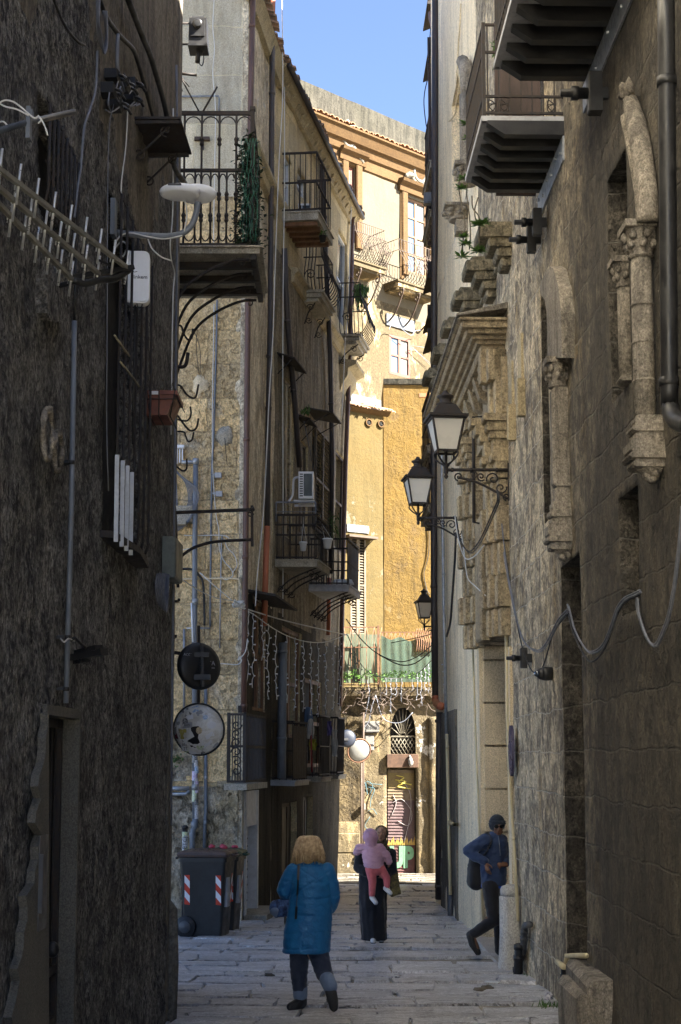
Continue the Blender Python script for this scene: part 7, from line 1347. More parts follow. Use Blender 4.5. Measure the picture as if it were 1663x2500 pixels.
def facebits(parent, base, q, s=1, white=True):
    m = MB()
    for sg in (-1, 1): m.blob(q(sg*.031, .073, .016), .0115*s, 10, 8)
    part('eyes', put(m, base), simple('eye_white', (.6, .57, .53), .25, bump=0) if 'eye_white' not in bpy.data.materials else bpy.data.materials['eye_white'], parent); m = MB()
    for sg in (-1, 1): m.blob(q(sg*.031, .081, .016), .006*s, 8, 6); m.tube([q(sg*.015, .088, .036), q(sg*.032, .086, .041), q(sg*.048, .078, .035)], .0035*s, 5)
    part('irises_and_brows', put(m, base), bpy.data.materials.get('dark_brown') or simple('dark_brown', (.02, .012, .008), .5, bump=0), parent)
    m = MB(); m.tube([q(-.024, .081, -.052), q(0, .090, -.055), q(.024, .081, -.052)], [.004*s, .006*s, .004*s], 6); part('lips', put(m, base), bpy.data.materials.get('lip') or simple('lip', (.22, .09, .07), .5, bump=0), parent)
def skin(name, col): m = simple(name, col, .55, var=.15, scale=9, bump=.06, alt=tuple(x*.75 for x in col), spec=.35); return m
SKL, SKM, SKD = skin('light_skin', (.48, .28, .19)), skin('olive_skin', (.36, .2, .12)), skin('brown_skin', (.15, .075, .045))
M_jean = cloth('dark_jeans', (.018, .026, .05), alt=(.03, .042, .075)); M_jeanl = cloth('jean_cuff', (.10, .14, .22), alt=(.16, .21, .3)); M_blackc = cloth('black_cloth', (.009, .009, .012), alt=(.016, .016, .02), fold=.6, scale=6); M_shoe = simple('black_shoe', (.012, .012, .013), .4, var=.3); M_sole = simple('dark_sole', (.03, .03, .032), .7); M_wshoe = simple('pale_sneaker', (.6, .59, .57), .55, var=.25, alt=(.35, .34, .33))
# ---- woman in the blue coat, from behind
bx = P(708, 2335, 14.4); PB = V((bx.x, 14.4, gz(14.4)+.02)); Wb = thing('person', 'person in a long quilted blue coat walking away with a blue shoulder bag', 'person', PB)
bc = lambda cx, cy, y=0: V(((cx-400)*.001856, y, (1290-cy)*.001856))
m = MB(); chain(m, (bc(352, 985, .02), bc(352, 1110, .05), bc(355, 1230, .08)), (.088, .066, .04)); chain(m, (bc(440, 985, .0), bc(492, 1085, -.05), bc(520, 1150, -.2)), (.09, .068, .04)); cap(m, bc(358, 1240, .08), bc(350, 1262, .04), .03, .028); cap(m, bc(521, 1150, -.2), bc(533, 1230, -.185), .03, .028)
chain(m, (bc(402, 860), bc(400, 700), bc(402, 560)), (.12, .12, .12), .7, (0, 1, 0)); cap(m, bc(400, 560), bc(402, 470, .01), .055, .05); chain(m, (bc(320, 560), bc(262, 670, .02), bc(300, 735, .18)), (.05, .042, .03)); chain(m, (bc(500, 560), bc(545, 690, .0), bc(520, 770, .08)), (.05, .042, .03))
hand(m, bc(302, 738, .19), (.4, .9, -.2), (1, -.3, 0), .7, 1, -1); hand(m, bc(520, 772, .09), (-.3, .5, -.8), (-1, 0, 0), .6, 1, 1); q = head(m, bc(404, 452, .02), (-.12, 1, -.1)); part('body', sculpt(m, PB, .0075, 3), SKL, Wb); facebits(Wb, PB, q)
m = MB(); loft(m, [(bc(392, 990, .0), .232, .165, .02, 5, 0), (bc(393, 975, .0), .238, .17, .02, 5, .3), (bc(398, 880, -.0), .235, .165, .012, 4, .6), (bc(410, 780), .222, .155, .01, 4, 1), (bc(416, 700), .212, .15, 0, 3, 0), (bc(416, 620), .21, .15, 0, 3, 0), (bc(412, 560), .20, .135, 0, 3, 0), (bc(406, 525, .005), .14, .105, 0, 3, 0), (bc(403, 505, .01), .088, .085, 0, 3, 0), (bc(402, 470, .012), .082, .082, 0, 3, 0), (bc(402, 462, .012), .078, .078, 0, 3, 0)])
chain(m, (bc(322, 560, .0), bc(292, 610, .01), bc(272, 665, .03), bc(285, 705, .12), bc(305, 735, .2)), (.082, .078, .075, .066, .055)); chain(m, (bc(505, 560, .0), bc(528, 620, .0), bc(540, 690, .01), bc(533, 735, .04), bc(523, 765, .08)), (.082, .075, .068, .06, .052))
def quilt(c, n):
    z = c.z-.09*abs(c.x-.02)*(1 if c.z > 1.0 else -.8)+.02*noise.noise(c*3); f = (z/.155) % 1; f = min(f, 1-f)*.155; d = -.006*(.6+noise.noise(c*4))*math.exp(-(f/.008)**2)+.006*noise.noise(V((c.x*9, c.y*9, c.z*22)))+.009*noise.noise(c*5)
    if 1.1 < c.z < 1.42 and abs(c.x) < .22:
        for sg in (-1, 1):
            e = abs((c.z-1.28)-sg*(c.x-.09)*.62); d -= .007*math.exp(-(e/.009)**2)
    return d
M_coat = cloth('quilted_blue_nylon', (.012, .125, .30), .45, .45, 16, (.008, .085, .21), .05, 90); part('coat', sculpt(m, PB, .0095, 2, quilt), M_coat, Wb)
m = MB(); cap(m, bc(405, 455, .0), bc(404, 430, .02), .128, .112, .95, (0, 1, 0)); cap(m, bc(372, 460, -.01), bc(352, 505, -.02), .085, .05); cap(m, bc(440, 460, -.01), bc(470, 490, -.02), .085, .05); cap(m, bc(400, 470, -.05), bc(402, 490, -.07), .09, .06)
hair = sculpt(m, PB, .009, 3, lambda c, n: .004*noise.noise(V((c.x*40, c.y*40, c.z*4))))
M_hair = simple('blonde_hair', (.52, .36, .17), .45, var=.6, scale=26, bump=.4, alt=(.22, .13, .06), fine=90); hp = part('hair', hair, M_hair, Wb); m = MB()
for k in range(230):
    a = R_.uniform(-.25, math.pi+.25); top = bc(404, 400, 0)+V((.04*math.cos(a), -.05*math.sin(a), .05)); r = R_.uniform(.128, .142); z1 = R_.uniform(1.42, 1.52); p1 = V((bc(404, 0).x+r*math.cos(a)*1.0, -r*math.sin(a)*.95, 1.6)); p2 = V((bc(404, 0).x+(r+.012)*math.cos(a)*1.08+R_.uniform(-.01, .01), -(r-.01)*math.sin(a), z1)); m.tube(smooth_pts([top, top.lerp(p1, .6)+V((0, 0, .045)), p1, p2], 3), [.004]*6+[.0035, .003, .002, .001], 4)
put(m, PB); part('locks', m, simple('light_blonde_hair', (.66, .49, .28), .4, var=.5, scale=20, bump=.1, alt=(.3, .18, .09)), hp)
m = MB(); chain(m, (bc(356, 930, .02), bc(353, 1100, .05), bc(358, 1195, .08)), (.112, .088, .07)); chain(m, (bc(440, 930, .0), bc(486, 1085, -.05), bc(512, 1130, -.17)), (.112, .09, .07)); cap(m, bc(370, 930), bc(430, 930), .12, .12); part('jeans', sculpt(m, PB, .011, 2, lambda c, n: .006*noise.noise(V((c.x*18, c.y*18, c.z*30)))), M_jean, Wb)
m = MB(); cap(m, bc(359, 1180, .08), bc(360, 1222, .085), .076, .073); cap(m, bc(505, 1118, -.16), bc(522, 1150, -.2), .077, .073); part('turned_up_cuffs', sculpt(m, PB, .01, 2), M_jeanl, Wb)
for nm, pts, rs in (('shoe', (bc(366, 1235, .09), bc(366, 1258, .08), bc(340, 1264, .04), bc(310, 1271, -.01)), (.058, .058, .054, .042)), ('shoe', (bc(518, 1150, -.2), bc(526, 1180, -.21), bc(535, 1220, -.2), bc(541, 1258, -.17)), (.058, .058, .055, .045))):
    m = MB(); chain(m, pts, rs); sh = part(nm, sculpt(m, PB, .009, 3), M_shoe, Wb); m = MB(); a, b = pts[0], pts[-1]; off = V((0, 0, -.033)) if nm == 'shoe' and pts[0].z < .1 else V((0, -.034, -.01)); chain(m, tuple(p+off for p in pts), tuple(r*.82 for r in rs), .5, off); part('sole', sculpt(m, PB, .009, 2), M_sole, sh)
hb = thing('handbag', 'blue patterned shoulder bag hanging on the left of the blue coat', 'handbag', PB+bc(270, 800, .1)); m = MB(); c = bc(275, 752, .06); cap(m, bc(235, 758, .04), bc(318, 745, .08), .085, .09, .6, (0, 1, 0)); cap(m, bc(240, 785, .04), bc(315, 778, .08), .045, .05, .8, (0, 1, 0))
M_bag = simple('blue_patterned_denim', (.05, .11, .26), .7, var=.9, scale=22, bump=.3, alt=(.01, .02, .06)); part('pouch', sculpt(m, PB, .009, 3, lambda c, n: .006*noise.noise(c*16)), M_bag, hb); m = MB(); cap(m, bc(222, 775, .0), bc(232, 798, .03), .05, .03, .5, (0, 1, 0)); part('side_panel', sculpt(m, PB, .009, 2), M_jeanl, hb)
m = MB(); p = [bc(352, 525, -.10), bc(350, 600, -.155), bc(346, 680, -.16), bc(342, 740, -.16), bc(338, 805, -.14)]; 
for i in range(len(p)-1): m.bar(PB+p[i], PB+p[i+1], .022, .008)
m.bar(PB+bc(338, 800, -.12), PB+bc(318, 760, .02), .02, .008); m.tube([PB+bc(280, 800, .0), PB+bc(278, 830, .0), PB+bc(284, 850, .0)], .012, 6); part('strap', m, M_black, hb)
# ---- woman in black carrying a child
ax = P(860, 2172, 21.2); PA = V((ax.x, 21.2, gz(21.2)+.02)); Wa = thing('person', 'person in a long black robe and olive headscarf walking towards us carrying a child', 'person', PA)
ac = lambda cx, cy, y=0: V(((cx-745)*.002732, y, (905-cy)*.002732))
m = MB(); q = head(m, ac(790, 332, .05), (-.12, -1, -.12), s=.98); cap(m, ac(782, 385, .07), ac(788, 350, .06), .055, .05); chain(m, (ac(755, 640, .05), ac(755, 520, .05), ac(765, 420, .06)), (.13, .13, .12), .75, (0, 1, 0)); chain(m, (ac(735, 640, .05), ac(735, 760, .06), ac(742, 872, .0)), (.08, .06, .045)); chain(m, (ac(775, 640, .06), ac(780, 760, .1), ac(785, 872, .1)), (.08, .06, .045)); cap(m, ac(742, 880, .0), ac(742, 893, -.09), .04, .035); cap(m, ac(785, 880, .1), ac(787, 893, .02), .04, .035)
chain(m, (ac(675, 430, .06), ac(668, 515, .0), ac(762, 546, -.17)), (.05, .042, .03)); hand(m, ac(764, 545, -.175), (1, -.12, .06), (-.1, .9, .3), .35, 1.05, 1); chain(m, (ac(845, 430, .08), ac(848, 520, .03), ac(800, 560, -.1)), (.05, .042, .03)); hand(m, ac(798, 560, -.1), (-.9, -.3, .1), (0, .4, .9), .4, 1, -1)
part('body', sculpt(m, PA, .0075, 3), SKM, Wa); facebits(Wa, PA, q, .98)
m = MB(); loft(m, [(ac(748, 895, .03), .185, .15, .06, 7, 0), (ac(748, 870, .03), .182, .15, .06, 7, .2), (ac(744, 780, .04), .192, .155, .05, 7, .5), (ac(742, 680, .05), .205, .155, .035, 6, .8), (ac(745, 580, .05), .215, .15, .02, 5, 1), (ac(752, 500, .05), .22, .14, .01, 4, 1), (ac(757, 440, .06), .225, .125, .0, 4, 1), (ac(765, 405, .06), .14, .1, 0, 3, 0), (ac(775, 390, .06), .08, .075, 0, 3, 0)], 48)
chain(m, (ac(678, 445, .05), ac(664, 510, -.02), ac(700, 532, -.12), ac(758, 545, -.16)), (.085, .078, .07, .058)); chain(m, (ac(842, 440, .07), ac(846, 520, .02), ac(812, 555, -.08)), (.082, .075, .06)); part('robe', sculpt(m, PA, .011, 2, lambda c, n: .007*noise.noise(V((c.x*16, c.y*16, c.z*3)))+.004*noise.noise(c*20)), M_blackc, Wa)
m = MB(); cap(m, ac(791, 328, .075), ac(790, 325, .07), .108, .105); cap(m, ac(785, 365, .07), ac(782, 395, .06), .095, .11, .85, (0, 1, 0)); cap(m, ac(778, 400, .03), ac(785, 425, .0), .1, .085, .7, (0, 1, 0)); M_scarf = simple('olive_patterned_scarf', (.16, .12, .055), .85, var=.9, scale=30, bump=.3, alt=(.05, .035, .02))
part('headscarf', sculpt(m, PA, .009, 3, lambda c, n: (-.02 if n.y < -.55 and (V((c.x, 0, c.z))-V((ac(788, 0).x, 0, ac(0, 334).z))).length < .075 else 0)+.004*noise.noise(c*18)), M_scarf, Wa)
# the face in front of the scarf
m = MB(); q2 = head(m, ac(788, 333, -.008), (-.12, -1, -.12), s=.93); part('face', sculpt(m, PA, .0065, 2), SKM, Wa); facebits(Wa, PA, q2, .93)
for pts in ((ac(742, 885, -.02), ac(742, 893, -.12)), (ac(786, 885, .06), ac(787, 893, -.02))): m = MB(); cap(m, pts[0], pts[1], .05, .042); sh = part('shoe', sculpt(m, PA, .009, 2), M_wshoe, Wa); m = MB(); cap(m, pts[0]-V((0, 0, .03)), pts[1]-V((0, 0, .025)), .045, .04, .5, (0, 0, 1)); part('sole', sculpt(m, PA, .008, 2), M_sole, sh)
tb = thing('tote_bag', 'large olive tote bag hanging behind the arm of the person in black', 'bag', PA+ac(860, 670, .1)); m = MB(); F2 = Frame((0, 0), (1, 0)); m.hexa([ac(838, 668, .06), ac(896, 655, .06), ac(896, 655, .24), ac(838, 668, .24), ac(828, 478, .08), ac(866, 470, .08), ac(866, 470, .2), ac(828, 478, .2)]); m = sculpt(m, PA, .012, 3, lambda c, n: .012*noise.noise(c*9)); part('sack', m, simple('olive_flowered_fabric', (.22, .18, .06), .8, var=.95, scale=14, bump=.3, alt=(.08, .07, .035)), tb); m = MB(); yb_ = [ac(840, 480, .1), ac(835, 430, .02), ac(822, 405, .05), ac(838, 420, .16), ac(852, 475, .2)]; m.tube(smooth_pts([PA+v for v in yb_], 4), .014, 6); part('handle', m, M_scarf, tb)
# ---- the child
PC = PA+ac(735, 560, -.24); Ch = thing('person', 'small child in a hooded pink jacket carried on the arm, seen from behind', 'child', PC); cc_ = lambda cx, cy, y=0: ac(cx, cy, y-.24)-ac(735, 560, -.24)
m = MB(); q = head(m, cc_(735, 342, .02), (.3, 1, 0), s=.82); chain(m, (cc_(735, 500), cc_(735, 440), cc_(732, 395)), (.08, .09, .08)); cap(m, cc_(733, 395), cc_(734, 360), .045, .045); chain(m, (cc_(700, 410), cc_(662, 405, .02), cc_(650, 425, .08)), (.04, .034, .028)); hand(m, cc_(650, 428, .09), (.2, .8, -.3), (1, 0, 0), .6, .6, 1); chain(m, (cc_(775, 405), cc_(812, 440, .02), cc_(828, 480, .06)), (.04, .034, .028)); hand(m, cc_(829, 484, .07), (.1, .7, -.6), (-1, 0, 0), .6, .6, -1)
chain(m, (cc_(725, 520), cc_(738, 575, -.03), cc_(735, 640, -.03)), (.06, .045, .035)); chain(m, (cc_(780, 515), cc_(815, 560, -.02), cc_(815, 600, -.04)), (.06, .045, .035)); cap(m, cc_(737, 655, -.03), cc_(752, 685, -.06), .03, .028); cap(m, cc_(812, 605, -.04), cc_(830, 632, -.07), .03, .028); part('body', sculpt(m, PC, .007, 3), SKM, Ch); facebits(Ch, PC, q, .82)
m = MB(); loft(m, [(cc_(748, 508, 0), .13, .11, .02, 5, 0), (cc_(745, 490, 0), .15, .125, .02, 5, 0), (cc_(738, 440), .155, .13, .01, 4, 0), (cc_(734, 400), .135, .11, 0, 4, 0), (cc_(732, 378), .07, .07, 0, 3, 0)], 32); chain(m, (cc_(702, 405), cc_(668, 405, .02), cc_(655, 428, .07)), (.072, .068, .055)); chain(m, (cc_(775, 402), cc_(812, 440, .01), cc_(826, 474, .04)), (.075, .066, .055))
def puff(c, n): f = ((c.z+.02*math.sin(c.x*20))/.065) % 1; f = min(f, 1-f)*.065; return -.008*math.exp(-(f/.008)**2)+.005*noise.noise(c*15)
M_pink = cloth('pink_quilted_jacket', (.58, .34, .42), .6, .45, 18, (.46, .25, .33), .1, 90); part('jacket', sculpt(m, PC, .0085, 2, puff), M_pink, Ch); m = MB(); cap(m, cc_(728, 342, -.01), cc_(728, 338, 0), .118, .112); cap(m, cc_(729, 365, -.02), cc_(732, 385, -.02), .09, .085); part('hood', sculpt(m, PC, .0085, 2, lambda c, n: .006*noise.noise(c*16)-.006*math.exp(-((c.z-.62)/.008)**2)), cloth('pink_hood', (.55, .31, .39), .65, .5, 14, (.42, .22, .3), .1, 120), Ch)
m = MB(); cap(m, cc_(735, 515), cc_(772, 512), .095, .095); chain(m, (cc_(728, 510), cc_(738, 575, -.03), cc_(735, 645, -.03)), (.08, .06, .046)); chain(m, (cc_(780, 508), cc_(814, 560, -.02), cc_(815, 602, -.04)), (.072, .056, .044)); part('leggings', sculpt(m, PC, .009, 2), cloth('coral_leggings', (.55, .13, .14), fold=.3), Ch)
for a, b in ((cc_(735, 660, -.03), cc_(755, 686, -.07)), (cc_(808, 612, -.04), cc_(832, 636, -.08))): m = MB(); cap(m, a, b, .04, .034); part('shoe', sculpt(m, PC, .008, 2), M_wshoe, Ch)
# ---- man stepping into the doorway
mx = P(1144, 2200, 19.2); PM = V((mx.x, 19.2, gz(19.2)+.045)); Mn = thing('person', 'person in a dark beanie and blue jacket with backpack stepping into the doorway', 'person', PM)
mc = lambda cx, cy, y=0: V(((cx-700)*.001293, y, (1850-cy)*.001293))
m = MB(); q = head(m, mc(722, 555, -.02), (.08, -1, -.05), s=1.04); cap(m, mc(705, 660, .0), mc(715, 600, -.01), .06, .055); chain(m, (mc(670, 1160, .0), mc(680, 950, .0), mc(688, 720, .0)), (.105, .10, .10), .9, (1, .5, 0)); chain(m, (mc(590, 690, -.1), mc(415, 800, -.06), mc(575, 900, -.2)), (.055, .045, .033)); hand(m, mc(582, 905, -.205), (.2, -.1, -1), (.6, .7, 0), .4, 1.05, 1); chain(m, (mc(770, 700, .12), mc(800, 870, .1), mc(790, 930, -.1)), (.055, .045, .033)); hand(m, mc(800, 935, -.12), (-.85, -.35, .05), (0, .8, -.5), .8, 1.05, -1)
chain(m, (mc(715, 1170, .03), mc(735, 1500, .05), mc(728, 1790, .05)), (.1, .065, .045)); chain(m, (mc(640, 1170, -.06), mc(670, 1450, -.1), mc(445, 1640, -.06)), (.1, .068, .045)); cap(m, mc(725, 1800, .05), mc(760, 1825, .02), .042, .038); cap(m, mc(440, 1650, -.06), mc(490, 1770, -.08), .042, .038); part('body', sculpt(m, PM, .0075, 3), SKD, Mn); facebits(Mn, PM, q, 1.04)
m = MB(); loft(m, [(mc(672, 1145, .0), .165, .135, .015, 5, 0), (mc(672, 1100, .0), .175, .142, .015, 5, .4), (mc(672, 960, .0), .178, .14, .01, 4, 1), (mc(680, 820, .0), .185, .14, .008, 4, 0), (mc(684, 700, .0), .178, .135, 0, 4, 0), (mc(690, 655, .0), .13, .11, 0, 3, 0), (mc(702, 620, -.005), .085, .085, 0, 3, 0), (mc(708, 596, -.005), .08, .08, 0, 3, 0)], 40)
chain(m, (mc(590, 690, -.09), mc(500, 740, -.09), mc(415, 795, -.07), mc(480, 850, -.13), mc(568, 890, -.19)), (.095, .088, .078, .068, .056)); chain(m, (mc(768, 700, .1), mc(800, 860, .1), mc(800, 915, -.05)), (.09, .075, .06)); M_jack = cloth('navy_blue_jacket', (.022, .042, .10), .75, .5, 9, (.012, .024, .06)); part('jacket', sculpt(m, PM, .0095, 2, lambda c, n: .008*noise.noise(V((c.x*13, c.y*13, c.z*20)))+.004*noise.noise(c*26)), M_jack, Mn)
m = MB(); m.tube([PM+mc(722, 640, -.115), PM+mc(728, 720, -.145), PM+mc(736, 840, -.148)], .006, 6); part('zip', m, M_steel, Mn); m = MB(); loft(m, [(mc(668, 1172, .0), .16, .13, .01, 5, 0), (mc(668, 1130, .0), .162, .132, .01, 5, 0)], 36); part('shirt_hem', sculpt(m, PM, .009, 2), cloth('bright_blue_shirt', (.01, .08, .45)), Mn)
m = MB(); cap(m, mc(716, 520, .0), mc(718, 500, .0), .112, .1); loft(m, [(mc(722, 525, -.01), .112, .118, 0, 3, 0), (mc(720, 490, -.005), .112, .118, 0, 3, 0)], 24); part('beanie', sculpt(m, PM, .008, 2, lambda c, n: .003*math.sin(math.atan2(c.y, c.x-.025)*34)-(0.004 if abs(c.z-1.735) < .006 else 0)), cloth('dark_knit_wool', (.014, .02, .03), .95, .5, 30, (.024, .032, .045)), Mn)
m = MB(); ring = [(math.cos(t*.524), math.sin(t*.524)) for t in range(12)]
for sg in (-1, 1): m.tube([PM+q(sg*.033+.026*a, .097, .017+.02*b) for a, b in ring], .0035, 5, closed=True); m.tube([PM+q(sg*.058, .095, .02), PM+q(sg*.083, .0, .02)], .003, 5)
m.tube([PM+q(-.008, .1, .02), PM+q(.008, .1, .02)], .003, 5)
for sg in (-1, 1): m.add([PM+q(sg*.033+.024*a, .096, .017+.018*b) for a, b in ring], [tuple(range(12))])
part('glasses', m, simple('dark_glasses', (.008, .008, .01), .12, spec=.8, bump=0), Mn)
m = MB(); chain(m, (mc(715, 1150, .03), mc(735, 1480, .05), mc(728, 1795, .05)), (.115, .082, .062)); chain(m, (mc(640, 1150, -.05), mc(660, 1440, -.1), mc(690, 1480, -.1)), (.118, .088, .085)); chain(m, (mc(680, 1475, -.1), mc(455, 1635, -.06)), (.088, .066)); part('trousers', sculpt(m, PM, .01, 2, lambda c, n: .008*noise.noise(V((c.x*12, c.y*12, c.z*16)))), M_blackc, Mn)
for pts, rs in (((mc(722, 1812, .06), mc(745, 1830, .03), mc(790, 1838, .0)), (.05, .045, .036)), ((mc(425, 1640, -.06), mc(450, 1730, -.07), mc(505, 1815, -.08)), (.054, .052, .038))): m = MB(); chain(m, pts, rs); sh = part('shoe', sculpt(m, PM, .009, 2), M_shoe, Mn); m = MB(); off = V((0, 0, -.03)) if pts[0].z < .1 else V((-.03, 0, -.012)); chain(m, tuple(p+off for p in pts), tuple(r*.8 for r in rs), .5, off); part('sole', sculpt(m, PM, .008, 2), M_sole, sh)
bp = thing('backpack', 'black backpack on the back of the person stepping into the doorway', 'backpack', PM+mc(480, 1210, .1)); m = MB(); cap(m, mc(525, 800, .06), mc(500, 1110, .07), .115, .125, .8, (0, 1, 0)); cap(m, mc(470, 960, .08), mc(470, 1120, .08), .075, .09); m = sculpt(m, PM, .011, 3, lambda c, n: .006*noise.noise(c*10)-.006*math.exp(-((c.z-1.15)/.01)**2)); part('pack', m, cloth('black_nylon', (.010, .010, .012), .6, .4), bp); m = MB(); p = smooth_pts([PM+mc(560, 640, .0), PM+mc(612, 625, -.08), PM+mc(630, 700, -.155), PM+mc(600, 790, -.175), PM+mc(545, 860, -.12)], 4)
for a, b in zip(p, p[1:]): m.bar(a, b, .05, .015)
part('strap', m, M_black, bp)
# ================================================================ wheelie bins
def make_bin(lid_mat, label):
    t = thing('wheelie_bin', label, 'bin', (0, 0, 0), 'wheelie bins by the corner house'); W, D_, H = .60, .66, 1.12; m = MB(); b0, b1 = .80, 1.0
    pr = rrect(1, 1, .07, 4); rings = [(.0, .80), (.06, .82), (.9, .97), (H-.08, 1.0), (H-.08, 1.06), (H-.02, 1.06)]; n = len(pr); vs = [V((x*W*s, y*D_*s-.0, z)) for z, s in rings for x, y in pr]
    m.add(vs, [(i*n+k, i*n+(k+1) % n, (i+1)*n+(k+1) % n, (i+1)*n+k) for i in range(len(rings)-1) for k in range(n)]+[tuple(range(n-1, -1, -1)), tuple(range((len(rings)-1)*n, len(rings)*n))], False); 
    for y in (-.2, .0, .2): m.fb(Frame((W/2*.92, y), (0, 1)), -.015, .015, .1, H-.2, -.03, .012)
    m.tube([V((-W*.42, D_*.58, H-.03)), V((W*.42, D_*.58, H-.03))], .018, 8); part('body', m, M_black, t)
    m = MB(); vs = []; ls = [(-.01, 1.10, 0), (.025, 1.13, 0), (.05, 1.08, 0), (.075, .9, .0), (.085, .5, 0)]; vs = [V((x*W*s, y*D_*s, H+z)) for z, s, o in ls for x, y in pr]; m.add(vs, [(i*n+k, i*n+(k+1) % n, (i+1)*n+(k+1) % n, (i+1)*n+k) for i in range(len(ls)-1) for k in range(n)]+[tuple(range(n-1, -1, -1)), tuple(range((len(ls)-1)*n, len(ls)*n))], False)
    for y in (-.22, -.08, .08, .22): m.box((0, y*D_, H+.075), (W*.8, .03, .03))
    m.tube([V((W*.2, -D_*.57, H+.02)), V((W*.2, -D_*.64, H+.0)), V((-W*.2, -D_*.64, H+.0)), V((-W*.2, -D_*.57, H+.02))], .016, 8); part('lid', m, lid_mat, t)
    for sg in (-1, 1):
        c = V((sg*W*.45, D_*.36, .15)); m = MB(); m.lathe([(.145, -.03), (.15, -.02), (.15, .02), (.145, .03)], c, (1, 0, 0), 24); wh = part('wheel', m, M_black, t); m = MB(); m.lathe([(.085, .031), (.08, .04), (.03, .042), (.02, .05)], c, (sg, 0, 0), 18); part('hub', m, M_greybeam, wh)
    red, wht = M_red, M_whitep
    L_ = Frame((-W/2, 0), (0, 1), n_right=False); F4 = ((L_, -D_*.41, W), (L_, D_*.27, W), (Frame((0, D_/2), (1, 0), n_right=False), -W*.4, D_), (Frame((0, -D_/2), (1, 0)), W*.2, D_))
    for Fr, s, dd in F4:
        m = MB(); w_ = .075; z0, z1 = .45, .86; k = 0; z = z0-w_
        ins = lambda h: -(dd/2)*(1-(.82+(h-.06)*.15/.84))+.006
        while z < z1:
            m.m = k % 2; pts = [(s, z), (s+w_, z+w_*1.1), (s+w_, z+w_*1.1+.1), (s, z+.1)]; pts = [(a, min(max(b, z0), z1)) for a, b in pts]
            if pts[3][1] > pts[0][1] or pts[2][1] > pts[1][1]: m.add([Fr.pt(a, b, ins(b)) for a, b in pts], [(0, 1, 2, 3)])
            z += .1; k += 1
        m2 = MB(); m2.v, m2.f, m2.mi, m2.sm = m.v, m.f, m.mi, m.sm; part('reflective_strip', m2, [red, wht], t)
    m = MB(); Fr = Frame((0, -D_/2), (1, 0)); m.fb(Fr, -W*.3, -W*.05, .42, .82, -.04, .006); part('notice', m, M_slate, t)
    m = MB(); m.blob((W*.28, -D_*.3, H+.1), (.05, .05, .03), 8, 6, .5); m.blob((W*.4, .0, H+.1), (.045, .05, .035), 8, 6, .5); part('pink_cap', m, simple('pink_plastic', (.5, .06, .1), .4) if 'pink_plastic' not in bpy.data.materials else bpy.data.materials['pink_plastic'], t)
    return t
M_red = simple('red_reflective', (.55, .045, .02), .4, var=.2, bump=0)
M_lidb = simple('brown_lid', (.09, .06, .05), .45, var=.3, alt=(.05, .035, .03)); M_lidg = simple('green_lid', (.02, .07, .045), .45, var=.3, alt=(.015, .04, .03))
bn = make_bin(M_lidb, 'front wheelie bin with a brown lid and red-white reflective strips'); q = G(468, 2152); bn.location = (q.x+.07, 22.4, gz(22.4)); bn.rotation_euler = (0, 0, math.radians(80)); bn.scale = (1.05, 1.1, 1.1)
bn2 = dup(bn, (q.x+.17, 23.35, gz(23.35)), math.radians(82), 'rear wheelie bin with a green lid behind the brown-lidded one'); bn2.scale = (1.05, 1.1, 1.08)
for k in bn2.children:
    if k.name.startswith('lid'): k.data = k.data.copy(); k.data.materials[0] = M_lidg
m = MB(); m.tube([P(426, 1968, 23.9), P(426, 1908, 23.9)], .045, 10); m.lathe([(.05, 0), (.055, .03), (.03, .06)], P(426, 1908, 23.9), n=10); bl_ = thing('black_post', 'short black post with stickers rising behind the wheelie bins', 'post', V((P(426, 1968, 23.9).x, 23.9, gz(23.9)))); m.tube([P(426, 1968, 23.9), V((P(426, 1968, 23.9).x, 23.9, gz(23.9)))], .045, 10); part('tube', m, M_black, bl_)
for v, h, mt in ((1921, .09, 3), (1940, .24, 1), (1957, .08, 3)):
    m = MB(); m.lathe([(.047, -h/2), (.047, h/2)], P(426, v, 23.9), n=14); del m.f[-2:]; del m.mi[-2:]; del m.sm[-2:]; part('sticker', m, stick[mt], bl_)
m = MB(); text_mb(m, 'ETCJ', .10, face_mat(P(426, 1940, 23.845), (0, -1, 0))@Matrix.Rotation(math.pi/2, 4, 'Z')); part('sticker_lettering', m, M_black, bl_)
# ================================================================ traffic mirrors past the corner
tm = thing('traffic_mirror', 'round convex traffic mirror covered in stickers on an arm past the dark house', 'mirror', P(458, 1745, 16)); Y = 16.0; c = P(458, 1679, Y); r = 59/3267*16; nv = V((-.12, -1, -.12)).normalized(); m = MB(); m.lathe([(r*.98, -.03), (r*.99, .0), (r*.85, .035), (r*.6, .06), (r*.3, .075), (.005, .08)], c, nv, 36); m.sm = [True]*len(m.sm)
mm, nt_, b_ = new_mat('convex_mirror'); b_.inputs['Metallic'].default_value = .05; b_.inputs['Roughness'].default_value = .35; nt_.links.new(mixc(nt_, rampf(nt_, tnoise(nt_, coords(nt_), 5, 6, .7, .5), .45, .62), (.72, .72, .7), (.5, .48, .43)), b_.inputs['Base Color']); part('mirror_face', m, mm, tm)
Mf = face_mat(c, nv); m = MB(); m.tube([Mf@V((r*1.0*math.cos(t*.1745), r*1.0*math.sin(t*.1745), .0)) for t in range(36)], .012, 6, closed=True); m.lathe([(r, -.03), (r*.6, -.08)], c, nv, 24); part('rim', m, M_black, tm)
dome = lambda x, y: Mf@V((x, y, .080*max(0, 1-(x*x+y*y)/(r*r))**.8+.004))
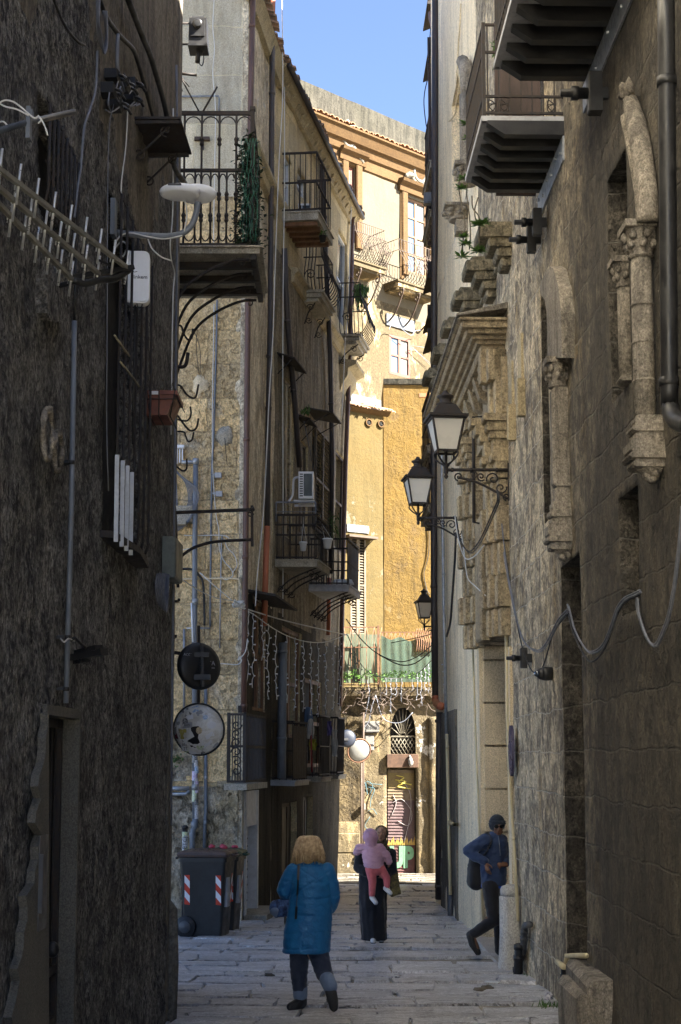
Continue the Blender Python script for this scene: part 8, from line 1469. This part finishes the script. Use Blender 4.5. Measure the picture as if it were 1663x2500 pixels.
def stk(x, y, w_, h_, mat, rot=0, rnd=False, txt=None):
    m = MB(); n = 10; pts = ell(w_/2, h_/2, 14) if rnd else rrect(w_, h_, min(w_, h_)*.15, 2); ca, sa = math.cos(rot), math.sin(rot); v = [dome(x+a*ca-b*sa, y+a*sa+b*ca) for a, b in pts]; k = len(v); m.add(v+[dome(x, y)+nv*.001], [(i, (i+1) % k, k) for i in range(k)]); s = part('sticker', m, mat, tm)
    if txt:
        m = MB(); cc = dome(x, y)+nv*.004; text_mb(m, txt, h_*.42 if '\n' not in txt else h_*.3, face_mat(cc, nv)@Matrix.Rotation(rot, 4, 'Z'), .001); part('lettering', m, M_whitep if mat in (M_black, stick[2]) else M_black, s)
S_ = r/59; u_ = lambda u, v: ((u-458)*S_, (1679-v)*S_); MY, MR = simple('yellow_sticker', (.5, .42, .1), .5), simple('maroon_sticker', (.14, .02, .03), .5)
for u, v, w_, h_, mt, ro, rn, tx in ((408, 1681, .08, .085, stick[2], 0, True, None), (413, 1664, .05, .1, M_whitep, 0, False, '@'), (429, 1659, .07, .07, stick[2], 0, True, None), (423, 1681, .09, .04, MY, 0, False, None), (409, 1694, .065, .065, MR, 0, True, None), (421, 1692, .05, .08, MY, 0, False, None), (427, 1713, .11, .15, M_whitep, .15, False, 'STI\nBEP\n77'), (434, 1668, .12, .06, M_slate, .1, False, 'DCPS'), (425, 1641, .09, .03, stick[2], -.9, False, None), (437, 1637, .09, .025, stick[2], -.9, False, None), (452, 1632, .08, .06, stick[4], .3, False, None), (462, 1640, .07, .05, M_slate, .6, False, None), (476, 1650, .055, .055, stick[4], 0, True, None), (455, 1695, .10, .24, M_black, .1, False, None), (462, 1680, .07, .08, M_jamb, 0, True, None), (448, 1706, .12, .09, M_black, .5, False, None), (430, 1729, .05, .04, stick[3], .2, False, None), (463, 1722, .09, .07, stick[3], 0, False, None), (468, 1730, .05, .07, stick[2], 0, False, None), (486, 1692, .1, .05, M_whitep, .5, False, None), (496, 1713, .08, .06, M_slate, .5, False, None), (443, 1730, .08, .07, M_whitep, .2, False, None), (414, 1699, .03, .02, stick[2], 0, False, None), (476, 1638, .1, .03, M_whitep, .9, False, None), (490, 1668, .1, .08, M_whitep, .3, True, None), (440, 1650, .08, .05, M_whitep, .2, False, None), (480, 1712, .12, .06, M_whitep, .4, False, None)): x, y = u_(u, v); stk(x, y, w_, h_, mt, ro, rn, tx)
m = MB(); top = P(458, 1440, Y+.1); m.bar(top, P(457, 1690, Y+.1), .035, .03); z = P(440, 1508, Y).z; m.bar(V((-2.0, Y+.1, z+.05)), P(500, 1515, Y+.06), .035, .04); part('arm', m, M_iron, tm)
bm = thing('traffic_mirror', 'black back of a round traffic mirror above the stickered mirror', 'mirror', P(457, 1590, 15.9)); c = P(457, 1534, 15.9); nb = V((.62, -1, .1)).normalized(); m = MB(); rr = 55/3267*15.9; m.lathe([(rr, .0), (rr, .02), (rr*.8, .05), (rr*.35, .07), (.01, .072)], c, nb, 32); part('shell', m, M_black, bm); Mb = face_mat(c, nb)
m = MB(); m.box(Mb@V((0, rr*.45, .09)), (.16, .04, .05)); m.box(Mb@V((0, -rr*.5, .09)), (.18, .04, .06)); m.bar(Mb@V((0, rr*.9, .09)), Mb@V((0, -rr*.9, .09)), .035, .025); part('clamps', m, M_greybeam, bm)
m = MB(); text_mb(m, 'CA', .07, Mb@Matrix.Translation((.13, .03, .062))); text_mb(m, 'dell arte', .025, Mb@Matrix.Translation((.13, -.02, .062))); text_mb(m, 'ACCA', .04, Mb@Matrix.Translation((-.15, .12, .055))); part('lettering', m, M_slate, bm)
# ================================================================ icicle lights
def icicle(m, mb, p, L, dens=.09):
    mb = m; m.m = 0
    pts = [V(p)]; z = 0
    while z < L: z += .07; pts.append(V(p)+V((R_.uniform(-.022, .022), R_.uniform(-.02, .02), -z)))
    m.tube(pts, .011, 4)
    m.m = 1
    for q in pts[2::2]: a = R_.uniform(0, 6.28); mb.tube([q, q+V((.05*math.cos(a), .03*math.sin(a), .018*R_.uniform(-1, 1.5)))], [.010, .015], 5)
M_sunled = simple('sunlit_led_caps', (.2, .2, .22), .25, bump=0, var=.1); M_led = simple('clear_led_caps', (.85, .85, .9), .25, bump=0, var=.1)
il = thing('icicle_lights', 'string of white icicle lights hanging from a slack cable before the row house', 'string lights', P(552, 1398, 24.5)); A_, B_ = P(552, 1396, 24.5), P(800, 1457, 33.5)
crv = smooth_pts([P(540, 1380, 24.3), P(552, 1396, 24.5), P(585, 1415, 25.4), P(622, 1442, 26.5), P(660, 1463, 27.8), P(700, 1476, 29.2), P(740, 1479, 31), P(770, 1472, 32.2), P(800, 1459, 33.5)], 4); m = MB(); m.tube(crv, .010, 5); yt(m, ((556, 1398), (640, 1424), (720, 1444), (800, 1462)), [24.5, 27.5, 30.2, 33.5], .013, 5, 3)
yt(m, ((395, 1316), (420, 1334), (460, 1360), (500, 1377), (540, 1384), (552, 1396)), [16, 18, 20, 22, 24, 24.5], .008, 5, 3); yt(m, ((460, 1318), (490, 1345), (530, 1378), (552, 1396)), [24, 24, 24.2, 24.5], .009, 5, 3); yt(m, ((498, 1528), (520, 1528), (545, 1530), (556, 1522), (552, 1512), (548, 1520), (565, 1500), (570, 1470)), 24.6, .009, 5, 4)
for k in range(14): p = P(548, 1390, 24.5); m.tube(smooth_pts([p+V((R_.uniform(-.1, .12), R_.uniform(-.1, .1), R_.uniform(-.06, .06))) for _ in range(4)], 3), .008, 4)
part('cable', m, M_wcable, il)
for u, vt, vb, y in ((571, 1405, 1585, 25), (584, 1412, 1575, 25.3), (605, 1424, 1512, 26), (618, 1436, 1606, 26.4), (636, 1450, 1608, 27), (660, 1462, 1617, 27.8), (680, 1468, 1632, 28.5), (699, 1474, 1632, 29.2), (716, 1477, 1642, 30), (732, 1479, 1648, 30.7), (750, 1478, 1640, 31.4), (768, 1474, 1636, 32.2), (783, 1468, 1640, 33)):
    m, mb = MB(), MB(); p = P(u, vt, y); icicle(m, mb, p, p.z-P(u, vb, y).z); part('light_strand', m, [M_wcable, M_led], il)
il2 = thing('icicle_lights', 'denser icicle lights drooping across the sunlit wall under the terrace', 'string lights', P(805, 1463, 34)); m = MB(); c2 = smooth_pts([P(800, 1462, 34), P(840, 1540, 36), P(900, 1562, 37), P(960, 1550, 37), P(1003, 1510, 36)], 5); m.tube(c2, .011, 5); yt(m, ((797, 1425), (830, 1470), (870, 1505), (920, 1523), (960, 1512), (1000, 1480)), 36, .014, 5, 4); yt(m, ((872, 1507), (920, 1530), (955, 1527), (985, 1505), (1002, 1490)), 35.5, .016, 5, 4); yt(m, ((900, 1480), (960, 1468), (1010, 1455), (1025, 1450)), 33, .01, 5, 3); part('cable', m, M_bcable, il2)
for k in range(16):
    i = int(1+k*(len(c2)-2)/16); m, mb = MB(), MB(); p = c2[i]; icicle(m, mb, p, R_.uniform(.35, .95)); part('light_strand', m, [M_gcable, M_sunled], il2)
il3 = thing('icicle_lights', 'single icicle strands hanging down the dark downpipe at the palace corner', 'string lights', P(1004, 1470, 29)); 
for u, vt, vb, y in ((1003, 1455, 1590, 29.2), (1022, 1480, 1600, 28), (1028, 1490, 1605, 27.6)): m, mb = MB(), MB(); p = P(u, vt, y); icicle(m, mb, p, p.z-P(u, vb, y).z); part('light_strand', m, [M_wcable, M_led], il3)
